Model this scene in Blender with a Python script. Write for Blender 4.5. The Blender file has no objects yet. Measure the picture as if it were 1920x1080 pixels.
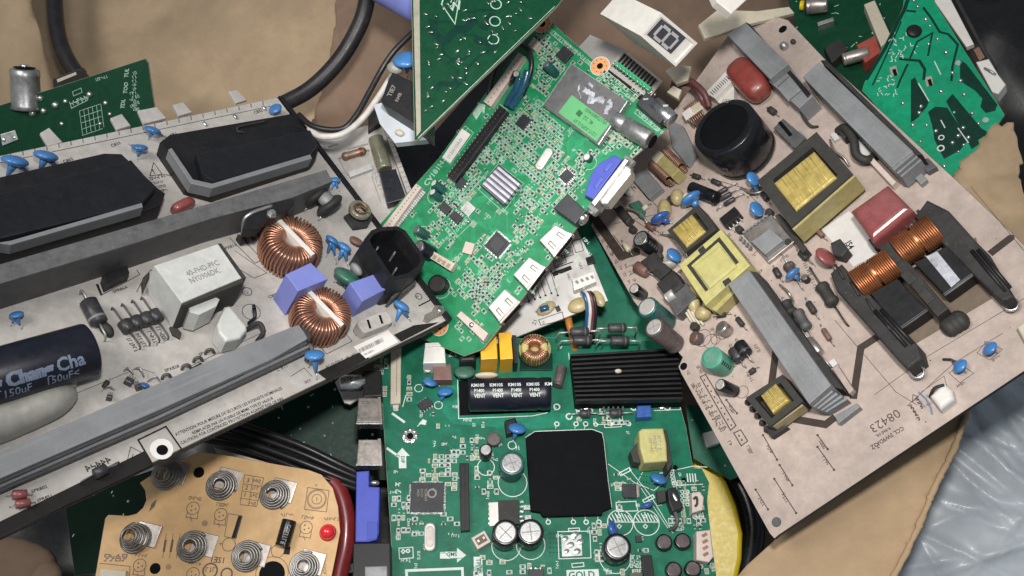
import bpy, bmesh, math, random
from mathutils import Vector, Matrix, noise
random.seed(7)
R = random.Random(11)
scene = bpy.context.scene
S = 0.00025            # one working unit (a quarter of a millimetre) in metres
F = 1690.0             # focal length in working units
TILT = math.atan2(.42, .907)
# ---------------- camera
cam_d = bpy.data.cameras.new('camera'); cam = bpy.data.objects.new('camera', cam_d)
scene.collection.objects.link(cam); scene.camera = cam
cam_d.sensor_width = 36; cam_d.lens = 36*F/1920.0; cam_d.clip_start = .01; cam_d.clip_end = 20
cam.rotation_euler = (TILT, 0, 0); cam.location = (0, -.24, .52)
CR = Matrix.Rotation(TILT, 3, 'X'); CL = Vector(cam.location)
def c2w(v): return CR @ (Vector(v)*S) + CL
# ---------------- world and lamps
w = bpy.data.worlds.new('World'); scene.world = w; w.use_nodes = True
bg = w.node_tree.nodes['Background']; bg.inputs[0].default_value = (.80, .90, 1, 1); bg.inputs[1].default_value = .20
def area(name, camloc, target, size, power, col):
    d = bpy.data.lights.new(name, 'AREA'); d.shape = 'DISK'; d.size = size; d.energy = power; d.color = col
    o = bpy.data.objects.new(name, d); scene.collection.objects.link(o)
    o.location = c2w(camloc); t = c2w(target)
    o.rotation_euler = (t-o.location).to_track_quat('-Z', 'Y').to_euler()
    return o
area('room_lamp', (-1250, 950, 700), (100, 0, -1700), .26, 2.2, (1, .975, .94))
fl_ = area('phone_flash', (40, 330, 60), (130, 40, -1700), .035, .45, (1, .97, .93)); fl_.data.spread = math.radians(84)
scene.view_settings.view_transform = 'Standard'; scene.view_settings.look = 'None'
scene.view_settings.exposure = 0; scene.view_settings.gamma = 1
scene.cycles.use_denoising = True
scene.cycles.max_bounces = 5; scene.cycles.diffuse_bounces = 3; scene.cycles.glossy_bounces = 3; scene.cycles.transmission_bounces = 4
scene.cycles.sample_clamp_indirect = 5

# ---------------- materials
MATS = {}
def mat(name, col, rough=.5, metal=0, var=.18, vs=260, dust=.0, dustc=(.30, .28, .25), bump=.0, bs=1800, spec=.5, coat=0, alpha=1, trans=0, grime=0, streak=0):
    m = bpy.data.materials.new(name); m.use_nodes = True; nt = m.node_tree; N = nt.nodes; Lk = nt.links
    b = N['Principled BSDF']
    b.inputs['Metallic'].default_value = metal; b.inputs['Roughness'].default_value = rough
    b.inputs['Specular IOR Level'].default_value = spec; b.inputs['Coat Weight'].default_value = coat
    b.inputs['Transmission Weight'].default_value = trans
    b.inputs['Coat Roughness'].default_value = .15; b.inputs['Alpha'].default_value = alpha
    g = N.new('ShaderNodeNewGeometry')
    n1 = N.new('ShaderNodeTexNoise'); n1.inputs['Scale'].default_value = vs; n1.inputs['Detail'].default_value = 5; n1.inputs['Roughness'].default_value = .65
    Lk.new(g.outputs['Position'], n1.inputs['Vector'])
    r1 = N.new('ShaderNodeMapRange'); r1.inputs[1].default_value = .3; r1.inputs[2].default_value = .7
    Lk.new(n1.outputs['Fac'], r1.inputs[0])
    mx = N.new('ShaderNodeMix'); mx.data_type = 'RGBA'
    mx.inputs[6].default_value = tuple(c*(1-var) for c in col)+(1,); mx.inputs[7].default_value = tuple(min(1, c*(1+var)) for c in col)+(1,)
    Lk.new(r1.outputs[0], mx.inputs[0]); out = mx.outputs[2]
    rr = N.new('ShaderNodeMapRange'); rr.inputs[3].default_value = max(.03, rough-.09); rr.inputs[4].default_value = min(1, rough+.12)
    n3 = N.new('ShaderNodeTexNoise'); n3.inputs['Scale'].default_value = 520; n3.inputs['Detail'].default_value = 4
    Lk.new(g.outputs['Position'], n3.inputs['Vector']); Lk.new(n3.outputs['Fac'], rr.inputs[0]); rout = rr.outputs[0]
    if dust:
        n2 = N.new('ShaderNodeTexNoise'); n2.inputs['Scale'].default_value = 95; n2.inputs['Detail'].default_value = 9; n2.inputs['Roughness'].default_value = .75
        Lk.new(g.outputs['Position'], n2.inputs['Vector'])
        r2 = N.new('ShaderNodeMapRange'); r2.inputs[1].default_value = .42; r2.inputs[2].default_value = .72; r2.inputs[4].default_value = dust
        Lk.new(n2.outputs['Fac'], r2.inputs[0])
        m2 = N.new('ShaderNodeMix'); m2.data_type = 'RGBA'; m2.inputs[7].default_value = dustc+(1,)
        Lk.new(r2.outputs[0], m2.inputs[0]); Lk.new(out, m2.inputs[6]); out = m2.outputs[2]
        n4 = N.new('ShaderNodeTexNoise'); n4.inputs['Scale'].default_value = 1300; n4.inputs['Detail'].default_value = 2
        Lk.new(g.outputs['Position'], n4.inputs['Vector'])
        r4 = N.new('ShaderNodeMapRange'); r4.inputs[1].default_value = .66; r4.inputs[2].default_value = .74; r4.inputs[4].default_value = min(.8, dust*1.6)
        Lk.new(n4.outputs['Fac'], r4.inputs[0]); m4_ = N.new('ShaderNodeMix'); m4_.data_type = 'RGBA'; m4_.inputs[7].default_value = tuple(min(1, c*1.35+.02) for c in dustc)+(1,)
        Lk.new(r4.outputs[0], m4_.inputs[0]); Lk.new(out, m4_.inputs[6]); out = m4_.outputs[2]
        m3 = N.new('ShaderNodeMix'); m3.data_type = 'FLOAT'; m3.inputs[3].default_value = .9
        Lk.new(r2.outputs[0], m3.inputs[0]); Lk.new(rout, m3.inputs[2]); rout = m3.outputs[0]
        if metal:
            m4 = N.new('ShaderNodeMath'); m4.operation = 'MULTIPLY_ADD'; m4.inputs[1].default_value = -metal; m4.inputs[2].default_value = metal
            Lk.new(r2.outputs[0], m4.inputs[0]); Lk.new(m4.outputs[0], b.inputs['Metallic'])
    if streak:    # extrusion and handling marks along the metal
        tc = N.new('ShaderNodeTexCoord'); mp = N.new('ShaderNodeMapping'); mp.inputs['Scale'].default_value = (25, 900, 900); mp.inputs['Rotation'].default_value = (0, 0, .05)
        n6 = N.new('ShaderNodeTexNoise'); n6.inputs['Scale'].default_value = 1; n6.inputs['Detail'].default_value = 5
        Lk.new(tc.outputs['Object'], mp.inputs[0]); Lk.new(mp.outputs[0], n6.inputs['Vector'])
        r6 = N.new('ShaderNodeMapRange'); r6.inputs[1].default_value = .5; r6.inputs[2].default_value = .72; r6.inputs[4].default_value = streak
        Lk.new(n6.outputs['Fac'], r6.inputs[0]); m6 = N.new('ShaderNodeMix'); m6.data_type = 'RGBA'; m6.inputs[7].default_value = tuple(min(1, c*1.5) for c in col)+(1,)
        Lk.new(r6.outputs[0], m6.inputs[0]); Lk.new(out, m6.inputs[6]); out = m6.outputs[2]
    if grime:     # broad uneven staining of an old board or box
        n5 = N.new('ShaderNodeTexNoise'); n5.inputs['Scale'].default_value = 17; n5.inputs['Detail'].default_value = 7; n5.inputs['Roughness'].default_value = .6; n5.inputs['Distortion'].default_value = .6
        Lk.new(g.outputs['Position'], n5.inputs['Vector'])
        r5 = N.new('ShaderNodeMapRange'); r5.inputs[1].default_value = .38; r5.inputs[2].default_value = .66; r5.inputs[4].default_value = grime
        Lk.new(n5.outputs['Fac'], r5.inputs[0]); m5 = N.new('ShaderNodeMix'); m5.data_type = 'RGBA'; m5.inputs[7].default_value = tuple(c*.42 for c in col)+(1,)
        Lk.new(r5.outputs[0], m5.inputs[0]); Lk.new(out, m5.inputs[6]); out = m5.outputs[2]
    Lk.new(out, b.inputs['Base Color']); Lk.new(rout, b.inputs['Roughness'])
    if bump:
        bn = N.new('ShaderNodeTexNoise'); bn.inputs['Scale'].default_value = bs; bn.inputs['Detail'].default_value = 4
        Lk.new(g.outputs['Position'], bn.inputs['Vector'])
        bp = N.new('ShaderNodeBump'); bp.inputs['Strength'].default_value = bump; bp.inputs['Distance'].default_value = .0004
        Lk.new(bn.outputs['Fac'], bp.inputs['Height']); Lk.new(bp.outputs[0], b.inputs['Normal'])
    MATS[name] = m
    return m
M = {}
def dm(key, *a, **k): M[key] = mat(key, *a, **k)
dm('pcb_white', (.53, .50, .47), .5, dust=.45, dustc=(.27, .25, .22), var=.12, grime=.4)
dm('pcb_pinkish', (.50, .405, .355), .55, dust=.5, dustc=(.25, .20, .17), var=.12, grime=.28)
dm('pcb_green', (.012, .215, .085), .42, dust=.22, dustc=(.075, .22, .13), var=.28, vs=120, spec=.28, bump=.08, bs=700)
dm('pcb_green_pale', (.03, .34, .15), .45, var=.25, vs=160, spec=.25)  # paler green, the own colour of the traces and ribbon socket
dm('pcb_sea', (.008, .135, .078), .42, dust=.22, dustc=(.055, .15, .10), var=.28, vs=120, spec=.25, bump=.08, bs=700)
dm('pcb_sea_pale', (.014, .185, .112), .45, var=.25, spec=.25)  # paler sea green, the own colour of the traces
dm('pcb_dark', (.003, .050, .021), .45, dust=.12, dustc=(.02, .07, .04), spec=.2)
dm('pcb_vivid', (.004, .32, .16), .4, dust=.15, dustc=(.02, .2, .11), spec=.3, grime=.2)
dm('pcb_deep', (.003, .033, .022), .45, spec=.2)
dm('pcb_tan', (.70, .44, .20), .5, dust=.35, dustc=(.38, .23, .11), var=.14, vs=90, grime=.15)
dm('pcb_card', (.60, .58, .56), .55, dust=.15, var=.06)
dm('edge_fibre', (.33, .31, .24), .7)
dm('edge_dark', (.02, .017, .016), .6)
dm('edge_brown', (.16, .12, .085), .7)
dm('silk_white', (.62, .68, .64), .6, var=.1)
dm('pad_tin', (.40, .43, .38), .45, metal=.2, var=.2)
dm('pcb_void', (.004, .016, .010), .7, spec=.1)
dm('silk_soft', (.36, .52, .42), .6, var=.25, vs=500)
dm('silk_black', (.020, .018, .018), .6, spec=.15)
dm('silk_brown', (.115, .085, .075), .6)
dm('silk_sepia', (.075, .058, .05), .6, spec=.2)
dm('silk_blue', (.16, .20, .28), .6)
dm('silk_grey', (.24, .22, .20), .6)
dm('slot_brown', (.050, .037, .031), .6, dust=.15, dustc=(.12, .1, .085), spec=.2)
dm('solder', (.62, .63, .62), .28, metal=.9, var=.25, bump=.35, bs=900)
dm('solder_dull', (.50, .52, .50), .42, metal=.6, var=.3)
dm('steel', (.46, .46, .46), .36, metal=.85, var=.2, dust=.2, bump=.12)
dm('alu_dusty', (.115, .115, .12), .55, metal=.2, var=.3, dust=.5, dustc=(.17, .165, .16), bump=.15, bs=500, streak=.28)
dm('spring_steel', (.27, .26, .25), .34, metal=.85, var=.3, dust=.25, dustc=(.2, .17, .13))
dm('chrome', (.80, .80, .81), .27, metal=1, var=.1)
dm('shell', (.62, .59, .56), .42, metal=.5, var=.1, dust=.2, dustc=(.42, .36, .32))
dm('shell_worn', (.42, .38, .35), .32, metal=.8, var=.2, dust=.3, dustc=(.30, .26, .23))
dm('alu', (.235, .242, .255), .5, metal=.3, var=.16, dust=.5, dustc=(.20, .20, .20), bump=.15, vs=60, bs=500, streak=.28)
dm('alu_dark', (.095, .095, .098), .55, metal=.3, var=.25, dust=.45, dustc=(.12, .115, .11), streak=.28)
dm('alu_pale', (.265, .272, .28), .52, metal=.25, var=.2, dust=.6, dustc=(.20, .20, .20), bump=.3, bs=700, vs=100, grime=.3, streak=.28)
dm('white_fins', (.62, .60, .70), .45, metal=.2)
dm('black_plastic', (.011, .011, .013), .42, dust=.16, dustc=(.055, .052, .05), spec=.35)
dm('moulded_black', (.010, .011, .014), .27, dust=.10, dustc=(.05, .05, .052), bump=.12, bs=260)
dm('black_matt', (.005, .0055, .0065), .6, dust=.06, dustc=(.02, .02, .02), spec=.06)
dm('black_gloss', (.007, .008, .010), .24, dust=.06, dustc=(.05, .05, .05))
dm('black_dusty', (.026, .025, .025), .6, dust=.4, dustc=(.085, .08, .075), spec=.35)
dm('ferrite', (.036, .034, .030), .6, dust=.25, dustc=(.08, .075, .065), spec=.35)
dm('chip', (.022, .025, .031), .45, dust=.08, spec=.4)
dm('navy_sleeve', (.006, .007, .016), .36, dust=.12, dustc=(.04, .04, .045))
dm('brown_sleeve', (.075, .055, .058), .4, dust=.3)
dm('green_sleeve', (.012, .085, .075), .3, dust=.15)
dm('mint_sleeve', (.07, .27, .19), .38, dust=.25, dustc=(.2, .3, .25))
dm('violet_box', (.18, .21, .55), .42, var=.1, vs=90, dust=.3, dustc=(.24, .25, .42))
dm('vga_blue', (.06, .085, .46), .4, var=.06)
dm('vga_pale', (.065, .09, .44), .45, var=.1, spec=.3, dust=.15, dustc=(.16, .18, .38))
dm('disc_blue', (.045, .19, .47), .32, var=.3, vs=90, dust=.25, dustc=(.12, .2, .32), coat=.35)
dm('disc_deep', (.03, .10, .36), .3, var=.12, dust=.12, coat=.3)
dm('disc_green', (.025, .13, .085), .35, dust=.25)
dm('copper', (.50, .245, .16), .3, metal=.85, var=.3, vs=150, dust=.25, dustc=(.22, .15, .11))
dm('copper_pad', (.72, .33, .14), .5, metal=.1, var=.1)
dm('copper_orange', (.40, .15, .06), .33, metal=.8, var=.35, vs=150, dust=.25, dustc=(.15, .08, .05))
dm('copper_dull', (.34, .19, .135), .42, metal=.7, var=.25, dust=.3)
dm('yellow_film', (.78, .43, .03), .42, var=.06)
dm('yellow_tape', (.50, .46, .17), .42, var=.14, dust=.3, bump=.2, bs=300)
dm('gold_tape', (.50, .385, .12), .33, var=.25, vs=200, bump=.7, bs=320, metal=.25)
dm('tan_tape', (.33, .27, .13), .5, var=.15, dust=.35)
dm('olive_tape', (.40, .34, .12), .5, var=.2, dust=.4)
dm('core_white', (.56, .57, .55), .35, var=.1, dust=.3)
dm('white_plastic', (.72, .70, .66), .42, var=.06, dust=.12)
dm('ivory', (.58, .52, .40), .45, var=.08, dust=.2)
dm('pink_plastic', (.60, .50, .44), .5, var=.08, dust=.2)
dm('display_white', (.72, .69, .64), .42, var=.06, dust=.3, dustc=(.48, .44, .40))
dm('display_face', (.05, .05, .06), .3)
dm('segment', (.42, .41, .42), .4)
dm('glue', (.34, .33, .30), .38, var=.15, coat=.2, bump=.25, bs=120, dust=.4, dustc=(.24, .235, .21))
dm('glue_yellow', (.42, .34, .17), .38, var=.2, bump=.4, bs=260)
dm('red_film', (.24, .042, .032), .3, var=.2, dust=.3, dustc=(.20, .12, .10), coat=.2)
dm('maroon_film', (.25, .065, .065), .3, var=.2, dust=.35, dustc=(.22, .13, .12), coat=.2)
dm('red_plastic', (.25, .020, .024), .32, var=.25, coat=.3, dust=.15, dustc=(.2, .08, .07))
dm('red_led', (.75, .02, .03), .15, coat=.8)
dm('red_jack', (.36, .05, .03), .45, dust=.2)
dm('yellow_bright', (.72, .53, .008), .38, var=.06)
dm('brown_block', (.17, .085, .07), .5, dust=.2)
dm('diode_black', (.03, .03, .035), .4, dust=.3, dustc=(.12, .11, .1))
dm('wire_black', (.014, .013, .015), .36, var=.2)
dm('cable_black', (.013, .012, .015), .40, var=.25, dust=.06, bump=.1)
dm('wire_white', (.60, .57, .53), .45)
dm('wire_blue', (.02, .09, .22), .3, coat=.5)
dm('shrink_teal', (.012, .075, .13), .22, coat=.6, bump=.4, bs=700)
dm('wire_maroon', (.12, .035, .035), .4, dust=.2)
dm('wire_orange', (.38, .15, .03), .45)
dm('label_white', (.78, .75, .72), .5, var=.04)
dm('label_green', (.11, .40, .16), .55, var=.06)
dm('ink_green', (.02, .12, .04), .6)
dm('residue', (.42, .43, .47), .35, var=.35, bump=.8, bs=420)
dm('glass_olive', (.17, .17, .11), .25, dust=.3, coat=.5)
dm('bag_grey', (.52, .565, .61), .36, var=.14, vs=60, coat=.1, dust=.15, dustc=(.4, .42, .44))
dm('dark_fill', (.010, .010, .011), .35, var=.3)  # near-black for the sheets added where the background is only dark
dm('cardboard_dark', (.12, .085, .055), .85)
def cardboard_mat(name, col, wave=38, rot=0.0, stain=.35):
    m = mat(name, col, .85, var=.12, vs=30, dust=stain, dustc=tuple(c*.62 for c in col), bump=.25, bs=900, grime=.35)
    nt = m.node_tree; N = nt.nodes; Lk = nt.links; b = N['Principled BSDF']
    tc = N.new('ShaderNodeTexCoord'); mp = N.new('ShaderNodeMapping'); mp.inputs['Rotation'].default_value = (0, 0, rot)
    wv = N.new('ShaderNodeTexWave'); wv.inputs['Scale'].default_value = wave; wv.inputs['Distortion'].default_value = 1.2; wv.inputs['Detail'].default_value = 2
    Lk.new(tc.outputs['Object'], mp.inputs[0]); Lk.new(mp.outputs[0], wv.inputs[0])
    bp = N.new('ShaderNodeBump'); bp.inputs['Strength'].default_value = .35; bp.inputs['Distance'].default_value = .0009
    Lk.new(wv.outputs['Fac'], bp.inputs['Height'])
    old = b.inputs['Normal'].links[0].from_socket
    Lk.new(old, bp.inputs['Normal']); Lk.new(bp.outputs[0], b.inputs['Normal'])
    M[name] = m
cardboard_mat('cardboard', (.47, .345, .22), 24, .5)
cardboard_mat('cardboard_brown', (.27, .18, .125), 22, .8)
cardboard_mat('cardboard_flap', (.50, .35, .21), 26, 1.75)
cardboard_mat('cardboard_torn', (.44, .32, .20), 18, .9)

# ---------------- frames: a plane in space with its own axes
class Frame:
    def __init__(s, n, anchor, lam, direction):
        s.n = Vector(n).normalized(); s.O = s.ray(*anchor)*lam; s.c = s.n.dot(s.O)
        d = s.pt(anchor[0]+direction[0], anchor[1]+direction[1], 0)-s.O
        s.X = d.normalized(); s.Y = s.n.cross(s.X)
        W = Matrix((CR@s.X, CR@s.Y, CR@s.n)).transposed().to_4x4(); W.translation = c2w(s.O); s.W = W
    def ray(s, px, py): return Vector(((px-960)/F, (540-py)/F, -1))
    def lam(s, px, py, h=0): return (s.c+h)/s.n.dot(s.ray(px, py))
    def pt(s, px, py, h=0): return s.ray(px, py)*s.lam(px, py, h)
    def loc(s, px, py, h=0):
        d = s.pt(px, py, h)-s.O
        return Vector((d.dot(s.X), d.dot(s.Y), h))
    def k(s, px, py, h=0): return s.lam(px, py, h)/F
    def px(s, x, y, h=0):
        P = s.O+s.X*x+s.Y*y+s.n*h
        return (960+F*P.x/-P.z, 540-F*P.y/-P.z)
    def pdir(s, px, py, dx, dy):
        v = s.loc(px+dx, py+dy)-s.loc(px, py); v.z = 0
        return v.normalized()
FR = None; ROOT = None; OFF = {}
def build_each(items, name, m, fn, parent=None):
    for it in items: g_ = MB(); fn(g_, it); build(g_, name, m, parent)
def thing(name, label, cat, frame, group=None):
    global FR, ROOT
    o = bpy.data.objects.new(name, None); scene.collection.objects.link(o); o.empty_display_size = .01
    o.matrix_world = frame.W; o['label'] = label; o['category'] = cat
    if group: o['group'] = group
    FR = frame; ROOT = o; OFF[o.name] = Vector((0, 0, 0))
    return o
def use(frame):
    global FR, ROOT
    FR = frame; ROOT = None
def L(px, py, h=0): return FR.loc(px, py, h)
def K(px, py, h=0): return FR.k(px, py, h)

# ---------------- mesh builder (working units, frame-local)
def inset(pts, d):
    n = len(pts); a = sum(pts[i][0]*pts[(i+1) % n][1]-pts[(i+1) % n][0]*pts[i][1] for i in range(n)); sg = 1 if a > 0 else -1
    out = []
    for i in range(n):
        p0, p1, p2 = Vector(pts[i-1][:2]), Vector(pts[i][:2]), Vector(pts[(i+1) % n][:2])
        e1 = (p1-p0).normalized(); e2 = (p2-p1).normalized()
        n1 = Vector((-e1.y, e1.x))*sg; n2 = Vector((-e2.y, e2.x))*sg
        b = (n1+n2); q = b.length_squared
        out.append(p1+(b*(2/q)*d if q > .4 else n1*d))
    return out
class MB:
    def __init__(s): s.v = []; s.f = []; s.sm = []; s.z = 0
    def add(s, vs, fs, smooth=False):
        b = len(s.v); s.v += [Vector(v) for v in vs]; s.f += [tuple(b+i for i in f) for f in fs]; s.sm += [smooth]*len(fs)
        return s
    def prism(s, pts, z0, z1, bev=0, seg=2):
        rings = [(0, z0), (0, z1)]
        if bev:
            rings = [(0, z0), (0, z1-bev)]
            for i in range(1, seg+1):
                a = math.pi/2*i/seg; rings.append((bev*(1-math.cos(a)), z1-bev+bev*math.sin(a)))
        n = len(pts); vs = []; fs = []
        for d, z in rings:
            q = inset(pts, d) if d else [Vector(p[:2]) for p in pts]
            vs += [(p.x, p.y, z) for p in q]
        for r in range(len(rings)-1):
            for i in range(n):
                j = (i+1) % n; fs.append((r*n+i, r*n+j, (r+1)*n+j, (r+1)*n+i))
        fs.append(tuple(range(n))); fs.append(tuple((len(rings)-1)*n+i for i in range(n)))
        return s.add(vs, fs)
    def box(s, c, wx, wy, z0, z1, X=Vector((1, 0, 0)), bev=0):
        X = Vector((X[0], X[1])).normalized(); Y = Vector((-X.y, X.x)); c = Vector(c[:2])
        return s.prism([c-X*wx/2-Y*wy/2, c+X*wx/2-Y*wy/2, c+X*wx/2+Y*wy/2, c-X*wx/2+Y*wy/2], z0, z1, bev)
    def lathe(s, p0, p1, prof, seg=24, smooth=True):
        # prof: (t along axis in units from p0, radius)
        p0 = Vector(p0); p1 = Vector(p1); A = (p1-p0).normalized()
        U = A.orthogonal().normalized(); V = A.cross(U); vs = []; fs = []
        for t, r in prof:
            for i in range(seg):
                a = 2*math.pi*i/seg; vs.append(p0+A*t+U*(r*math.cos(a))+V*(r*math.sin(a)))
        for k in range(len(prof)-1):
            for i in range(seg):
                j = (i+1) % seg; fs.append((k*seg+i, k*seg+j, (k+1)*seg+j, (k+1)*seg+i))
        s.add(vs, fs, smooth); b = len(s.v)-len(vs)
        s.f += [tuple(b+i for i in range(seg)), tuple(b+(len(prof)-1)*seg+i for i in range(seg))]; s.sm += [False, False]
        return s
    def tube(s, pts, r, seg=8, smoothpath=0, closed=False):
        pts = [Vector(p) for p in pts]
        if smoothpath:
            out = []
            n = len(pts)
            for i in range(n-1):
                a = pts[max(i-1, 0)]; b = pts[i]; c = pts[i+1]; d = pts[min(i+2, n-1)]
                for k in range(smoothpath):
                    t = k/smoothpath
                    out.append(.5*((2*b)+(c-a)*t+(2*a-5*b+4*c-d)*t*t+(3*b-a-3*c+d)*t**3))
            out.append(pts[-1]); pts = out
        n = len(pts); rad = r if isinstance(r, (list, tuple)) else [r]*n
        if len(rad) != n: q_ = [i*(len(rad)-1)/(n-1) for i in range(n)]; rad = [rad[int(t)]+(rad[min(int(t)+1, len(rad)-1)]-rad[int(t)])*(t-int(t)) for t in q_]
        vs = []; fs = []; U = None
        for i in range(n):
            if closed: T = (pts[(i+1) % n]-pts[i-1])
            else: T = pts[min(i+1, n-1)]-pts[max(i-1, 0)]
            T = T.normalized() if T.length > 1e-9 else Vector((0, 0, 1))
            if U is None: U = T.orthogonal().normalized()
            U = (U-T*U.dot(T)); U = U.normalized() if U.length > 1e-6 else T.orthogonal().normalized()
            V = T.cross(U)
            for j in range(seg):
                a = 2*math.pi*j/seg; vs.append(pts[i]+U*(rad[i]*math.cos(a))+V*(rad[i]*math.sin(a)))
        for i in range(n if closed else n-1):
            i2 = (i+1) % n
            for j in range(seg):
                k = (j+1) % seg; fs.append((i*seg+j, i*seg+k, i2*seg+k, i2*seg+j))
        if not closed: fs += [tuple(range(seg)), tuple((n-1)*seg+j for j in range(seg))]
        return s.add(vs, fs, True)
    def ellipsoid(s, c, a, b, d, su=16, sv=10, sq=1.0):
        c = Vector(c); vs = []; fs = []
        for i in range(sv+1):
            ph = math.pi*i/sv-math.pi/2
            for j in range(su):
                th = 2*math.pi*j/su
                x = math.cos(ph)*math.cos(th); y = math.cos(ph)*math.sin(th); z = math.sin(ph)
                if sq != 1: x, y, z = [math.copysign(abs(q)**sq, q) for q in (x, y, z)]
                vs.append(c+Vector(a)*x+Vector(b)*y+Vector(d)*z)
        for i in range(sv):
            for j in range(su):
                k = (j+1) % su; fs.append((i*su+j, i*su+k, (i+1)*su+k, (i+1)*su+j))
        return s.add(vs, fs, True)
    # flat marks, each a hair above the last
    def _z(s, z): s.z = (s.z+1) % 24; return z+.012*s.z
    def rib(s, pts, wd, z=.3, closed=False):
        pts = [Vector(p[:2]) for p in pts]; z = s._z(z); n = len(pts); vs = []; fs = []
        for i in range(n):
            if closed: a, b = pts[i-1], pts[(i+1) % n]
            else: a, b = pts[max(0, i-1)], pts[min(n-1, i+1)]
            t1 = (pts[i]-a); t2 = (b-pts[i])
            t1 = t1.normalized() if t1.length > 1e-6 else t2.normalized(); t2 = t2.normalized() if t2.length > 1e-6 else t1
            t = (t1+t2); t = t.normalized() if t.length > 1e-3 else t1
            m = wd/2/max(.5, abs(t.dot(t1))); nn = Vector((-t.y, t.x))*m
            vs += [(pts[i].x+nn.x, pts[i].y+nn.y, z), (pts[i].x-nn.x, pts[i].y-nn.y, z)]
        for i in range(n if closed else n-1):
            j = (i+1) % n; fs.append((2*i, 2*i+1, 2*j+1, 2*j))
        return s.add(vs, fs)
    def fill(s, pts, z=.3):
        z = s._z(z); return s.add([(p[0], p[1], z) for p in pts], [tuple(range(len(pts)))])
    def ring(s, c, r, wd, z=.3, seg=20, ry=None):
        return s.rib([(c[0]+r*math.cos(2*math.pi*i/seg), c[1]+(ry or r)*math.sin(2*math.pi*i/seg)) for i in range(seg)], wd, z, True)
    def dot(s, c, r, z=.3, seg=12):
        return s.fill([(c[0]+r*math.cos(2*math.pi*i/seg), c[1]+r*math.sin(2*math.pi*i/seg)) for i in range(seg)], z)
def _mesh(mb, name, m, org):
    me = bpy.data.meshes.new(name); me.from_pydata([(v-org)*S for v in mb.v], [], mb.f)
    me.polygons.foreach_set('use_smooth', mb.sm)
    bm = bmesh.new(); bm.from_mesh(me); bmesh.ops.recalc_face_normals(bm, faces=bm.faces); bm.to_mesh(me); bm.free()
    for mm in (m if isinstance(m, (list, tuple)) else [m]): me.materials.append(M[mm] if isinstance(mm, str) else mm)
    me.update(); return me
def build(mb, name, m, parent=None, label=None, kind=None):
    if not mb.v: return None
    parent = parent or ROOT
    lo = Vector((min(v[i] for v in mb.v) for i in range(3))); hi = Vector((max(v[i] for v in mb.v) for i in range(3)))
    org = Vector(((lo.x+hi.x)/2, (lo.y+hi.y)/2, lo.z))
    o = bpy.data.objects.new(name, _mesh(mb, name, m, org)); scene.collection.objects.link(o)
    o.parent = parent; o.location = (org-OFF[parent.name])*S; OFF[o.name] = org
    if label: o['label'] = label
    if kind: o['kind'] = kind
    return o
def single(mb, name, m, label, cat, group=None, kind=None):
    lo = Vector((min(v[i] for v in mb.v) for i in range(3))); hi = Vector((max(v[i] for v in mb.v) for i in range(3)))
    org = Vector(((lo.x+hi.x)/2, (lo.y+hi.y)/2, lo.z))
    o = bpy.data.objects.new(name, _mesh(mb, name, m, org)); scene.collection.objects.link(o)
    o.matrix_world = FR.W @ Matrix.Translation(org*S); OFF[o.name] = org
    if kind: o['kind'] = kind
    if label: o['label'] = label
    if cat: o['category'] = cat
    if group: o['group'] = group
    return o

# ---------------- writing
TC = {}
def glyphs(t, bold=0.0, cut=False):
    if (t, bold, cut) in TC: return TC[(t, bold, cut)]
    c = bpy.data.curves.new('t', 'FONT'); c.body = t; c.size = 1; c.resolution_u = 2; c.offset = bold; c.align_x = 'LEFT'
    o = bpy.data.objects.new('t', c); scene.collection.objects.link(o)
    dg = bpy.context.evaluated_depsgraph_get(); dg.update()
    me = bpy.data.meshes.new_from_object(o.evaluated_get(dg))
    if cut:       # sliced into narrow bands so that it can wrap round a can
        bm = bmesh.new(); bm.from_mesh(me)
        for i in range(-2, 10): bmesh.ops.bisect_plane(bm, geom=bm.verts[:]+bm.edges[:]+bm.faces[:], plane_co=(0, i*.1, 0), plane_no=(0, 1, 0))
        for i in range(1, int(len(t)*8)): bmesh.ops.bisect_plane(bm, geom=bm.verts[:]+bm.edges[:]+bm.faces[:], plane_co=(i*.1, 0, 0), plane_no=(1, 0, 0))
        bm.to_mesh(me); bm.free()
    r = ([(v.co.x, v.co.y) for v in me.vertices], [tuple(p.vertices) for p in me.polygons])
    bpy.data.meshes.remove(me); bpy.data.objects.remove(o); bpy.data.curves.remove(c)
    TC[(t, bold, cut)] = r; return r
def text(mb, t, px, py, size, d=(1, 0), h=0, z=.3, bold=.0, sx=1.0, mapf=None):
    vs, fs = glyphs(t, bold, bool(mapf))
    if mapf: mb.add([mapf(x*size*sx, y*size) for x, y in vs], fs); return
    o = L(px, py, h); X = FR.pdir(px, py, *d); Y = Vector((-X.y, X.x, 0)); k = K(px, py, h)*size; zz = mb._z(h+z)
    mb.add([(o.x+X.x*x*k*sx+Y.x*y*k, o.y+X.y*x*k*sx+Y.y*y*k, zz) for x, y in vs], fs)
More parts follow.
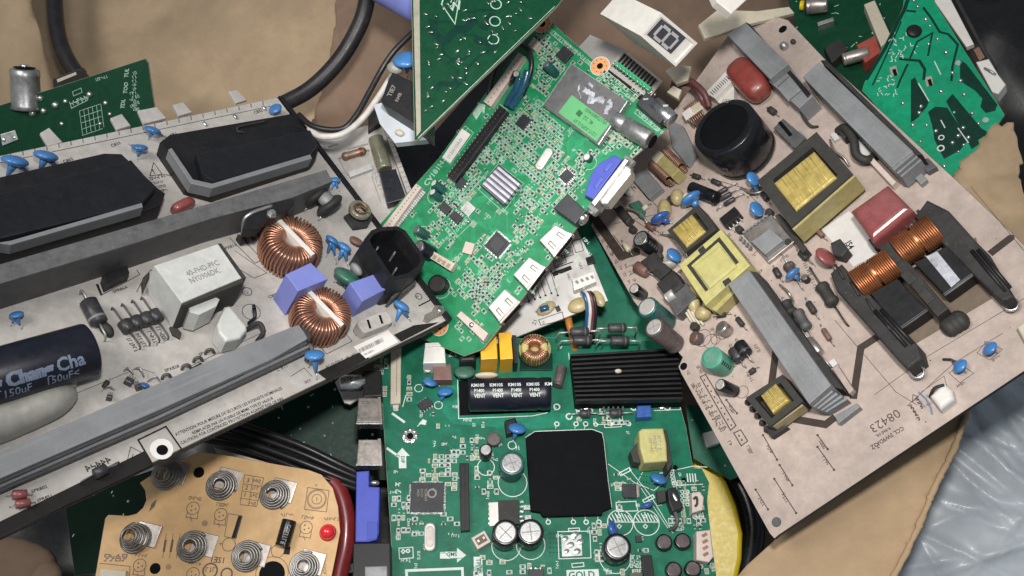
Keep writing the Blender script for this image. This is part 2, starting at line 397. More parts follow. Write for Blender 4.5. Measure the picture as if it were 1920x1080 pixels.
def scrib(mb, px, py, n, size, d=(1, 0), h=0, z=.3, wd=None, gap=.25):
    # tiny unreadable legend: strokes in the rhythm of characters
    X = FR.pdir(px, py, *d); Y = Vector((-X.y, X.x, 0)); k = K(px, py, h)*size; o = L(px, py, h); wd = wd or .17*k
    P = lambda x, y: o+X*x*k+Y*y*k
    for i in range(n):
        if R.random() < .1 and n > 6: continue
        x = i*(.55+gap); s = R.randrange(5)
        if s == 0: mb.rib([P(x, 0), P(x, 1)], wd, h+z); mb.rib([P(x, .9), P(x+.5, .9)], wd, h+z)
        elif s == 1: mb.rib([P(x, 0), P(x+.5, 0), P(x+.5, .9), P(x, .9)], wd, h+z, True)
        elif s == 2: mb.rib([P(x+.25, 0), P(x+.25, 1)], wd, h+z); mb.rib([P(x, 0), P(x+.5, 0)], wd, h+z)
        elif s == 3: mb.rib([P(x, .95), P(x, .5), P(x+.5, .5), P(x+.5, 0)], wd, h+z)
        else: mb.rib([P(x, 0), P(x, 1), P(x+.5, .5), P(x, .4)], wd, h+z)
def pline(mb, pts, w, h=0, z=.3, closed=False):
    k = K(*pts[0], h); mb.rib([L(x, y, h) for x, y in pts], w*k, h+z, closed)
def pfill(mb, pts, h=0, z=.3): mb.fill([L(x, y, h) for x, y in pts], h+z)
def pring(mb, px, py, r, w, h=0, z=.3, seg=22): k = K(px, py, h); mb.ring(L(px, py, h), r*k, w*k, h+z, seg)
def pdot(mb, px, py, r, h=0, z=.3, seg=12): mb.dot(L(px, py, h), r*K(px, py, h), h+z, seg)

# ---------------- component kit (pixel positions give where the top of the part shows)
def Q(pts, h=0): return [L(x, y, h) for x, y in pts]
def block(name, pts, h, m, h0=0, bev=1.2, parent=None, label=None, seg=2):
    return build(MB().prism(Q(pts, h), h0, h, bev, seg), name, m, parent, label)
def rrect(c, wx, wy, X, r, seg=4):
    X = Vector((X[0], X[1])).normalized(); Y = Vector((-X.y, X.x)); c = Vector(c[:2]); out = []
    for qx, qy, a0 in ((1, 1, 0), (-1, 1, 90), (-1, -1, 180), (1, -1, 270)):
        for i in range(seg+1):
            a = math.radians(a0+90*i/seg); out.append(c+X*(qx*(wx/2-r)+r*math.cos(a))+Y*(qy*(wy/2-r)+r*math.sin(a)))
    return out
def cap(px, py, r, h, m='black_gloss', top='steel', name='electrolytic_capacitor', foot=None, cross=True, label=None):
    # upright can: sleeve, crimp groove, metal top with vent score; foot = pixel of its base if it leans
    k = K(px, py, h); r *= k; t = L(px, py, h); b = L(foot[0], foot[1], 2) if foot else Vector((t.x, t.y, 0))
    H = (t-b).length; A = (b-t).normalized()
    prof = [(0, r*.80), (.0, r*.9), (min(r*.05, .8), r*.97), (min(r*.12, 2), r), (H*.55, r), (H*.84, r), (H*.87, r*.965), (H*.9, r), (H*.98, r), (H, r*.96)]
    o = build(MB().lathe(t, b, prof, 28), name, m, label=label)
    mb = MB().lathe(t-A*.6, t+A*1, [(0, r*.72), (.25, r*.80), (1.4, r*.81)], 26)
    build(mb, 'metal_top', top, o)
    if cross:
        U = A.orthogonal().normalized(); V = A.cross(U); q = t-A*.75; g = MB(); a0 = R.random()*3
        for a in ((a0,) if r < 12 else (a0, a0+math.pi/2)):
            D = U*math.cos(a)+V*math.sin(a); E = A.cross(D); w_ = r*.035
            g.add([q-D*r*.66-E*w_, q+D*r*.66-E*w_, q+D*r*.66+E*w_, q-D*r*.66+E*w_], [(0, 1, 2, 3)]); q = q-A*.05
        build(g, 'vent_score', 'silk_grey', o)
    g = MB()      # pale polarity stripe printed on the sleeve
    U = Vector((0, 0, 1)).cross(A); U = U.normalized() if U.length > .1 else Vector((1, 0, 0)); V = A.cross(U)
    for i in range(5):
        z0 = H*(.12+.15*i)
        vs = []
        for a in (-.55-.18, -.55, -.55+.18):
            D = (U*math.cos(a)+V*math.sin(a))*(r*1.006); vs += [t+A*z0+D, t+A*(z0+H*.09)+D]
        g.add(vs, [(0, 1, 3, 2), (2, 3, 5, 4)], True)
    if 7 < r < 40: build(g, 'polarity_stripe', 'alu_dark' if m != 'mint_sleeve' else 'pcb_deep', o)
    return o
def lying(name, a, b, r, h, m, endm=None, label=None, seg=26, hb=None, endname='end_cap'):
    # can lying on its side: pixels of its two ends, height of its axis
    A = L(*a, h); B = L(*b, hb if hb is not None else h); k = K(*a, h); r *= k; H = (B-A).length
    o = build(MB().lathe(A, B, [(0, r*.86), (r*.06, r*.97), (r*.15, r), (H*.82, r), (H*.86, r*.93), (H*.9, r), (H-r*.06, r), (H, r*.9)], seg), name, m, label=label)
    if endm:
        D = (B-A).normalized(); build(MB().lathe(A-D*.5, A+D, [(0, r*.7), (.3, r*.8), (1.2, r*.8)], seg), endname, endm, o)
    return o
def disc(px, py, h, r, ang=0, tilt=35, m='disc_blue', feet=None, th=.42, name='ceramic_disc_capacitor', label=None):
    k = K(px, py, h); r *= k; c = L(px, py, h); a = math.radians(ang)
    d = FR.pdir(px, py, math.cos(a), -math.sin(a)); t = math.radians(tilt)
    Nn = (d*math.cos(t)+Vector((0, 0, 1))*math.sin(t)).normalized(); U = Vector((0, 0, 1)).cross(Nn).normalized(); V = Nn.cross(U)
    mb = MB().ellipsoid(c, U*r, V*r, Nn*(r*th), 20, 12)
    fs = [L(*f, 0) for f in feet] if feet else [Vector((c.x, c.y, 0))-U*r*.6, Vector((c.x, c.y, 0))+U*r*.6]
    mids = []
    for f in fs:
        side = (f-c).normalized(); q = c+side*(r*.75); e = c.lerp(f, .72) if (f-c).length > r*1.2 else c.lerp(f, .9)
        mb.tube([c+side*r*.3, q, e], [r*.38, r*.3, r*.12], 8); mids.append((e, f))
    o = build(mb, name, m, label=label)
    for e, f in mids: build(MB().tube([e, e.lerp(f, .6)+Vector((0, 0, 1)), f], max(.7, r*.07), 6), 'lead', 'solder_dull', o)
    return o
def axial(a, b, r, body=.4, h=None, m='diode_black', name='diode', band=None, lead=1.3, dog=False, label=None, leadm='solder_dull'):
    k = K(*a); r *= k; h = h or r+1.5; A = L(*a, 0); B = L(*b, 0); A1 = A+Vector((0, 0, h)); B1 = B+Vector((0, 0, h)); D = (B1-A1); Ln = D.length; D.normalize()
    p0 = A1+D*Ln*(1-body)/2; Hh = Ln*body
    prof = [(0, r*.7), (Hh*.06, r), (Hh*.94, r), (Hh, r*.7)]
    if dog: prof = [(0, r*.5), (Hh*.08, r*.95), (Hh*.2, r), (Hh*.3, r*.85), (Hh*.7, r*.85), (Hh*.8, r), (Hh*.92, r*.95), (Hh, r*.5)]
    o = build(MB().lathe(p0, p0+D, prof, 14), name, m, label=label)
    if band: build(MB().lathe(p0+D*Hh*.74, p0+D*Hh*.8, [(0, r*1.02), (Hh*.1, r*1.02)], 14), 'band', band, o)
    for s1, s2, q in ((A, A1, p0), (B, B1, p0+D*Hh)):
        build(MB().tube([s1, s2.lerp(s1, .3), s2.lerp(q, .15), q], lead*k*.7, 6), 'lead', leadm, o)
    return o
def chip(c, wx, wy, d, h=5, m='chip', pins=0, sides=2, name='integrated_circuit', pl=3.2, pinm='solder', label=None, bev=.6):
    k = K(*c, h); wx *= k; wy *= k; cc = L(*c, h); X = FR.pdir(*c, *d); Y = Vector((-X.y, X.x, 0))
    o = build(MB().box(cc, wx, wy, .8, h, X, bev), name, m, label=label)
    if pins:
        for sd in range(sides):
            g = MB(); U, V, wu, wv = ((X, Y, wx, wy), (X, Y, wx, wy), (Y, -X, wy, wx), (Y, -X, wy, wx))[sd]; s = 1 if sd % 2 == 0 else -1
            for i in range(pins):
                t = (i+.5)/pins*wu*.94-wu*.47; p = cc+U*t+V*s*(wv/2)
                g.box(p+V*s*pl*.2, min(2.4, wu/pins*.55), pl*.5, h*.3, h*.55, U); g.box(p+V*s*pl*.75, min(2.4, wu/pins*.55), pl*.7, .4, h*.36, U)
            build(g, 'pin_row', pinm, o)
    return o
def toroid(px, py, h, ro, ri, H, turns, wire='copper', core='black_matt', name='toroidal_choke', bar=None, gap=.0, z0=0, wr=None, label=None, M4=None):
    k = K(px, py, h); ro *= k; ri *= k; c = L(px, py, h); zc = h-H/2; mr = (ro+ri)/2; hw = (ro-ri)/2; wr = wr or math.pi*mr/turns*.92
    co = MB(); prof = []
    for i in range(16):
        a = 2*math.pi*i/16; prof.append((hw*.9*math.copysign(abs(math.cos(a))**.6, math.cos(a)), H/2*.93*math.copysign(abs(math.sin(a))**.6, math.sin(a))))
    vs = []; fs = []
    for i in range(36):
        t = 2*math.pi*i/36
        for u, v in prof: vs.append(Vector((c.x+(mr+u)*math.cos(t), c.y+(mr+u)*math.sin(t), zc+v)))
    for i in range(36):
        for j in range(16):
            fs.append((i*16+j, i*16+(j+1) % 16, ((i+1) % 36)*16+(j+1) % 16, ((i+1) % 36)*16+j))
    co.add(vs, fs, True); wi = MB()
    g0 = math.atan2(bar[1], bar[0]) if bar else 0
    if bar: bd = FR.pdir(px, py, *bar); g0 = math.atan2(bd.y, bd.x)
    for i in range(turns):
        t = 2*math.pi*(i+.5)/turns
        if gap and min(abs((t-g0) % math.pi), math.pi-abs((t-g0) % math.pi)) < gap: continue
        pts = []; jt = R.uniform(-.3, .3)*wr/mr
        for j in range(14):
            a = 2*math.pi*j/14; u = (hw+wr*.8)*math.copysign(abs(math.cos(a))**.55, math.cos(a)); v = (H/2+wr*.8)*math.copysign(abs(math.sin(a))**.55, math.sin(a))
            tt = t+jt+ (j/14)*.5*2*math.pi/turns; pts.append((c.x+(mr+u)*math.cos(tt), c.y+(mr+u)*math.sin(tt), zc+v))
        wi.tube(pts, wr, 6, closed=True)
    if M4 is not None:
        T = Matrix.Translation(Vector((c.x, c.y, zc))) @ M4.to_4x4() @ Matrix.Translation(-Vector((c.x, c.y, zc)))
        for q in (co, wi): q.v = [T@v for v in q.v]
    o = build(co, name, core, label=label); build(wi, 'winding', wire, o)
    if bar:
        X = FR.pdir(px, py, *bar); build(MB().box(c, ro*1.75, ro*.17, h-H*.9, h+wr+2, X, .5), 'divider', 'white_plastic', o)
    return o
def tubepath(name, pts, r, m, sm=6, label=None, parent=None, seg=8):
    k = K(pts[0][0], pts[0][1], pts[0][2]); return build(MB().tube([L(*p) for p in pts], r*k, seg, sm), name, m, parent, label)
def inside(x, y, poly):
    c = False; n = len(poly)
    for i in range(n):
        x1, y1 = poly[i]; x2, y2 = poly[i-1]
        if (y1 > y) != (y2 > y) and x < (x2-x1)*(y-y1)/(y2-y1)+x1: c = not c
    return c
def traces(mb, poly, n, rnd, step=1.0, keep=(), w=.9, z=.14):
    xs = [p[0] for p in poly]; ys = [p[1] for p in poly]
    for _ in range(n):
        x, y = rnd.uniform(min(xs), max(xs)), rnd.uniform(min(ys), max(ys))
        if not inside(x, y, poly) or any(inside(x, y, q) for q in keep): continue
        o = L(x, y); a = rnd.randrange(8)*math.pi/4; nb = rnd.choice((1, 1, 2, 3, 4, 6)); l1, l2, l3 = rnd.uniform(6, 34), rnd.uniform(5, 22), rnd.uniform(6, 36); tn = rnd.choice((-1, 1))*math.pi/4
        for b in range(nb):
            p = Vector((o.x, o.y)); sp = 2.1*b; D = Vector((math.cos(a), math.sin(a))); E = Vector((-D.y, D.x)); p = p+E*sp
            pts = [p]; 
            for ll, aa in ((l1+sp*.41*(-tn/abs(tn)), a), (l2, a+tn), (l3, a)):
                p = p+Vector((math.cos(aa), math.sin(aa)))*ll; pts.append(p)
            ok = all(inside(*FR.px(q.x, q.y), poly) for q in pts)
            if ok: mb.rib(pts, w, z)
SM = {}
def smd_scatter(clusters, keep, rnd, axis, cell=(11.2, 8.4), res_m='chip', cap_m='olive_tape', maxn=95, silkm='silk_soft', outline=.85):
    silk, pads = MB(), MB(); items = []
    X = axis.normalized(); Y = Vector((-X.y, X.x, 0))
    for poly, dens, rot in clusters:
        q = [L(*p) for p in poly]; us = [a.dot(X) for a in q]; vs = [a.dot(Y) for a in q]
        cu, cv = cell if not rot else (cell[1], cell[0])
        u = min(us)
        while u < max(us):
            v = min(vs)
            while v < max(vs):
                p = X*u+Y*v; px, py = FR.px(p.x, p.y)
                if rnd.random() < dens and inside(px, py, poly) and not any(inside(px, py, kk) for kk in keep):
                    items.append((p+X*rnd.uniform(-.6, .6)+Y*rnd.uniform(-.5, .5), rot if rnd.random() < .8 else (not rot)))
                v += cv
            u += cu
    rnd.shuffle(items); cnt = {'r': 0, 'c': 0}; rest = MB()
    for p, rot in items:
        A = Y if rot else X; B = Vector((-A.y, A.x, 0)); t = rnd.random(); l = rnd.uniform(6.6, 8.6); wd = rnd.uniform(3.8, 5.2)
        C = lambda a, b: p+A*a+B*b
        if rnd.random() < outline:
            e = .75; silk.rib([C(-l/2-e, -wd/2-e), C(l/2+e, -wd/2-e), C(l/2+e, wd/2+e), C(-l/2-e, wd/2+e)]  , .9, .3, True)
        if t < .26:   # a bare footprint: pads only
            pads.box(C(-l/2+.8, 0), 1.7, wd*.8, .2, .7, A); pads.box(C(l/2-.8, 0), 1.7, wd*.8, .2, .7, A); continue
        pads.box(C(-l/2+.7, 0), 1.9, wd*.86, .2, 2.1, A); pads.box(C(l/2-.7, 0), 1.9, wd*.86, .2, 2.1, A)
        kind = 'r' if t < .66 else 'c'
        if cnt[kind] < maxn:
            cnt[kind] += 1; key = (kind, res_m, cap_m)
            nm = 'chip_resistor' if kind == 'r' else 'chip_capacitor'
            if key not in SM:
                g = MB().box((0, 0), 4.2, 3.8, 0, 2.0 if kind == 'r' else 2.5, bev=.3); SM[key] = _mesh(g, nm, res_m if kind == 'r' else cap_m, Vector((0, 0, 0)))
            o = bpy.data.objects.new(nm, SM[key]); scene.collection.objects.link(o); o.parent = ROOT
            o.location = (p+Vector((0, 0, .3)))*S; o.rotation_euler = (0, 0, math.atan2(A.y, A.x)); OFF[o.name] = p
        else: rest.box(p, 4.2, 3.8, .3, 2.3, A, .3)
        if rnd.random() < .35:
            d = B*(wd/2+1.9); s = p+d-A*2
            for i in range(3): silk.rib([s+A*(1.5*i), s+A*(1.5*i)+B*1.4], .5, .3)
    build(silk, 'component_outlines', silkm); build(pads, 'solder_pads', 'pad_tin')
    if rest.v: build(rest, 'small_surface_parts', res_m, kind='stuff')
# ================= frames
FL = Frame((.463, .539, .705), (830, 600), 1640, (830, -400))
FRR = Frame((-.614, .395, .683), (1290, 700), 1600, (320, 545))
FC = Frame((-.33, .20, .92), (930, 350), 1690, (45, 41))
FB = Frame((.05, .50, .86), (1000, 800), 1640, (100, -2))
FF = Frame((0, .42, .907), (960, 540), 2350, (1, 0))            # level ground far below
def laminate(outline, mask, edge='edge_fibre', th=6, name='laminate'):
    p = Q(outline)
    o = build(MB().prism(p, -th, -.35), name, edge)
    build(MB().prism(inset(p, .5), -.35, 0), 'solder_mask', mask)
    return o
# ================= ground and far layers
use(FF)
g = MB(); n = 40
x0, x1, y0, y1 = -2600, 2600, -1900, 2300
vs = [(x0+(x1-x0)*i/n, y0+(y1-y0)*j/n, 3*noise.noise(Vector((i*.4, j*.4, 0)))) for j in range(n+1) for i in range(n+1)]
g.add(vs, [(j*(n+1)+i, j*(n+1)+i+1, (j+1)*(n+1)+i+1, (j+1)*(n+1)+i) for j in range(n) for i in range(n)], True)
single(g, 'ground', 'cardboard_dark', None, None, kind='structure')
def folds(seed, n, span, amp, wmin=8, wmax=40):
    rn = random.Random(seed); ls = []
    for _ in range(n): a = rn.gauss(-.9, .55); ls.append((rn.uniform(-span, span), rn.uniform(-span, span), math.cos(a), math.sin(a), rn.uniform(-1, 1)*amp, rn.uniform(wmin, wmax), rn.uniform(60, 260)))
    def f(x, y):
        z = 0
        for px, py, c, s, h, w_, l_ in ls:
            d = abs((x-px)*-s+(y-py)*c); t = abs((x-px)*c+(y-py)*s); z += h*math.exp(-d/w_)*math.exp(-(t/l_)**2)
        return z
    return f
def sheet(name, frame, outline, m, label, cat, th=8, nx=36, ny=24, amp=6, freq=.004, seed=0, group=None, bend=None, crease=0, rag=0):
    # a solid sheet with gentle unevenness, cut to an outline
    use(frame); q = Q(outline)
    if rag:
        q2 = []; rn_ = random.Random(seed)
        for i in range(len(q)):
            a, b = q[i], q[(i+1) % len(q)]; n_ = max(1, int((b-a).length/9))
            for k_ in range(n_): p_ = a.lerp(b, k_/n_); v_ = noise.noise_vector(p_*.05)*rag+noise.noise_vector(p_*.21)*rag*.5; q2.append(p_+Vector((v_.x, v_.y, 0)))
        q = q2
    bm = bmesh.new(); vs = [bm.verts.new((v.x, v.y, 0)) for v in q]; bm.faces.new(vs)
    xs = [v.x for v in q]; ys = [v.y for v in q]
    for ax, lo, hi, cnt in ((0, min(xs), max(xs), nx), (1, min(ys), max(ys), ny)):
        for i in range(1, cnt):
            co = [0, 0, 0]; co[ax] = lo+(hi-lo)*i/cnt; no = [0, 0, 0]; no[ax] = 1
            bmesh.ops.bisect_plane(bm, geom=bm.verts[:]+bm.edges[:]+bm.faces[:], plane_co=co, plane_no=no)
    for v in bm.verts:
        p = Vector((v.co.x, v.co.y, seed*37.1)); z = amp*noise.noise(p*freq)+amp*.35*noise.noise(p*freq*3.1)
        if crease: z += crease*abs(noise.noise(p*freq*2.3))*-1+crease*.5*noise.ridged_multi_fractal(p*freq*2.2, 1, 2, 4, 1, 2)*.3
        if bend: z += bend(v.co.x, v.co.y)
        v.co.z = z
    r = bmesh.ops.extrude_face_region(bm, geom=bm.faces[:])
    for v in r['geom']:
        if isinstance(v, bmesh.types.BMVert): v.co.z -= th
    mb = MB(); bm.verts.index_update(); mb.v = [v.co.copy() for v in bm.verts]; mb.f = [tuple(v.index for v in f.verts) for f in bm.faces]; mb.sm = [abs(f.normal.z) > .3 or True for f in bm.faces]; bm.free()
    mb.sm = [len(f) > 0 and th < 20 for f in mb.f]
    return single(mb, name, m, label, cat, group)
FCB = Frame((-.05, .30, .95), (450, 120), 2060, (1, .03))
sheet('cardboard_sheet', FCB, [(-260, -200), (760, -200), (790, 60), (740, 300), (600, 420), (240, 420), (-260, 420)], 'cardboard',
      'smooth tan cardboard sheet behind the thick black cable at upper left', 'cardboard', 9, 60, 40, 15, .0028, 1, bend=folds(3, 40, 700, 8, 4, 20), rag=2)
FCS = Frame((.30, .22, .92), (700, 150), 1990, (1, 0))
sheet('cardboard_strip', FCS, [(650, -180), (1480, -200), (1500, 40), (1370, 260), (1100, 420), (760, 330), (600, 260), (560, 330), (620, 110)], 'cardboard_brown',
      'brown cardboard piece under the white cable and the digit displays', 'cardboard', 9, 24, 20, 22, .005, 2, rag=7)
FFL = Frame((-.38, .30, .875), (1600, 900), 1450, (1, -.8))
sheet('cardboard_flap', FFL, [(1450, 1015), (1560, 880), (1830, 720), (1812, 775), (1790, 840), (1752, 915), (1722, 990), (1672, 1090), (1640, 1180), (1300, 1180), (1400, 1060)], 'cardboard_flap',
      'tan corrugated cardboard flap under the lower right circuit board corner', 'cardboard flap', 16, 26, 18, 8, .004, 3)
use(FFL)     # crushed fluted edge of that flap, part of the same sheet
fl = bpy.data.objects['cardboard_flap']; e = MB(); ed = [(1828, 722), (1812, 775), (1790, 840), (1752, 915), (1722, 990), (1672, 1090), (1645, 1150)]
pts = []
for i in range(len(ed)-1):
    for k_ in range(16): pts.append((ed[i][0]+(ed[i+1][0]-ed[i][0])*k_/16, ed[i][1]+(ed[i+1][1]-ed[i][1])*k_/16))
e.tube([L(x, y, 3)+Vector((noise.noise(Vector((i*.3, 0, 0)))*3, 0, 1.2*noise.noise(Vector((i*.9, 3, 0))))) for i, (x, y) in enumerate(pts)], [5.0+2.2*noise.noise(Vector((i*.8, 0, 0)))+1.5*noise.noise(Vector((i*.17, 9, 0))) for i in range(len(pts))], 8)
ROOT = fl; build(e, 'fluted_edge', 'cardboard_flap', fl)
FBG = Frame((-.25, .35, .90), (1800, 950), 1600, (1, -.5))
sheet('plastic_bag', FBG, [(1640, 1200), (1690, 980), (1740, 880), (1770, 800), (1790, 690), (1880, 700), (2060, 640), (2150, 900), (2150, 1250)], 'bag_grey',
      'crinkled grey plastic bag beside the cardboard flap at lower right', 'plastic bag', 3, 120, 110, 30, .0030, 4, bend=folds(5, 150, 420, 15, 3, 16))
FTR = Frame((-.55, .2, .8), (1860, 370), 1560, (1, .8))
sheet('torn_cardboard', FTR, [(1770, 350), (1800, 300), (1868, 232), (1892, 226), (1905, 262), (1918, 300), (1905, 330), (1920, 360), (1960, 420), (2040, 520), (2000, 620), (1900, 470), (1830, 400)], 'cardboard_torn',
      'torn light brown cardboard edge behind the right board', 'cardboard', 10, 30, 30, 20, .02, 5, rag=9)
FDK = Frame((-.45, .3, .84), (1850, 700), 1900, (1, .5))  # added black sheet, stands for the dark background at the right
sheet('dark_fill', FDK, [(1720, -200), (2200, -200), (2300, 1100), (1850, 1000), (1700, 600), (1760, 300)], 'dark_fill',
      'black sheet added to fill the dark background along the right edge', 'plastic bag', 4, 30, 40, 50, .004, 6, crease=50)
FDB = Frame((.1, .35, .93), (200, 1000), 1800, (1, 0))  # added black sheet, stands for the dark void at lower left
sheet('dark_fill_sheet', FDB, [(-300, 820), (300, 760), (700, 700), (760, 1010), (760, 1250), (-300, 1250)], 'dark_fill',
      'black sheet added to fill the dark void under the tan button board', 'plastic sheet', 4, 30, 24, 30, .006, 7, crease=20)
use(Frame((.2, .4, .88), (60, 1010), 1620, (1, 0)))
mb = MB().ellipsoid(L(20, 1060, 0), Vector((75, -20, 0)), Vector((15, 45, 0)), Vector((0, 0, 26)), 20, 12, .8); mb.ellipsoid(L(82, 1078, 4), Vector((30, -6, 0)), Vector((6, 26, 0)), Vector((0, 0, 20)), 16, 10)
single(mb, 'foam_lump', 'cardboard_brown', 'dull brown lump in the bottom left corner', 'packing')

FWL = Frame((.42, .22, .88), (20, 40), 1900, (1, 0))
sheet('cardboard_sheet', FWL, [(-260, -200), (20, -200), (48, -60), (62, 20), (88, 110), (104, 176), (60, 230), (-260, 260)], 'cardboard', 'tan cardboard box wall folding up in the top left corner', 'cardboard', 10, 24, 30, 14, .005, 8, rag=3, bend=lambda x, y: 7*math.sin(x*.055))
# dark under-boards seen in the gaps
def small_board(name, frame, outline, m, label, marks=30, seed=1, cat='circuit board', edge='edge_dark', pts_m='solder_dull'):
    t = thing(name, label, cat, frame); laminate(outline, m, edge); rn = random.Random(seed); a, b = MB(), MB()
    xs = [p[0] for p in outline]; ys = [p[1] for p in outline]
    while marks > 0:
        x, y = rn.uniform(min(xs), max(xs)), rn.uniform(min(ys), max(ys))
        if not inside(x, y, outline): marks -= .2; continue
        marks -= 1; an = rn.uniform(0, 3.14); l = rn.uniform(3, 10)
        if rn.random() < .45: pline(a, [(x, y), (x+l*math.cos(an), y+l*math.sin(an))], 1.6)
        else: c = L(x, y); q = K(x, y)*rn.uniform(1.5, 3.2); b.ellipsoid(c, (q, 0, 0), (0, q, 0), (0, 0, q*.8), 8, 5)
    build(a, 'silkscreen', 'silk_soft'); build(b, 'solder_joints', pts_m)
    return t
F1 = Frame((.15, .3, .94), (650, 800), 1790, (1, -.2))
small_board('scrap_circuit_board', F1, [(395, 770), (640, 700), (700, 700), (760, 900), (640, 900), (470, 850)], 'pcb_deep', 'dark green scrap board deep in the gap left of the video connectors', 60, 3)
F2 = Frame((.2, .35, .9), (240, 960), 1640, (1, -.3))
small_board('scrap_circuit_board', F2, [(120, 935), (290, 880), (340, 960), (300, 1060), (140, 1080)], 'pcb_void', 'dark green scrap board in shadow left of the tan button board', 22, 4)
F3 = Frame((-.1, .35, .93), (1150, 520), 1860, (1, 0))
t = small_board('blank_green_board', F3, [(1060, 430), (1120, 400), (1200, 520), (1290, 700), (1250, 760), (930, 720), (920, 640)], 'pcb_sea', 'plain teal green board under the white narrow board', 10, 5)
F4 = Frame((-.1, .35, .93), (1340, 830), 1800, (1, .3))
t = small_board('scrap_circuit_board', F4, [(1285, 760), (1360, 760), (1420, 880), (1370, 900), (1300, 860)], 'pcb_sea', 'green board corner with a white socket below the pale board edge', 6, 6)
block('socket', [(1318, 812), (1340, 806), (1350, 830), (1325, 838)], 22, 'white_plastic')
F5 = Frame((-.35, .35, .87), (1600, 60), 1960, (1, .8))
t = small_board('jack_board', F5, [(1440, -120), (1760, -120), (1720, 120), (1640, 240), (1580, 190), (1500, 70)], 'pcb_dark', 'dark green board with red and yellow audio jacks at the top right', 50, 7)
o = lying('audio_jack', (1552, 8), (1512, 12), 15, 34, 'shell_worn'); lying('audio_jack', (1500, 10), (1508, 10), 9, 34, 'yellow_bright')
o = block('audio_jack', [(1606, 84), (1640, 66), (1652, 96), (1622, 118)], 40, 'red_jack', 4, 2, label='red audio jack')
lying('jack_barrel', (1628, 98), (1580, 112), 12, 36, 'shell_worn', 'red_jack'); block('audio_jack', [(1545, 88), (1575, 72), (1590, 92), (1560, 118)], 30, 'black_dusty', 0, 2)
block('slot_connector', [(1620, 8), (1640, 0), (1672, 70), (1652, 88)], 26, 'ivory', 0, 1.5)
block('shield_tab', [(1532, 42), (1562, 32), (1564, 38), (1534, 48)], 20, 'steel', 0, .6)
F6 = Frame((-.35, .35, .87), (1660, 210), 1840, (1, .8))
# transparent case, black box under the centre board
F7 = Frame((-.05, .38, .92), (760, 320), 1900, (1, .1))
mb = MB().prism(Q([(690, 265), (800, 262), (930, 150), (960, 60), (1040, 20), (990, 420), (740, 470), (700, 380)]), -30, 0, 3)
use(F7); mb = MB().prism(Q([(690, 265), (800, 262), (900, 150), (980, 60), (1060, 60), (960, 420), (740, 470), (700, 380)]), -30, 0, 3)
single(mb, 'black_casing', 'black_gloss', 'glossy black casing in the gap left of the centre board', 'casing')

# ================= LEFT POWER BOARD
T = thing('power_board', 'large off-white power board with black inverter transformers and copper chokes at left', 'circuit board', FL)
OUT = [(-90, 311), (520, 183), (838, 600), (700, 668), (-90, 1048)]
laminate(OUT, 'pcb_white', 'edge_fibre', 6)
mb = MB().prism(Q([(522, 181), (532, 184), (847, 598), (839, 605), (833, 598)], 0), -12, 3, 1); build(mb, 'side_rail', 'black_plastic')
mb = MB().prism(Q([(838, 602), (841, 605), (701, 675), (-90, 1054), (-90, 1049)], -6), -11, -6.5, .5); build(mb, 'bottom_tray', 'edge_dark')
for q in ([(75, 250), (92, 240), (117, 267), (90, 275)], [(207, 222), (228, 214), (245, 236), (219, 244)], [(258, 208), (294, 201), (312, 222), (269, 233)], [(324, 197), (343, 192), (360, 211), (335, 218)], [(429, 172), (444, 169), (463, 188), (442, 194)]):
    p = inset(Q(q, 0), .3); a = MB(); q0 = Q(q, 0)
    b = rrect((0, 0), 1, 1, (1, 0), .1)
    build(MB().prism(q0, -5, 1.5, 1.4, 3), 'edge_tab', 'pcb_white')
ink, band = MB(), MB()
pline(ink, [(-60, 318), (523, 196)], 1.3); 
for i in range(22): x = 20+i*22.5; y = 305-.2085*(x); pline(ink, [(x, y-12.5), (x+1, y-5)], 1.2)
for q in ([(-90, 1022), (270, 846), (286, 872), (-90, 1048)], [(594, 698), (680, 658), (692, 672), (612, 712)], [(738, 628), (776, 610), (824, 604), (752, 641)]): band = MB(); pfill(band, q); build(band, 'black_border', 'silk_black')
band = MB(); pline(band, [(259, 825), (311, 800), (343, 846), (288, 874)], 3.2, closed=True)
build(band, 'hole_frame', 'silk_black')
wm = MB(); pdot(wm, 303, 842, 21, seg=24); build(wm, 'mounting_pad', 'label_white')
hl = MB(); pdot(hl, 304, 844, 10.5, z=.7, seg=20); build(hl, 'mounting_hole', 'black_matt')
d = (1, -.44)
for s_, x, y, sz in (('ATTENTION: POUR MESURE DE SECURITE LES INTENSITE NOMINALES', 330, 818, 9.2), ('REMPLACER PAR UN FUSIBLE DE MEME TYPE ET VALEUR', 362, 815, 8.6), ('CAUTION: FOR CONTINUED PROTECTION AGAINST RISK OF FIRE', 340, 834, 9.2), ('REPLACE ONLY WITH SAME TYPE AND RATING OF FUSE', 378, 829, 8.6)):
    text(ink, s_, x, y, sz, d, bold=.012, sx=.82)
text(ink, 'AC OUTPUT 140-240V~', 612, 691, 7.5, (1, -.45), bold=.01); text(ink, 'F101 4A 250V', 628, 702, 7, (1, -.45))
pline(ink, [(245, 838), (238, 866), (268, 850)], 1.2, closed=True); pline(ink, [(250, 851), (243, 866)], 1)
for s_, x, y in (('SPR86A', 213, 550), ('SPX811', 374, 668), ('SPX813', 420, 470), ('SPX828', 310, 698), ('C809', 505, 560), ('SPR802', 60, 925), ('SPR851', 70, 942), ('C833', 210, 276), ('SR1', 322, 256), ('C863', 120, 306), ('C832', 478, 214)):
    text(ink, s_, x, y, 9, (1, -.36), bold=.012)
scrib(ink, 165, 885, 5, 12, (1, -.4)); scrib(ink, 105, 935, 7, 6, (1, -.4)); scrib(ink, 117, 950, 7, 6, (1, -.4))
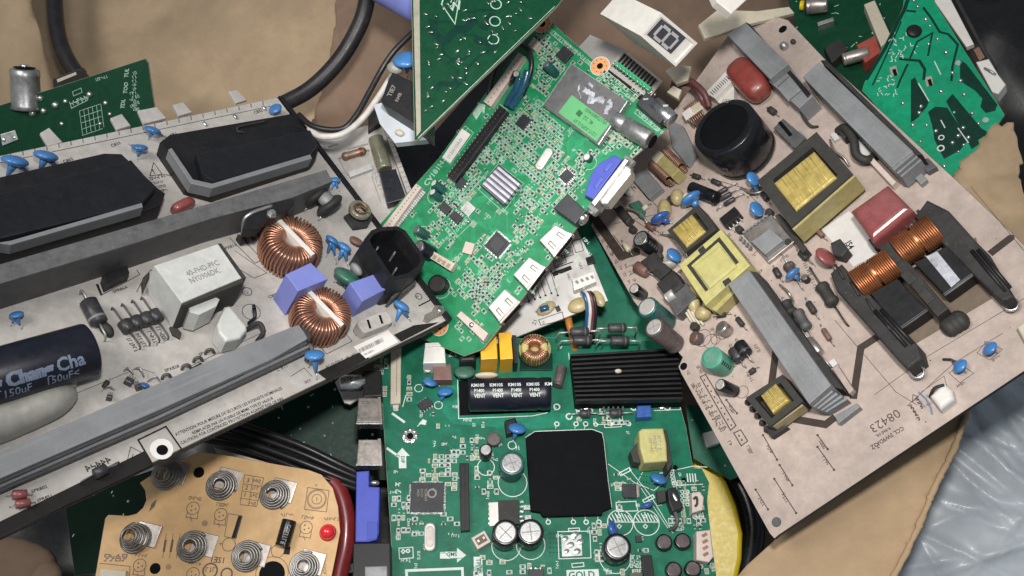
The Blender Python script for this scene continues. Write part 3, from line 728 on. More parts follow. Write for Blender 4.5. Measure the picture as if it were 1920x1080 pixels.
for x, y in ((245, 640), (262, 633), (284, 628), (300, 620)): scrib(ink, x-8, y-5, 6, 7, (.55, .85))
pline(ink, [(281, 330), (288, 305), (304, 327)], 1.6, closed=True); text(ink, '!', 288, 326, 15, (1, -.2), bold=.03)
for i in range(4): scrib(ink, 283+i*3, 338+i*8, 8 if i == 0 else 6, 7 if i == 0 else 5, (1, -.2))
pline(ink, [(180, 533), (189, 554), (262, 515), (256, 506)], 1.4); pline(ink, [(182, 533), (190, 553)], 4); pline(ink, [(256, 548), (270, 520), (283, 506), (300, 520), (330, 625)], 1.2)
pline(ink, [(444, 437), (492, 487), (478, 494), (430, 446)], 1.2); pline(ink, [(440, 470), (500, 512), (476, 522), (440, 500)], 1); pline(ink, [(500, 640), (560, 612), (575, 628), (520, 655)], 1, closed=True)
pring(ink, 463, 547, 9, 1.3); pring(ink, 471, 585, 17, 1.2); pring(ink, 674, 622, 12, 1.2); text(ink, 'Q', 460, 552, 10, (1, -.4))
pline(ink, [(560, 512), (600, 560), (575, 575)], 1); pline(ink, [(635, 610), (660, 640), (612, 664), (600, 650)], 1.2)
pline(ink, [(785, 574), (816, 558), (832, 584), (800, 597)], 2.6, closed=False); pring(ink, 785, 556, 6.5, 1.4); text(ink, 'N', 781, 559, 8, (1, -.4)); pline(ink, [(793, 539), (806, 553), (800, 541)], 1.3, closed=True)
pline(ink, [(-10, 800), (260, 690), (290, 700)], 1); pline(ink, [(350, 690), (500, 620)], 1); text(ink, 'C 811', 520, 697, 10, (1, -.42))
pline(ink, [(545, 706), (570, 690), (585, 706)], 1); scrib(ink, 574, 720, 3, 6, (1, -.4)); pline(ink, [(0, 905), (540, 668)], 1)
build(ink, 'silkscreen', 'silk_black')
st = MB()      # barcode sticker
q = [(663, 650), (728, 619), (747, 641), (686, 672)]; block('barcode_sticker', q, .6, 'label_white', .1, 0)
bc = MB()
for i in range(26): x = 672+i*1.75; y = 655-i*.85; pline(bc, [(x, y), (x+3.8, y+7)], R.choice((.6, .9, 1.3)), z=.9)
text(bc, '140-240V~', 682, 668, 6, (1, -.46), z=.9); build(bc, 'barcode', 'silk_black', bpy.data.objects['barcode_sticker'])
tr = MB(); pring(tr, 0, 0, 1, 1)
# inverter transformers
def inverter(base, h1, top, h2, strip, hs, lbl):
    o = block('inverter_transformer', base, h1, 'black_plastic', bev=2, label=lbl)
    block('upper_housing', top, h2, 'moulded_black', h1-2, 2.5, o); block('core_edge', strip, hs, 'alu', h1-1, .8, o)
    return o
o = inverter([(-90, 352), (195, 287), (228, 288), (296, 352), (310, 362), (302, 385), (265, 398), (-90, 492)], 42, [(-90, 392), (-40, 372), (246, 299), (292, 352), (266, 382), (-90, 470)], 62, [(-90, 475), (0, 456), (20, 459), (268, 388), (266, 380), (20, 451), (-90, 468)], 64, 'larger black transformer block at the far left')
o = inverter([(300, 266), (318, 252), (545, 213), (600, 268), (592, 296), (404, 357), (352, 342)], 34, [(368, 288), (582, 243), (596, 270), (582, 290), (400, 342), (378, 325)], 54, [(316, 280), (322, 277), (362, 336), (398, 344), (582, 289), (585, 297), (398, 353), (358, 344)], 57, 'black transformer block near the board top edge')
sl = MB(); pts = [L(500, 227, 36), L(455, 236, 36), L(445, 240, 36), L(447, 247, 36), L(456, 247, 36)]; sl.tube(pts, 2.0, 8, 4); build(sl, 'moulded_rib', 'black_dusty', o)
# heatsinks
o = block('heatsink', [(-90, 521), (612, 318), (624, 340), (548, 371), (400, 409), (258, 455), (-90, 560)], 68, 'alu_dark', 0, 1.2, label='long upper heatsink bar')
block('top_face', [(-90, 522), (611, 319), (623, 340), (548, 370.5), (400, 408.5), (258, 454), (-90, 559)], 68.6, 'alu_dusty', 67.6, .2, o)
p = [(457, 430), (462, 412), (480, 398), (540, 372), (552, 374), (552, 384), (540, 394), (500, 412), (486, 428)]
o = block('mounting_clip', p, 84, 'black_plastic', 62, 2); c_ = L(509, 402, 84)
s_ = build(MB().lathe(c_+Vector((0, 0, 0)), c_+Vector((0, 0, 6)), [(0, 8.5), (1.5, 8.5), (1.5, 5.8), (7, 5.8), (8, 5)], 6, False), 'bolt', 'steel', o)
o2 = build(MB().tube([L(455, 437, 50), L(458, 412, 74), L(475, 398, 84), L(510, 386, 84)], 3, 8, 5), 'spring_arm', 'steel', o)
o = block('heatsink', [(-90, 886), (198, 763), (440, 655), (560, 608), (579, 634), (509, 674), (300, 768), (-90, 936)], 38, 'alu', 0, 1, label='long lower heatsink rail with grooves')
for i, (hh, dy) in enumerate(((30, 9), (24, 17), (16, 25))):
    block('groove_step', [(-90, 934+dy-9), (300, 765+dy-9), (575, 632+dy-9), (580, 634+dy), (300, 766+dy), (-90, 936+dy)], hh, 'alu_dark' if i != 1 else 'alu', hh-7, .5, o)
block('end_block', [(560, 600), (566, 597), (585, 632), (580, 640)], 40, 'black_dusty', 0, 1)
lo_ = L(575, 655, 12); build(MB().tube([L(571, 642, 20), L(583, 650, 22), L(586, 668, 14), L(580, 676, 0)], 4, 8, 5), 'rail_clip', 'alu_dark')
# big lying capacitor
o = lying('bulk_capacitor', (172, 654), (-110, 737), 51, 44, 'navy_sleeve', None, 'large dark blue lying capacitor', 40)
A0 = L(172, 654, 44); B0 = L(-110, 737, 44); ax = (B0-A0).normalized(); rr = 51*K(172, 654, 44)*1.008; vv = -ax; wv = Vector((0, 0, 1)); uv = vv.cross(wv)
wr_ = MB()
def wrap(x, y): a = math.radians(28)-y/rr; return A0+vv*x-uv*math.cos(a+math.radians(0))*rr*-1*-1+wv*math.sin(a)*rr if False else A0+vv*x+uv*math.cos(a)*rr+wv*math.sin(a)*rr
side = 1
def wrapper(x0, ang):
    def f(x, y): a = math.radians(ang)+y/rr; return A0+vv*(x0+x)+uv*math.cos(a)*rr+wv*math.sin(a)*rr
    return f
Lw = (B0-A0).length
for x0, s_ in ((-196, 'Chang Chang'), (-74, 'Chang Cha')):
    pass
text(wr_, 'Chang Chang', 0, 0, 26, mapf=wrapper(-Lw*.98, 38), bold=.03, sx=.85); text(wr_, 'Chang Cha', 0, 0, 26, mapf=wrapper(-122, 38), bold=.03, sx=.85)
for x0, s_ in ((-245, '450v 150uF'), (-160, '450v 150uF'), (-76, '150uF<')): text(wr_, s_, 0, 0, 18, mapf=wrapper(x0, 14), bold=.01, sx=.8)
build(wr_, 'sleeve_lettering', 'silk_blue', o)
gl = MB(); A1 = L(140, 736, 14); B1 = L(-90, 822, 14); gl.tube([A1.lerp(B1, t)+Vector((0, 0, 1.5*math.sin(t*9))) for t in [i/12 for i in range(13)]], [9, 19, 24, 26, 27, 28, 28, 29, 29, 29, 29, 29, 29], 18, 3); gl.ellipsoid(L(70, 752, 10), (60, 18, 0), (-8, 26, 0), (0, 0, 22), 20, 12)
build(gl, 'silicone_blob', 'glue')
# silver cored coil box
top = [(289, 498), (409, 457), (453, 521), (341, 568)]
o = block('boxed_inductor', top, 74, 'core_white', 2, 1.2, label='silver white boxed inductor with printed code')
block('core_edge', [(408, 456), (415, 456), (462, 520), (455, 524)], 70, 'ferrite', 0, 1, o)
block('core_edge', [(340, 571), (345, 573), (458, 529), (455, 523), (452, 522)], 71, 'ferrite', 0, .6, o)
block('core_edge', [(318, 612), (324, 626), (338, 634), (341, 624), (330, 612)], 6, 'ferrite', 0, 1, o); block('bobbin', [(354, 574), (403, 556), (412, 561), (406, 574), (374, 590), (356, 585)], 56, 'core_white', 8, 1, o)
block('core_edge', [(268, 520), (280, 508), (281, 515), (270, 541)], 20, 'ferrite', 0, 1, o)
mk = MB(); text(mk, '40-FHD-PFC', 352, 519, 17, (1, -.38), 74, .7, .0, .78); text(mk, 'NY0906DK.', 358, 532, 17, (1, -.38), 74, .7, .0, .78); build(mk, 'printed_code', 'silk_grey', o)
o = block('film_capacitor', [(421, 574), (432, 572), (463, 610), (464, 618), (452, 633), (424, 640), (410, 622), (408, 606)], 42, 'core_white', 6, 5, seg=4, label='glossy white box capacitor')
tubepath('lead', [(466, 606, 12), (478, 594, 26), (476, 574, 30), (476, 578, 34)], 3.4, 'black_plastic'); tubepath('jumper_loop', [(462, 618, 8), (485, 606, 26), (494, 622, 24), (482, 640, 8)], 4.4, 'black_dusty')
# diodes in a row
for i, (dx, dy) in enumerate(((0, 0), (18.5, -7), (37.5, -13.5), (55, -19.5))):
    a = (209+dx, 581+dy); b = (262+dx*.96, 655+dy*.93); o = axial(a, b, 12.5, .26, 9, 'diode_black', 'diode', lead=2.6, leadm='alu_dark', label='axial diode number %s from the left in the row' % ('one', 'two', 'three', 'four')[i] if False else None)
axial((150, 908), (222, 870), 11, .33, 9, 'diode_black', 'diode', lead=2.2, leadm='alu_dark', label='dark diode near the bottom board edge')
axial((150, 552), (196, 640), 16, .5, 16, 'diode_black', 'diode', 'alu', lead=3, label='large dark diode beside the lying capacitor')
build(MB().ellipsoid(L(200, 618, 8), (8, 3, 0), (-3, 13, 0), (0, 0, 9)), 'thermistor', 'black_dusty')
o = block('transistor', [(192, 515), (238, 496), (243, 510), (198, 532)], 26, 'black_plastic', 2, 2)
axial((12, 932), (60, 930), 9, .6, 7, 'maroon_film', 'resistor'); axial((18, 952), (66, 944), 8, .6, 7, 'maroon_film', 'resistor')
# blue ceramic discs
for x, y, h, r, ang, feet in ((28, 302, 34, 24, 75, [(8, 340), (60, 330)]), (86, 292, 34, 22, 75, [(70, 330), (115, 322)]), (286, 244, 26, 16, 70, [(278, 262), (312, 258)]), (262, 277, 22, 15, 100, [(240, 270), (258, 300)]),
                              (516, 204, 18, 13, 160, [(505, 214), (528, 214)]), (628, 337, 16, 11, 110, [(620, 362), (636, 360)]), (31, 590, 14, 13, 120, [(20, 612), (40, 618)]),
                              (623, 450, 28, 14, 50, [(610, 484), (630, 490)]), (646, 463, 28, 15, 50, [(630, 496), (652, 500)]), (590, 666, 34, 19, 115, [(578, 690), (594, 712)]), (753, 573, 24, 17, 60, [(739, 612), (770, 604)])):
    disc(x, y, h, r, ang, 48, feet=feet)
disc(652, 520, 32, 29, 55, 52, 'disc_green', name='varistor', label='dark green disc varistor'); disc(668, 452, 12, 14, 60, 60, 'brown_block', name='varistor', label='small brown disc')
disc(590, 368, 34, 26, 140, 20, 'black_dusty', name='thermistor'); disc(618, 384, 34, 28, 140, 20, 'black_dusty', name='thermistor')
gl = MB().ellipsoid(L(588, 356, 44), (14, 2, 0), (-3, 16, 0), (0, 0, 12)); build(gl, 'silicone_blob', 'alu_pale'); build(MB().ellipsoid(L(612, 374, 44), (15, 2, 0), (-3, 16, 0), (0, 0, 12)), 'silicone_blob', 'alu_pale'); build(MB().ellipsoid(L(668, 505, 34), (7, 2, 0), (-2, 14, 0), (0, 0, 9)), 'silicone_blob', 'alu_pale')
c_ = L(674, 396, 22); mb = MB(); mb.tube([c_+Vector((17*math.cos(a*.35), 17*math.sin(a*.35), a*.18)) for a in range(34)], 4.4, 10); o = build(mb, 'inrush_coil', 'glass_olive'); build(MB().tube([c_+Vector((11*math.cos(a*.4), 11*math.sin(a*.4), 8+a*.12)) for a in range(26)], 1.5, 6), 'winding', 'copper', o)
build(MB().prism(Q([(646, 404), (668, 392), (700, 406), (690, 424), (664, 428)], 8), 0, 8, 1), 'coil_base', 'black_dusty')
# chokes and boxes
toroid(553, 446, 58, 55, 17, 56, 46, 'copper', 'brown_block', bar=(65, 66), gap=.17, label='copper wound choke next to the upper heatsink')
toroid(609, 579, 50, 53, 17, 50, 46, 'copper', 'brown_block', bar=(65, 66), gap=.17, label='copper wound choke next to the lower heatsink')
block('safety_capacitor', [(536, 514), (583, 492), (615, 523), (559, 546)], 75, 'violet_box', 0, 1.4, label='larger violet blue box capacitor')
block('safety_capacitor', [(656, 530), (707, 512), (730, 539), (680, 565)], 52, 'violet_box', 0, 1.4, label='smaller violet blue box capacitor')
# mains inlet
def ringprism(outer, inner, z0, z1):
    mb = MB(); n = len(outer); vs = [(p[0], p[1], z) for q in (outer, inner) for z in (z0, z1) for p in q]
    fs = []
    for i in range(n):
        j = (i+1) % n; fs += [(i, j, n+j, n+i), (2*n+i, 2*n+j, 3*n+j, 3*n+i), (n+i, n+j, 3*n+j, 3*n+i), (i, j, 2*n+j, 2*n+i)]
    return mb.add(vs, fs)
sk = [(684, 447), (696, 432), (711, 426), (745, 424), (760, 432), (792, 476), (797, 490), (791, 504), (770, 519), (742, 526), (728, 520), (690, 462)]
o = build(MB().prism(Q([(x-14, y+22) for x, y in sk], 44), 0, 44, 2), 'mains_inlet', 'black_dusty', label='black three pin mains inlet')
q = Q(sk, 84); build(ringprism(q, inset(q, 8), 40, 84), 'inlet_rim', 'black_plastic', o)
q2 = inset(q, 10); build(MB().prism(q2, 40, 52), 'inlet_floor', 'black_matt', o)
for x, y in ((708, 465), (740, 474), (743, 504)): c_ = L(x, y, 74); build(MB().box(c_, 8, 3, 50, 74, (1, .6), .8), 'pin', 'steel', o)
for x, y in ((748, 547), (768, 537)): build(MB().box(L(x, y, 32), 5, 40, 0, 32, FR.pdir(x, y, 1, .9), .6), 'ground_blade', 'alu_dark')
c_ = L(704, 603, 22); X = FR.pdir(704, 603, 61, -24); o = build(MB().prism(rrect(c_, 66, 26, X, 8), 0, 22, 2), 'fuse_holder', 'pcb_white')
for dx in (-14, 12): build(MB().box(c_+X*dx, 4, 17, 20, 22.6, X+Vector((X.y, -X.x, 0))*.3), 'slot', 'black_matt', o)
pts = Q([(794, 601), (797, 590), (810, 583), (816, 572), (830, 573), (836, 582), (828, 590), (815, 596), (802, 604)], 4); o = build(MB().prism(pts, 0, 4, .8), 'ground_lug', 'shell_worn'); build(MB().lathe(L(826, 581, 5), L(826, 581, 5)+Vector((0, 0, 2)), [(0, 5.5), (2, 5.5), (2, 3)], 16), 'eyelet', 'chrome', o)
# odds and ends
for x, y, s_, an in ((243, 712, 15, .5), (262, 722, 12, -.3), (206, 742, 10, .2)):
    chip((x, y), s_, s_*.75, (1, an), 12, 'diode_black', 3, 1, name='transistor', pl=7, pinm='steel', bev=2)
for p_ in ([(232, 696, 0), (240, 690, 12), (250, 700, 10)], [(252, 692, 0), (262, 690, 14), (270, 706, 8)], [(276, 716, 0), (292, 706, 12), (300, 716, 0)], [(196, 730, 0), (204, 724, 10), (214, 732, 0)]): tubepath('component_lead', p_, 1.6, 'steel', 5)
disc(272, 722, 9, 9, 60, 50, 'disc_deep'); 
for x, y in ((313, 708), (394, 661), (350, 690), (372, 676)): build(MB().tube([L(x-9, y+3, 0), L(x-6, y-4, 9), L(x+3, y-6, 10), L(x+8, y+1, 0)], 2.4, 8, 4), 'jumper_wire', 'alu_dark')
axial((190, 735), (205, 712), 5, .5, name='resistor', m='ferrite'); axial((350, 705), (385, 686), 7, .6, name='resistor', m='diode_black')
build(MB().ellipsoid(L(343, 386, 12), (22, 4, 0), (-3, 9, 0), (0, 0, 12), 14, 8, .7), 'film_capacitor', 'maroon_film', label='red film capacitor between transformer and heatsink')
for i in range(8): x, y = 452+i*12, 446-i*5; build(MB().box(L(x, y, 14), 5, 14, 0, 14, FR.pdir(x, y, 1, -.4)), 'heatsink_pin', 'ferrite')
for x, y in ((384, 233), (441, 219), (495, 203)): build(MB().ellipsoid(L(x, y, 2), (4, 0, 0), (0, 6, 0), (0, 0, 4), 10, 6), 'solder_joint', 'solder')
# ================= small green board standing behind the left board
FS1 = Frame((.18, -.30, .94), (150, 200), 1790, (272, -87))
T = thing('tuner_board', 'small dark green board with solder joints behind the white tabs at upper left', 'circuit board', FS1)
laminate([(-80, 223), (272, 110), (278, 118), (292, 215), (290, 330), (-80, 400)], 'pcb_dark', 'edge_fibre', 7)
s = MB()
for x, y, t_ in ((240, 146, 'TUL'), (238, 176, 'TOO'), (233, 204, 'TDL')): text(s, t_, x, y, 9.5, (.1, -1), bold=.03)
for i in range(10): scrib(s, 250, 140+i*7.5, 2, 5, (1, -.3))
for i in range(6): scrib(s, 245+(i % 2)*10, 178+i*6, 2, 5, (1, -.3))
for i in range(5): pline(s, [(149+i*1.2, 208+i*11.5), (188+i*1.2, 195+i*11.5)], .9)
for i in range(6): pline(s, [(149+i*8, 208-i*2.7), (155+i*8, 252-i*2.7)], .9)
pline(s, [(132, 195), (166, 180), (164, 188), (134, 203)], 1.2, closed=True); scrib(s, 134, 199, 5, 9, (1, -.35)); pline(s, [(136, 172), (152, 165), (154, 173), (138, 180)], 1, closed=True); scrib(s, 180, 152, 6, 5, (1, -.3))
build(s, 'silkscreen', 'silk_soft')
for x, y, r in ((168, 177, 6), (76, 184, 6), (104, 197, 7), (61, 212, 7), (82, 208, 6), (123, 190, 5), (116, 232, 4.5), (198, 193, 5), (206, 214, 4.5), (188, 232, 4), (8, 262, 6), (28, 258, 5)):
    c_ = L(x, y, 0); k_ = K(x, y)*r; build(MB().ellipsoid(c_, (k_, 0, 0), (0, k_, 0), (0, 0, k_*.9), 12, 8), 'solder_joint', 'solder')
block('metal_tab', [(0, 252), (28, 244), (34, 262), (4, 274)], 4, 'solder_dull')
mb = MB().lathe(L(50, 205, -10), L(46, 128, -10), [(0, 30), (8, 27), (58, 26), (64, 27), (76, 27), (78, 24)], 28); o = build(mb, 'aerial_socket', 'steel')
c_ = L(46, 128, -10); A = (c_-L(50, 205, -10)).normalized(); build(MB().lathe(c_+A*.5, c_+A*3, [(0, 19), (1.5, 20)], 24), 'socket_mouth', 'black_matt', o); build(MB().lathe(c_+A*1, c_+A*7, [(0, 9), (6, 9), (7, 6)], 18), 'socket_core', 'chrome', o)
o = block('usb_port', [(99, 148), (150, 128), (156, 136), (156, 160), (101, 176)], -4, 'black_plastic', -30, 1.5); block('port_tongue', [(106, 149), (142, 135), (144, 140), (108, 155)], -2, 'ivory', -10, .5, o)

# ================= dark green board hanging over the centre
FS2 = Frame((.10, .26, .96), (850, 120), 1490, (1, 0))
T = thing('green_power_board', 'dark green board with solder joints, corner pointing down at top centre', 'circuit board', FS2)
laminate([(768, -160), (1170, -160), (1046, 10), (1012, 44), (780, 264), (777, 262)], 'pcb_dark', 'edge_fibre', 9)
s = MB(); pfill(s, [(771, -150), (785, -150), (789, 246), (781, 256)]); build(s, 'bare_strip', 'edge_fibre')
s = MB(); pline(s, [(843, -40), (828, 8), (853, 45), (868, -40)], 2.4); text(s, 'W', 842, 22, 26, (1, -.2), bold=.01)
pline(s, [(845, 5), (855, -20), (851, 15), (864, -15)], 2)
for x, y in ((930, 8), (928, 40), (925, 74)): pring(s, x, y, 10, 2)
pline(s, [(1040, 12), (784, 259)], 1.1); build(s, 'silkscreen', 'silk_soft')
rn = random.Random(5); n = 0
while n < 62:
    x, y = rn.uniform(795, 1010), rn.uniform(0, 240)
    if x+y*1.02 > 1030: continue
    n += 1; a = rn.uniform(-1, 1.2); l = rn.uniform(4, 9); c_ = L(x, y, 0); e_ = L(x+l*math.cos(a), y+l*math.sin(a), rn.uniform(2, 7))
    build(MB().tube([c_, c_.lerp(e_, .5), e_], [2.2, 1.3, .9], 7), 'solder_joint', 'solder')
s = MB(); tp = [(795, 10), (1000, 0), (1000, 20), (795, 235)]; traces(s, tp, 60, rn, w=3.5); build(s, 'copper_traces', 'pcb_deep')
pass
# things under / left of it
use(Frame((-.3, .1, .95), (735, 20), 1750, (1, .5)))
T = thing('electrolytic_capacitor', 'violet blue capacitor marked 450v, cut by the top edge', 'capacitor', FR)
o = lying('sleeve', (714, -30), (840, 40), 34, 34, 'violet_box'); k_ = 34*K(714, -30, 34)*1.01; A0 = L(714, -30, 34); B0 = L(840, 40, 34); vx = (B0-A0).normalized(); uv = vx.cross(Vector((0, 0, 1)))
def wr2(x, y): a = math.radians(68)+y/k_; return A0+vx*(18+x)+uv*math.cos(a)*k_+Vector((0, 0, 1))*math.sin(a)*k_
s = MB(); text(s, '450v 22', 0, 0, 21, mapf=wr2, bold=.015, sx=.8); build(s, 'lettering', 'label_white', o)
def wr3(x, y): a = math.radians(112)+y/k_; return A0+vx*(0+x)+uv*math.cos(a)*k_+Vector((0, 0, 1))*math.sin(a)*k_
use(Frame((-.15, .3, .94), (740, 190), 1640, (1, .35)))
T = thing('relay_board', 'black relay and big blue disc on a hidden board at top centre', 'circuit board', FR)
o = block('relay', [(728, 148), (736, 135), (800, 165), (800, 245), (714, 190)], 60, 'black_plastic', 0, 2)
s = MB(); text(s, 'TIE7', 733, 182, 13, (.45, -.9), 60, .7, .02); text(s, 'RMB', 746, 192, 10, (.45, -.9), 60, .7, .01); build(s, 'printed_code', 'silk_grey', o)
disc(762, 112, 60, 26, 80, 60, 'disc_blue'); build(MB().ellipsoid(L(740, 128, 50), (15, 0, 0), (0, 12, 0), (0, 0, 10), 14, 10), 'glue_blob', 'glue')
build(MB().prism(Q([(700, 196), (716, 192), (800, 246), (800, 262), (740, 268), (712, 232)], 10), -6, 10, 1), 'base_board', 'bag_grey'); c_ = L(749, 249, 14); build(MB().ellipsoid(c_, (9, 0, 0), (0, 6, 0), (0, 0, 5)), 'solder_joint', 'ivory')

# white supply piece between left and centre boards
FW2 = Frame((.1, .3, .94), (680, 330), 1790, (1, -.2))
T = thing('supply_board', 'grimy white board with a glass fuse and olive capacitor between the two big boards', 'circuit board', FW2)
laminate([(590, 262), (700, 232), (722, 230), (745, 300), (790, 420), (740, 470), (700, 440), (620, 330)], 'pcb_white', 'edge_fibre', 6)
mb = MB().prism(Q([(717, 232), (726, 236), (778, 372), (768, 376)], 16), -4, 16, 1); build(mb, 'board_edge_guard', 'pcb_white')
for x0, x1 in ((719, 728),):
    s = MB()
    for i in range(14): t_ = i/14; pline(s, [(720+t_*48, 240+t_*130), (727+t_*48, 238+t_*130)], 1.6, 16)
    build(s, 'tick_marks', 'silk_grey')
o = lying('olive_capacitor', (704, 258), (722, 318), 14, 18, 'glass_olive'); block('relay', [(711, 322), (742, 316), (762, 372), (726, 382)], 26, 'navy_sleeve', 0, 2)
axial((636, 300), (692, 284), 8, .8, 9, 'copper_dull', 'glass_fuse', 'copper_orange', dog=True); block('fuse_holder', [(652, 322), (694, 306), (698, 316), (656, 332)], 12, 'core_white')
s = MB(); pline(s, [(615, 276), (634, 270)], 3.4); pline(s, [(652, 280), (690, 270)], 3); 
for i in range(12): scrib(s, 700+i*3.4, 330+i*7, 3, 6, (1, -.3))
pline(s, [(636, 300), (652, 330), (690, 318)], 1); pline(s, [(697, 330), (714, 380)], 1.4); text(s, '02T', 668, 329, 6, (1, -.3)); build(s, 'silkscreen', 'silk_grey')
build(MB().prism(Q([(690, 208), (718, 206), (722, 225), (690, 246)], 14), 0, 14, 2), 'transistor', 'black_dusty')

# cables
def cable(name, pts, r, frame, m, label, cat='cable', sm=8, seg=14, group=None):
    use(frame); k_ = K(*pts[0][:2], pts[0][2]); mb = MB().tube([L(*p) for p in pts], r*k_, seg, sm); return single(mb, name, m, label, cat, group)
FCA = Frame((-.02, .30, .95), (400, 100), 1960, (1, 0))
cable('power_cable', [(100, -90, 40), (101, -20, 40), (108, 60, 40), (130, 118, 38), (175, 170, 30), (250, 222, 14), (340, 250, 6), (430, 244, 20), (520, 200, 75), (580, 168, 100), (630, 120, 120), (665, 66, 140), (686, 10, 160), (694, -80, 180)], 14, FCA, 'cable_black', 'thick black power cable looping over the cardboard sheet')
FCA2 = Frame((.1, .3, .94), (640, 240), 1700, (1, 0))
cable('white_wire', [(580, 240, 10), (600, 255, 22), (640, 252, 30), (676, 226, 34), (704, 190, 40), (730, 150, 50), (738, 136, 52)], 6, FCA2, 'wire_white', 'white wire curving along the black wire towards the relay', 'wire')
cable('black_wire', [(560, 215, 10), (590, 238, 22), (640, 242, 30), (668, 216, 36), (694, 170, 44), (716, 130, 54), (740, 95, 70), (775, 60, 80)], 5.5, FCA2, 'wire_black', 'black wire running beside the white wire', 'wire')
FCA3 = Frame((.1, .35, .93), (560, 830), 1640, (1, 0))
for i, (dy, r_) in enumerate(((0, 7), (14, 6), (30, 7), (44, 5))):
    cable('black_lead', [(395-i*6, 780+dy, 20), (440, 792+dy, 26), (500, 812+dy, 30), (570, 838+dy, 30), (640, 872+dy*.8, 20), (700, 900+dy*.6, 4)], r_, FCA3, 'wire_black',
          ('uppermost', 'second from the top', 'third from the top', 'lowest and thinest'.replace('thinest', 'thinnest'))[i]+' black lead of the bundle between tan and left boards', 'wire', group='black leads bundled under the left board')
use(FCA3); single(MB().prism(Q([(400, 838), (412, 842), (520, 872), (560, 892), (420, 872)], 4), 0, 4, 1), 'paper_slip', 'ivory', 'thin pale paper sliver above the tan button board', 'paper')

# ================= CENTRE MAIN BOARD
T = thing('main_board', 'bright green main board with three HDMI sockets and a tuner can in the centre', 'circuit board', FC)
OUTC = [(1010, 26), (1030, 38), (1108, 108), (1188, 178), (1252, 240), (1183, 298), (1080, 428), (934, 618), (905, 655), (870, 668), (780, 630), (702, 432), (822, 297), (992, 62)]
laminate(OUTC, 'pcb_green', 'edge_fibre', 6)
tuner = [(1018, 197), (1071, 119), (1177, 190), (1122, 272)]
hd = [[(1011, 450), (1041, 422), (1069, 437), (1036, 478)], [(962, 515), (992, 482), (1019, 499), (987, 541)], [(915, 576), (946, 542), (972, 564), (936, 603)]]
keep = [tuner]+hd+[[(895, 354), (935, 306), (982, 346), (944, 400)], [(905, 459), (932, 430), (958, 458), (934, 485)], [(834, 328), (934, 195), (952, 208), (852, 338)], [(822, 300), (880, 195), (908, 190), (834, 330)],
        [(700, 440), (790, 338), (806, 352), (730, 440)], [(890, 190), (985, 80), (1010, 95), (920, 215)], [(1085, 380), (1100, 310), (1160, 275), (1200, 300), (1110, 400)], [(1035, 390), (1062, 360), (1105, 392), (1080, 425)],
        [(1000, 312), (1020, 272), (1045, 285), (1020, 320)], [(1040, 115), (1055, 90), (1080, 110), (1065, 130)], [(700, 440), (760, 420), (850, 560), (850, 680), (700, 680)], [(1000, 30), (1020, 20), (1140, 110), (1120, 145), (1100, 130)],
        [(925, 90), (970, 75), (1010, 100), (1000, 160), (940, 215), (920, 210)], [(1180, 190), (1220, 170), (1270, 240), (1240, 250)]]
rn = random.Random(21); s = MB(); traces(s, [(1010, 60), (1180, 260), (930, 600), (860, 640), (740, 430), (990, 80)], 380, rn, keep=[tuner], w=.8)
for i in range(12):   # fan of meander lines by the heatsink
    pline(s, [(905+i*2.2, 318-i*5), (918+i*2, 305-i*4), (925+i*3.2, 300-i*4), (940+i*2, 312-i*3)], .9, z=.14)
build(s, 'copper_traces', 'pcb_green_pale')
smd_scatter([([(1000, 60), (1190, 190), (1240, 250), (1180, 290), (1080, 420), (935, 600), (860, 640), (790, 620), (760, 420), (820, 320), (990, 90)], .10, 0), ([(940, 225), (1010, 185), (1060, 250), (1040, 320), (985, 335), (930, 280)], 0.95, 1), ([(900, 260), (940, 225), (950, 300), (905, 320)], 0.73, 0), ([(870, 300), (915, 265), (925, 290), (880, 325)], 0.86, 1),
             ([(985, 345), (1040, 270), (1060, 290), (1000, 380), (960, 405)], 0.95, 1), ([(1060, 290), (1110, 270), (1060, 380), (1000, 430), (960, 420)], 0.67, 1), ([(1080, 290), (1160, 290), (1090, 385), (1040, 360)], 0.73, 0),
             ([(835, 335), (900, 300), (905, 350), (850, 420), (800, 400)], 0.80, 0), ([(800, 420), (850, 370), (890, 420), (840, 470), (780, 450)], 0.57, 1), ([(860, 500), (900, 440), (960, 440), (990, 400), (1030, 420), (970, 500), (900, 560)], 0.63, 1),
             ([(855, 520), (900, 520), (945, 540), (900, 590), (860, 560)], 0.89, 1), ([(880, 540), (930, 500), (945, 515), (895, 580)], 0.95, 0), ([(1010, 60), (1060, 80), (1110, 120), (1050, 130), (1010, 110)], 0.63, 0), ([(995, 90), (1030, 80), (1060, 120), (1020, 185), (1000, 170)], 0.86, 1),
             ([(1130, 125), (1200, 175), (1180, 205), (1115, 150)], 0.95, 0), ([(1150, 240), (1200, 240), (1170, 290), (1130, 280)], 0.73, 1), ([(850, 590), (900, 600), (920, 640), (860, 640)], 0.60, 0), ([(1120, 270), (1180, 240), (1230, 245), (1180, 300)], 0.67, 0)],
            keep, random.Random(4), FC.pdir(930, 350, 45, 41))
s = MB()
text(s, 'CV181H-X', 801, 350, 15.5, (38, -52), bold=.02, sx=1.0)
for q in ([(829, 296), (872, 236), (888, 249), (845, 309)], tuner, [(897, 355), (934, 308), (982, 344), (944, 398)], [(905, 459), (932, 431), (957, 458), (934, 484)], [(838, 330), (938, 196), (953, 208), (853, 342)], [(848, 428), (876, 405), (886, 417), (858, 444)], [(1010, 250), (1022, 230), (1031, 236), (1019, 257)]): pline(s, q, 1.0, closed=True)
for x, y in ((813, 345), (808, 360), (786, 430), (788, 464), (820, 532), (1015, 122), (1016, 140), (1098, 297)): pring(s, x+7, y+8, 14 if x != 820 else 20, 1.2)
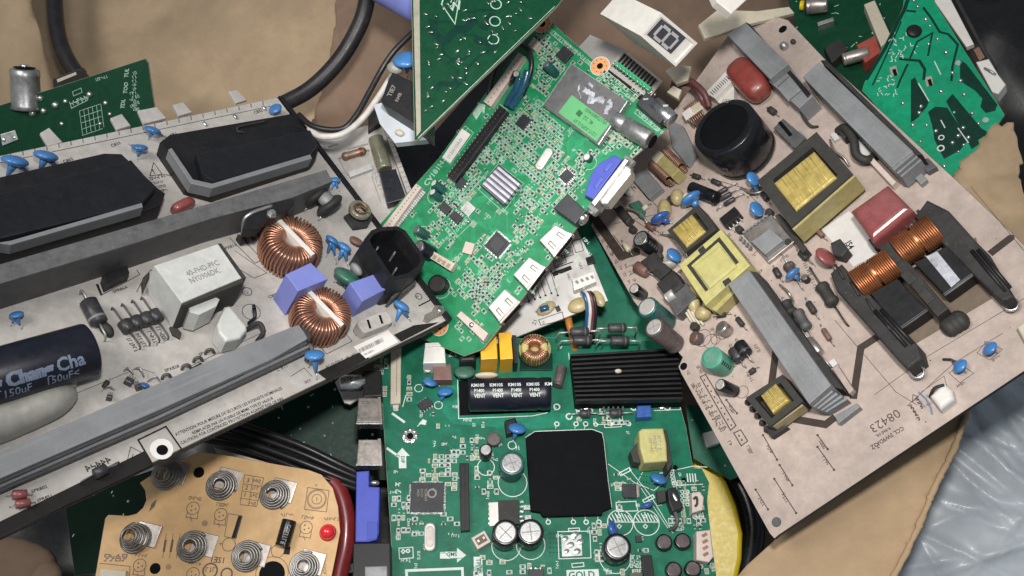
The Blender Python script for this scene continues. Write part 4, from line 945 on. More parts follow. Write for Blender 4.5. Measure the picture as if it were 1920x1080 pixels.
pline(s, [(934, 306), (1016, 226), (1050, 190)], .8); pfill(s, [(886, 213), (898, 195), (894, 192), (910, 197), (908, 214), (904, 208), (893, 225)])
for i in range(9): x, y = 1030+i*9, 60+i*7.5; scrib(s, x, y, 3, 7, (1, .85))
pline(s, [(1031, 52), (1082, 96), (1078, 102), (1027, 58)], 1, closed=True); pline(s, [(1133, 130), (1195, 180), (1188, 190), (1126, 140)], 1, closed=True); pline(s, [(1195, 205), (1238, 240), (1232, 246), (1190, 212)], 1, closed=True)
for i in range(6): scrib(s, 1196+i*7, 214+i*6, 3, 6, (1, .8))
for i in range(90): x = rn.uniform(840, 1100); y = rn.uniform(200, 560); scrib(s, x, y, rn.randint(2, 4), 5, rn.choice(((1, .9), (-.8, 1), (.8, -1))))
for i, (x, y) in enumerate(((864, 425), (869, 419), (874, 413), (858, 431))): pring(s, x, y, 2.6, 1)
for i in range(16): x, y = 912+i*3.6, 498+i*.0; 
build(s, 'silkscreen', 'silk_soft')
for x, y, r in ((1017, 45, 17), (1125, 124, 17.5), (824, 612, 17)): s = MB(); pdot(s, x, y, r, z=.4, seg=24); build(s, 'copper_pad', 'copper_pad')
s = MB(); s = MB(); h_ = MB()
for x, y, r in ((1017, 45, 17), (1125, 124, 17.5), (824, 612, 17)):
    pring(s, x, y, r+1, 1.3, z=.5); pdot(h_, x, y, 6, z=.8, seg=16)
    for i in range(9): a = i*.7; pdot(h_, x+12*math.cos(a), y+12*math.sin(a), 1.1, z=.8, seg=6)
build(s, 'pad_outlines', 'silk_white'); build(h_, 'mounting_holes', 'black_matt')
# tuner can, label, residue
o = build(MB().prism(Q(tuner, 20), 0, 20, 1.2), 'tuner_can', 'steel'); block('can_lid', [(1020, 197), (1072, 121), (1175, 190), (1121, 270)], 20.8, 'alu_dusty', 19.8, .4, o)
l_ = block('green_label', [(1047, 211), (1072, 178), (1144, 232), (1118, 265)], 21.5, 'label_green', 20.9, 0, o); s = MB()
dd = (-70, -50); text(s, 'CDT-3SPS12-37', 1120, 252, 9.5, dd, 21.5, .3, .01, .9); text(s, '4L 22', 1114, 229, 10.5, dd, 21.5, .3, .01); text(s, '(A)17208059655', 1139, 230, 9.5, dd, 21.5, .3, .01, .82)
pfill(s, [(1079, 213), (1086, 205), (1093, 212), (1086, 220)], 21.5); s_ = None
ob = build(s, 'label_lettering', 'ink_green', o)
rr_ = random.Random(9)
for pts_, w_ in (([(1095, 168), (1110, 178), (1106, 190), (1122, 186), (1134, 190)], 6.5), ([(1140, 188), (1146, 196), (1138, 204), (1136, 214)], 5.5), ([(1104, 156), (1112, 164)], 4), ([(1086, 160), (1085, 172), (1090, 184)], 1.6)):
    mb = MB(); P_ = [L(x, y, 21.3) for x, y in pts_]; mb.tube(P_, [w_*rr_.uniform(.6, 1.2) for _ in range((len(P_)-1)*6+1)], 8, 6)
    for v in mb.v: v.x += 2.6*noise.noise(v*.31); v.y += 2.6*noise.noise(v*.27+Vector((5, 0, 0))); v.z = 20.8+(v.z-21.3)*.22+.5
    build(mb, 'torn_sticker_residue', 'residue', o)
o = build(MB().lathe(L(1150, 222, 16), L(1224, 266, 16), [(0, 11), (3, 15), (24, 15), (26, 13.5), (29, 17), (70, 17), (80, 17), (82, 14.5)], 26), 'aerial_socket', 'steel')
build(MB().lathe(L(1223.2, 265.4, 16), L(1226, 267, 16), [(0, 13), (1.5, 13)], 20), 'socket_mouth', 'black_matt', o)
o = block('audio_socket', [(1192, 194), (1212, 172), (1256, 208), (1236, 232)], 30, 'chip', 0, 1.5); build(MB().lathe(L(1226, 196, 18), L(1264, 230, 18), [(0, 15), (34, 15), (40, 14.5), (46, 14.5), (47, 11)], 24), 'socket_barrel', 'chrome', o)
for x, y in ((1211, 186), (1248, 198)): build(MB().box(L(x, y, 31), 9, 3, 28, 31.6, (1, .8)), 'contact', 'steel', o)
# rows of pins and the white ribbon socket at the upper right edge
rs = block('ribbon_socket', [(1152, 122), (1158, 115), (1222, 164), (1216, 172)], 6, 'pcb_green_pale', 0, 1)
for i in range(13): x, y = 1147+i*6.4, 124+i*4.9; build(MB().tube([L(x, y, 1), L(x+3, y-4, 9), L(x+6, y-8, 9)], 1.2, 6), 'socket_pin', 'solder', rs)
# VGA
o = block('vga_socket', [(1096, 366), (1108, 326), (1124, 305), (1153, 290), (1166, 299), (1112, 374)], 26, 'vga_pale', 0, 2, label='pale violet blue video socket')
block('moulded_step', [(1112, 350), (1126, 330), (1132, 334), (1118, 354)], 28, 'vga_blue', 24, 1, o); block('moulded_step', [(1130, 318), (1144, 302), (1150, 306), (1136, 322)], 28, 'vga_blue', 24, 1, o)
f_ = block('socket_flange', [(1108, 380), (1172, 296), (1178, 301), (1115, 386)], 34, 'steel', -14, 1, o)
mb = MB().prism(rrect(L(1147, 350, 14), 92, 27, FR.pdir(1147, 350, 62, -84), 10), -4, 30, 3); 
sh = build(MB().prism(Q([(1122, 374), (1128, 382), (1138, 382), (1183, 326), (1183, 316), (1174, 308), (1166, 310)], 24), -10, 24, 3), 'socket_shell', 'shell', o)
for x, y in ((1172, 297), (1105, 388)): c_ = L(x, y, 14); D = FR.pdir(x, y, 1, .8); build(MB().lathe(c_, c_+D*20, [(0, 8), (20, 8)], 6, False), 'hex_post', 'steel', o)
o = block('headphone_socket', [(1037, 390), (1064, 363), (1098, 396), (1078, 420)], 26, 'chip', 0, 1.5); build(MB().lathe(L(1084, 404, 13), L(1100, 416, 13), [(0, 11), (16, 11), (18, 8)], 20), 'socket_barrel', 'chrome', o)
for i, q in enumerate(hd):
    o = block('hdmi_socket', q, 20, 'shell', 0, 1.5, label=('upper', 'middle', 'lower')[i]+' metal HDMI socket of the centre board'); A_, B_, C_, D_ = [Vector(p) for p in q]
    for t0 in (.18, .68):
        a = A_.lerp(D_, t0)*.0+ (A_.lerp(B_, .5)).lerp(D_.lerp(C_, .5), .0); 
        base = D_.lerp(C_, t0); inn = A_.lerp(B_, t0); u = base.lerp(inn, .12); v = base.lerp(inn, .55); sx = (C_-D_).normalized()*4.2
        s = MB(); pline(s, [tuple(u), tuple(v), tuple(v+sx*1.5), tuple(u+sx*1.5)], 1.7, 20, .4); build(s, 'spring_slot', 'edge_brown', o)
    s = MB(); pline(s, [tuple(A_.lerp(D_, .5)), tuple(B_.lerp(C_, .5))], 1.0, 20, .35); pline(s, [tuple(A_.lerp(D_, .93)), tuple(B_.lerp(C_, .93))], 1.4, 20, .35); build(s, 'shell_seam', 'shell_worn', o)
    block('socket_opening', [tuple(C_.lerp(D_, .1)+Vector((4, 2))), tuple(C_.lerp(D_, .1)+Vector((6, 4))), tuple(D_.lerp(C_, .1)+Vector((5, 6))), tuple(D_.lerp(C_, .1)+Vector((3, 4)))], 14, 'black_matt', 5, .3, o)
    block('socket_lip', [tuple(C_+Vector((1, -1))), tuple(C_+Vector((4, 2))), tuple(D_+Vector((3, 4))), tuple(D_+Vector((0, 1)))], 19, 'shell_worn', 1, .5, o)
# heatsink with fins
hs = [(902, 347), (935, 311), (975, 344), (944, 383)]; o = block('chip_heatsink', hs, 12, 'alu', 3, .8); block('chip_body', [(900, 348), (935, 308), (978, 344), (944, 388)], 3, 'chip', .5, .4, o)
A_, B_, C_, D_ = [Vector(p) for p in hs]
for i in range(5):
    t0 = (i+.08)/5; t1 = (i+.62)/5; block('fin', [tuple(B_.lerp(A_, t0)), tuple(B_.lerp(A_, t1)), tuple(C_.lerp(D_, t1)), tuple(C_.lerp(D_, t0))], 24, 'white_fins', 11, .8, o)
dC = (45, 41)
chip((932, 458), 37, 36, (48, 42), 5, 'chip', 14, 4); build(MB().box(L(932, 458, 5.2), 22, 22, 5, 5.6, FR.pdir(932, 458, 48, 42)), 'chip_mark', 'diode_black')
chip((981, 228), 24, 22, (-30, 38), 6, 'chip', 4, 2); chip((1058, 101), 26, 24, (30, 26), 7, 'chip', 4, 2); chip((1062, 330), 21, 22, (40, 38), 5, 'chip', 5, 4); chip((864, 343), 20, 16, (-30, 38), 6, 'chip', 3, 1)
chip((834, 390), 24, 17, (40, 36), 6, 'chip', 4, 2); chip((854, 407), 24, 17, (40, 36), 6, 'chip', 4, 2); chip((877, 391), 24, 22, (40, 36), 3, 'solder_dull', 0); chip((878, 465), 22, 20, (-10, 30), 8, 'pink_plastic', 0); chip((955, 152), 12, 12, (1, 1), 8, 'chip')
# pin header and connectors
hx = block('pin_header', [(838, 330), (937, 198), (951, 208), (852, 341)], 16, 'black_plastic', 0, .8)
for i in range(21):
    for j in range(2): x = 843+i*4.72+j*6; y = 326-i*6.3+j*4.6; build(MB().box(L(x, y, 16), 4.2, 4.2, 15, 19.5, FR.pdir(x, y, 99, -132), 1), 'header_pin', 'black_dusty', hx)
def strip_conn(q, h, n, m='pink_plastic', name='ribbon_socket', off=.5, slot='edge_brown'):
    o = block(name, q, h, m, 0, 1); A_, B_, C_, D_ = [Vector(p) for p in q]; s = MB()
    for i in range(n): t0 = (i+.5)/n; p = A_.lerp(B_, t0).lerp(D_.lerp(C_, t0), off); pdot(s, p.x, p.y, 1.4, h, .35, 6)
    build(s, 'pin_holes', slot, o)
    return o
strip_conn([(714, 428), (780, 344), (790, 351), (727, 438)], 14, 16); strip_conn([(906, 190), (972, 98), (984, 106), (920, 200)], 14, 12); strip_conn([(990, 84), (1001, 70), (1013, 80), (1002, 94)], 14, 3)
cn = block('ribbon_pins', [(792, 356), (798, 360), (738, 436), (733, 430)], 6, 'solder_dull', 0, .4)
s = MB()
for i in range(22): x, y = 795-i*2.9, 358+i*3.6; pline(s, [(x-2, y-2), (x+4, y+3)], .9, 6, .3)
build(s, 'pin_gaps', 'chip', cn)
o = strip_conn([(804, 483), (813, 471), (853, 494), (844, 508)], 14, 1); 
for i in range(4): x, y = 815+i*8.5, 482+i*5.3; build(MB().box(L(x, y, 14.3), 7, 8, 13.5, 14.8, FR.pdir(x, y, 40, 24), .3), 'pin_window', 'tan_tape', o)
o = block('ribbon_socket', [(856, 592), (864, 583), (915, 625), (906, 640)], 14, 'pink_plastic', 0, 1)
c_ = L(884, 609, 15); build(MB().ellipsoid(c_, (5, 0, 0), (0, 5, 0), (0, 0, 3)), 'solder_joint', 'chrome', o)
cap(813, 343, 8, 24, 'green_sleeve', 'white_plastic', foot=(832, 358), cross=False); cap(811, 360, 7.5, 22, 'green_sleeve', 'white_plastic', foot=(826, 374), cross=False); cap(781, 430, 9, 26, 'green_sleeve', 'steel', foot=(800, 442), cross=False)
cap(785, 463, 15, 34, 'navy_sleeve', 'steel', foot=(808, 476)); cap(818, 532, 18, 22, 'black_plastic', 'black_dusty', foot=(826, 536), cross=False); cap(1024, 120, 8.5, 30, 'green_sleeve', 'steel', foot=(1043, 140), cross=False); cap(1100, 294, 8, 12, 'green_sleeve', 'white_plastic', foot=(1106, 298), cross=False)
cap(968, 138, 7, 34, 'black_gloss', 'steel', foot=(960, 152), cross=False)
c_ = L(1019, 297, 8); X = FR.pdir(1019, 297, 22, -34); o = build(MB().prism(rrect(c_, 46, 17, X, 8, 6), 0, 7, 2), 'crystal', 'shell'); build(MB().prism(rrect(L(1018, 296, 9), 36, 10, X, 5, 6), 6.5, 9, 1), 'crystal_top', 'shell', o)
for x, y in ((1030, 40),): pass
tubepath('black_wire', [(916, 178, 6), (928, 130, 20), (950, 96, 34), (975, 84, 40), (993, 98, 40), (997, 122, 36), (990, 150, 28), (980, 176, 20)], 4.6, 'wire_black', 8)
for pts_ in ([(990, 132, 34), (982, 160, 26), (967, 188, 14), (958, 202, 8)], [(975, 146, 32), (968, 166, 24), (957, 184, 12), (950, 198, 6)]): tubepath('heat_shrink_sleeve', pts_, 8, 'shrink_teal', 6)
for x, y, r in ((878, 416, 3), (1140, 248, 3)): build(MB().ellipsoid(L(x, y, 3), (r, 0, 0), (0, r, 0), (0, 0, 3)), 'solder_joint', 'solder')
l_ = block('part_label', [(829, 295), (866, 241), (882, 252), (844, 306)], 1, 'label_white', .2, 0); s = MB(); text(s, '27-2001SSA.D', 842, 299, 9.5, (37, -54), 1, .3, .0, .82); build(s, 'label_lettering', 'silk_grey', l_)

# ================= white narrow board with wires
FW = Frame((-.12, .35, .93), (1050, 560), 1735, (150, -60))
T = thing('wired_white_board', 'white board with a plug socket and glued wires beside the centre board', 'circuit board', FW)
laminate([(1060, 425), (1082, 431), (1103, 472), (1140, 564), (968, 632), (915, 650), (930, 560)], 'pcb_card', 'edge_fibre', 6)
s = MB()
for i, (x0, y0, x1, y1) in enumerate(((1032, 508, 1046, 554), (1020, 512, 1034, 550), (1010, 516, 1023, 554), (1000, 522, 1013, 558), (990, 540, 1003, 561), (985, 545, 992, 565))): pline(s, [(x0, y0), (x1, y1)], 1.2); pdot(s, x1, y1, 2.2)
pfill(s, [(1034, 511), (1070, 498), (1073, 505), (1038, 519)]); pline(s, [(1040, 503), (1075, 491)], 2); pline(s, [(1032, 505), (1040, 522)], 1.4)
for q in ([(1036, 485), (1058, 478), (1062, 492), (1040, 500)], [(1050, 470), (1072, 463), (1075, 478), (1054, 484)], [(1072, 452), (1088, 448), (1094, 470), (1080, 474)], [(1010, 600), (1054, 585), (1058, 600), (1014, 610)]): pline(s, q, 1.2, closed=True)
text(s, 'JR1', 1040, 493, 9, (1, -.3)); text(s, 'C12', 1058, 476, 9, (1, -.3)); text(s, 'WR1', 1062, 514, 7, (.4, 1)); text(s, 'Z1', 1004, 610, 10, (.3, -1)); text(s, '4SR3', 1082, 492, 8, (.5, 1)); text(s, '0', 1018, 608, 8, (1, -.3))
build(s, 'silkscreen', 'silk_black')
o = block('plug_socket', [(1072, 522), (1114, 508), (1118, 528), (1076, 545)], 22, 'white_plastic', 0, 1.5)
for i in range(4): build(MB().box(L(1082+i*9.5, 529-i*3.2, 22), 5, 7, 21, 22.6, (1, .3)), 'pin_slot', 'silk_grey', o)
chip((1107, 487), 15, 14, (1, -.3), 9, 'black_plastic', 0, name='transistor'); build(MB().ellipsoid(L(1085, 572, 5), (22, 0, 0), (0, 15, 0), (0, 0, 8)), 'glue_blob', 'glue_yellow'); build(MB().ellipsoid(L(1122, 560, 4), (10, 4, 0), (-4, 18, 0), (0, 0, 6)), 'glue_blob', 'glue_yellow'); build(MB().ellipsoid(L(1024, 578, 3), (20, 4, 0), (-3, 12, 0), (0, 0, 5)), 'glue_blob', 'glue_yellow')
axial((1005, 586), (1038, 576), 6, .5, m='wire_blue', name='diode'); chip((1046, 578), 8, 10, (1, -.4), 6)
for i, (m_, x) in enumerate((('wire_blue', 1097), ('wire_white', 1103), ('wire_maroon', 1108), ('wire_black', 1113))):
    cable(('insulated_wire'), [(x-6, 548, 18), (x, 556, 26), (x+4, 580, 16), (x+2, 610, -8), (x-3, 650, -40), (x-10, 700, -70)], 3.4, FW, m_, ('blue', 'white', 'dark red', 'black')[i]+' wire leaving the white board socket', 'wire', 6, 8, group='wires from the white board socket')
cable('ribbon_wire', [(1064, 590, -20), (1068, 610, -12), (1076, 640, -20), (1080, 690, -60)], 7, FW, 'wire_orange', 'orange brown wire below the white board', 'wire')
for m_ in (1,): pass

# ================= digit displays
def display(label, face, depth, n, lam, digits):
    fr = Frame(n, face[0], lam, (face[1][0]-face[0][0], face[1][1]-face[0][1]))
    t = thing('digit_display', label, 'display', fr, 'seven segment displays at top right'); q = Q(face)
    build(ringprism(q, inset(q, 5), -depth, 0), 'housing', 'display_white'); A_, B_, C_, D_ = [Vector(p) for p in face]
    f = MB().prism(inset(q, 5), -depth, -4); fo = build(f, 'filler', 'display_white')
    U = lambda a, b: tuple(A_.lerp(B_, a).lerp(D_.lerp(C_, a), b))
    if digits:
        p = [U(.10, .06), U(.76, .06), U(.76, .94)] 
        build(MB().prism(Q([U(.09, .14), (U(.74, .10)), U(.74, .80), U(.09, .84)], -3), -4, -2.9), 'dark_face', 'display_face', fo)
        s = MB(); seg = [[(.20, .30), (.20, .70)], [(.42, .30), (.42, .70)], [(.64, .30), (.64, .70)], [(.22, .27), (.40, .27)], [(.44, .27), (.62, .27)], [(.22, .73), (.40, .73)], [(.44, .73), (.62, .73)]]
        for a, b in seg: pline(s, [U(*a), U(*b)], 6.2, -2.9, .3)
        build(s, 'segments', 'segment', fo)
    else:
        for i in range(11):
            t0 = .07+i*.078; build(MB().prism(Q([U(t0, .12), U(t0+.026, .12), U(t0+.026, .80), U(t0, .80)], -2), -12, -1.5+2), 'pin_bar', 'ferrite', fo)
    return t
display('white seven segment digit display facing up beside the capacitor', [(1240, 24), (1308, 81), (1267, 125), (1201, 67)], 135, (.42, -.50, .76), 1480, True)
display('upturned white digit display showing its pin side next to the tuner board', [(1171, 93), (1243, 152), (1216, 186), (1138, 128)], 160, (.36, -.42, .83), 1820, False)
use(Frame((.2, .1, .97), (1370, 0), 1500, (1, .5)))
single(MB().prism(Q([(1330, -30), (1400, -40), (1404, -4), (1372, 26), (1345, 4)]), -20, 0, 2), 'white_box', 'display_white', 'white plastic corner poking in from the top edge', 'casing')
use(Frame((0, .3, .95), (1330, 60), 1800, (1, -.2)))
single(MB().prism(Q([(1310, 46), (1345, 18), (1420, 20), (1480, 12), (1490, 24), (1400, 46), (1345, 66), (1322, 72)]), -10, 0, 2), 'carton_scrap', 'ivory', 'pale torn carton scrap behind the digit display', 'carton')
use(Frame((-.3, .2, .93), (1300, 230), 1760, (1, 1)))
for i, q in enumerate(([(1246, 132), (1270, 120), (1296, 124), (1290, 150), (1268, 158)], [(1250, 172), (1262, 160), (1278, 168), (1272, 186)])):
    single(MB().prism(Q(q), -12, 0, 2), 'paper_scrap', 'ivory', ('larger', 'smaller')[i]+' pale scrap showing below the digit displays', 'carton')
# ================= tan button board with springs
FK = Frame((.06, .36, .93), (420, 960), 1500, (100, 6))
T = thing('button_board', 'tan button board with coiled springs and a red light at bottom left', 'circuit board', FK)
laminate([(374, 847), (420, 853), (579, 881), (603, 890), (624, 915), (634, 950), (638, 997), (632, 1030), (612, 1130), (170, 1130), (197, 972), (203, 965), (240, 967), (256, 963), (268, 952), (274, 938), (272, 920), (262, 905), (300, 880)], 'pcb_tan', 'edge_brown', 6)
s = MB(); 
for q in ([(459, 890), (495, 896), (494, 899), (481, 950), (450, 946)], [(428, 963), (454, 967), (441, 1010), (421, 1006)]): pline(s, q, 1.1, closed=True)
for i, t_ in enumerate(('3', '2', '1')): text(s, t_, 462-i*3, 904+i*13.5, 11, (1, .12), bold=.02); pline(s, [(456-i*3, 907+i*13.5), (491-i*3, 912+i*13.5)], 1); scrib(s, 475-i*3, 904+i*13.5, 3, 6, (1, .12))
pline(s, [(475, 893), (466, 948)], 1); scrib(s, 466, 946, 3, 6, (1, .12))
for x, y in ((362, 953), (414, 965), (574, 989), (262, 1060), (362, 1076)):
    pring(s, x, y, 11.5, 1.2); pline(s, [(x-10, y+6), (x-13, y+17), (x+8, y+20), (x+10, y+6)], 1.2)
    for a in (.3, 2.2, 4.2): pdot(s, x+5*math.cos(a), y+5*math.sin(a), 1.5)
    scrib(s, x-8, y-17, 5, 6, (1, .12)); pline(s, [(x-5, y+15), (x-2, y+24)], 1.1)
pline(s, [(577, 914), (617, 920), (612, 960), (571, 955)], 1.2, closed=True); pring(s, 594, 936, 16, 1.1); pring(s, 594, 936, 9, 1.1); pring(s, 594, 936, 18, .9); pline(s, [(594, 932), (594, 940)], 1.1)
pring(s, 429, 1021, 12, 1.2); text(s, '+', 410, 1024, 12); text(s, '+', 504, 1032, 12); pring(s, 521, 1033, 12, 1.2); pring(s, 510, 1075, 30, 1.1, seg=34); text(s, '1SE1', 424, 1046, 15, (-1, -.1), bold=.02); 
scrib(s, 527, 968, 5, 6); scrib(s, 608, 976, 6, 6); text(s, 'H', 590, 912, 7)
for i in range(3): pline(s, [(305+i*13, 1046), (312+i*13, 1000)], 1); pline(s, [(307+i*13, 1035), (311+i*13, 1012)], 4)
pline(s, [(186, 1056), (244, 1062), (240, 1130)], 1.2); 
for i in range(4): scrib(s, 203+i*11, 1052, 2, 9, (.2, -1))
for i in range(5): scrib(s, 606, 1056+i*5, 2, 4)
pring(s, 394, 1070, 13, 3); pring(s, 425, 1076, 10, 3); scrib(s, 386, 1072, 3, 8)
build(s, 'legend_print', 'silk_brown'); s = MB(); pfill(s, [(447, 967), (455, 968), (443, 1010), (434, 1008)]); pfill(s, [(535, 1024), (545, 1025), (543, 1040), (531, 1039)]); build(s, 'legend_block', 'silk_black')
s = MB(); pdot(s, 373, 886, 10, z=.5, seg=20); build(s, 'hole', 'black_matt'); s = MB(); pdot(s, 291, 1066, 10, z=.5, seg=20); build(s, 'hole', 'black_matt'); s = MB(); pdot(s, 510, 1077, 24, z=.6, seg=30); build(s, 'round_opening', 'black_matt')
s = MB(); pdot(s, 384, 981, 5.5); build(s, 'copper_dot', 'copper_dull'); s = MB(); pdot(s, 316, 1063, 5.5); build(s, 'copper_dot', 'copper_dull')
s = MB(); pfill(s, [(279, 960), (284, 945), (294, 936), (290, 950)]); build(s, 'scorch_mark', 'edge_brown')
sp0 = None
for i, (x, y, tx, ty) in enumerate(((314, 893, 14, -8), (416, 911, 12, -12), (516, 929, 14, -10), (254, 1008, 22, -6), (362, 1024, 20, -4), (464, 1042, 16, -4), (571, 1062, 14, -8), (330, 1122, 10, 0))):
    if sp0 is None:
        c_ = L(x, y, 0); k_ = K(x, y); sp = MB(); pts = []; rad = []
        for a in range(150):
            t_ = a/149; an = t_*2*math.pi*4.6; r_ = (27.5-17.5*t_)*k_; pts.append(c_+Vector((r_*math.cos(an), r_*math.sin(an), 3+30*t_)))
        sp.tube(pts, 2.35*k_, 8); sp0 = build(sp, 'coil_spring', 'spring_steel')
        pl = MB().box(L(x+tx, y+ty, 3), 44*k_, 40*k_, .2, 3.2, FR.pdir(x, y, 1, .25), 1); pc = build(pl, 'contact_plate', 'shell_worn', sp0)
    else:
        o = sp0.copy(); scene.collection.objects.link(o); o.location = (L(x, y, 3-0*1)*S); o.location.z = sp0.location.z; o.rotation_euler = (R.uniform(-.07, .07), R.uniform(-.07, .07), R.uniform(0, 6)); OFF[o.name] = L(x, y, 0)
        o.scale = (1, 1, R.uniform(.7, 1.25))
        p_ = pc.copy(); scene.collection.objects.link(p_); p_.parent = o; an = -o.rotation_euler.z
        d_ = L(x+tx, y+ty, 0)-L(x, y, 0); p_.location = Matrix.Rotation(an, 3, 'Z')@(d_*S); p_.location.z = pc.location.z; p_.rotation_euler = (0, 0, an)
c_ = L(613, 997, 14); o = build(MB().lathe(L(613, 997, 14)*1, L(613, 997, 14)+Vector((0, 0, -14)), [(-7, 1), (-6, 7), (-2, 11), (3, 12), (11, 12), (11.2, 14), (13.8, 14)], 22), 'red_light', 'red_led')
o = lying('electrolytic_capacitor', (543, 975), (529, 1024), 13.5, 15, 'black_gloss', None, 'small black lying capacitor'); s = MB()
for i in range(6): x, y = 537-i*2.1, 984+i*6.6; scrib(s, x, y, 1, 9, (-.27, 1), 29, .6, 1.2)
build(s, 'sleeve_print', 'silk_grey', o)
build(MB().prism(Q([(188, 1066), (236, 1070), (232, 1130), (180, 1130)], 8), 0, 8, 1), 'ribbon_socket', 'ivory')
for x, y in ((455, 1004), (468, 1010)): pass
FRD = Frame((.05, .35, .93), (630, 960), 1600, (0, 1))
use(FRD)
mb = MB(); mb.tube([L(x, y, h) for x, y, h in ((500, 880, -8), (560, 878, 0), (606, 888, 6), (634, 920, 8), (648, 970, 8), (647, 1020, 8), (636, 1070, 6), (620, 1150, 2))], 17, 14, 6)
single(mb, 'red_shell', 'red_plastic', 'dark red glossy plastic rim behind the tan button board', 'plastic casing')
use(Frame((.05, .35, .93), (650, 740), 1735, (1, 0)))
single(MB().prism(Q([(628, 716), (640, 704), (684, 728), (684, 746), (668, 750), (656, 758), (645, 755)]), -8, 0, 2), 'plastic_bracket', 'display_white', 'pale plastic bracket under the silver phono socket', 'bracket')
use(Frame((.05, .35, .93), (650, 960), 1720, (1, 0)))
for i, (q, m_, l_) in enumerate((([(640, 892), (668, 890), (668, 905), (640, 904)], 'display_white', 'upper pale plastic piece between the red rim and the blue socket'), ([(648, 1016), (662, 1016), (662, 1032), (646, 1032)], 'ivory', 'small pale plastic piece beside the red rim, middle one'), ([(640, 1058), (665, 1056), (662, 1072), (640, 1074)], 'ivory', 'lowest pale plastic piece beside the red rim'))):
    single(MB().prism(Q(q), -20, 0, 2), 'plastic_piece', m_, l_, 'plastic piece')

# ================= BOTTOM DRIVER BOARD
T = thing('driver_board', 'green driver board with black finned heatsink and yellow transformer at bottom centre', 'circuit board', FB)
OUTB = [(700, 655), (770, 640), (1050, 632), (1262, 640), (1274, 755), (1286, 800), (1300, 878), (1316, 878), (1330, 905), (1326, 940), (1334, 1010), (1350, 1130), (735, 1130), (733, 1010), (722, 840), (716, 745)]
laminate(OUTB, 'pcb_sea', 'edge_fibre', 6)
pad = [(986, 820), (1003, 809), (1110, 805), (1129, 812), (1132, 826), (1140, 900), (1147, 951), (1133, 957), (1129, 965), (1018, 968), (1013, 960), (995, 957)]
cpad = [(768, 902), (833, 902), (833, 964), (768, 964)]; kb = [pad, cpad, [(860, 705), (1035, 700), (1035, 785), (860, 785)], [(1066, 655), (1276, 650), (1284, 758), (1076, 760)], [(725, 640), (762, 640), (762, 765), (725, 765)],
    [(860, 865), (882, 865), (882, 1000), (860, 1000)], [(935, 850), (990, 850), (990, 920), (935, 920)], [(925, 980), (1030, 980), (1030, 1050), (925, 1050)], [(890, 620), (970, 620), (970, 715), (890, 715)], [(970, 620), (1040, 620), (1040, 700), (970, 700)],
    [(1185, 800), (1265, 800), (1265, 905), (1185, 905)], [(1130, 995), (1190, 995), (1190, 1070), (1130, 1070)], [(740, 840), (768, 840), (768, 885), (740, 885)], [(820, 1020), (885, 1020), (885, 1060), (820, 1060)], [(795, 975), (818, 975), (818, 1035), (795, 1035)], [(755, 1060), (875, 1060), (875, 1090), (755, 1090)],
    [(790, 640), (860, 640), (860, 760), (790, 760)], [(1220, 1000), (1300, 1000), (1300, 1080), (1220, 1080)], [(1050, 990), (1110, 990), (1110, 1050), (1050, 1050)]]
rn = random.Random(33); s = MB(); traces(s, [(735, 780), (985, 780), (985, 960), (1140, 970), (1320, 900), (1340, 1080), (740, 1080)], 200, rn, keep=[cpad], w=.9)
pfill(s, [(828, 730), (858, 712), (1070, 780), (1064, 800), (990, 805), (850, 795), (826, 770)], z=.08)
build(s, 'copper_traces', 'pcb_sea_pale')
smd_scatter([([(782, 860), (860, 845), (865, 905), (845, 925), (838, 900), (780, 900)], .75, 0), ([(862, 815), (900, 815), (905, 870), (850, 870)], .7, 1), ([(730, 930), (768, 930), (768, 1000), (745, 1020)], .75, 1), ([(768, 965), (800, 965), (800, 1010), (765, 1010)], .7, 0),
             ([(882, 870), (945, 890), (938, 930), (885, 930)], .5, 0), ([(820, 960), (860, 965), (860, 1010), (820, 1010)], .3, 0), ([(700, 640), (732, 640), (735, 760), (705, 740)], .45, 1), ([(752, 660), (768, 655), (768, 760), (752, 760)], .9, 1),
             ([(1150, 890), (1200, 880), (1190, 960), (1150, 960)], .4, 0), ([(1260, 905), (1320, 905), (1320, 1000), (1250, 1000)], .6, 1), ([(1110, 985), (1145, 985), (1140, 1060), (1110, 1050)], .6, 1), ([(1185, 995), (1230, 990), (1225, 1060), (1190, 1060)], .45, 0),
             ([(1130, 1050), (1230, 1045), (1230, 1080), (1130, 1080)], .4, 0), ([(880, 1040), (1040, 1050), (1040, 1080), (880, 1080)], .35, 0), ([(1290, 1030), (1340, 1060), (1340, 1080), (1290, 1080)], .6, 0), ([(1075, 762), (1220, 760), (1220, 800), (1075, 800)], .3, 0), ([(795, 770), (850, 770), (850, 800), (800, 810)], .15, 1)],
            kb, random.Random(6), FB.pdir(1000, 800, 100, -2), silkm='silk_white', outline=.75)
s = MB()
def arrow(x, y, dx, dy, ln, wd, hw, hl):
    v = Vector((dx, dy)).normalized(); n_ = Vector((-v.y, v.x)); P_ = lambda a, b: (x+v.x*a+n_.x*b, y+v.y*a+n_.y*b)
    pfill(s, [P_(0, -wd/2), P_(ln-hl, -wd/2), P_(ln-hl, -hw/2), P_(ln, 0), P_(ln-hl, hw/2), P_(ln-hl, wd/2), P_(0, wd/2)])
arrow(755, 878, -.02, -1, 38, 14, 28, 15); arrow(825, 1041, 1, 0, 49, 13, 28, 17); pfill(s, [(888, 1044), (904, 1044), (908, 1130), (890, 1130)])
pfill(s, [(1062, 1069), (1122, 1067), (1124, 1088), (1063, 1090)])
for q in ([(758, 1066), (868, 1063), (870, 1076), (772, 1079)],): pline(s, [(765, 1130), (762, 1070), (867, 1066), (869, 1130)], 5)
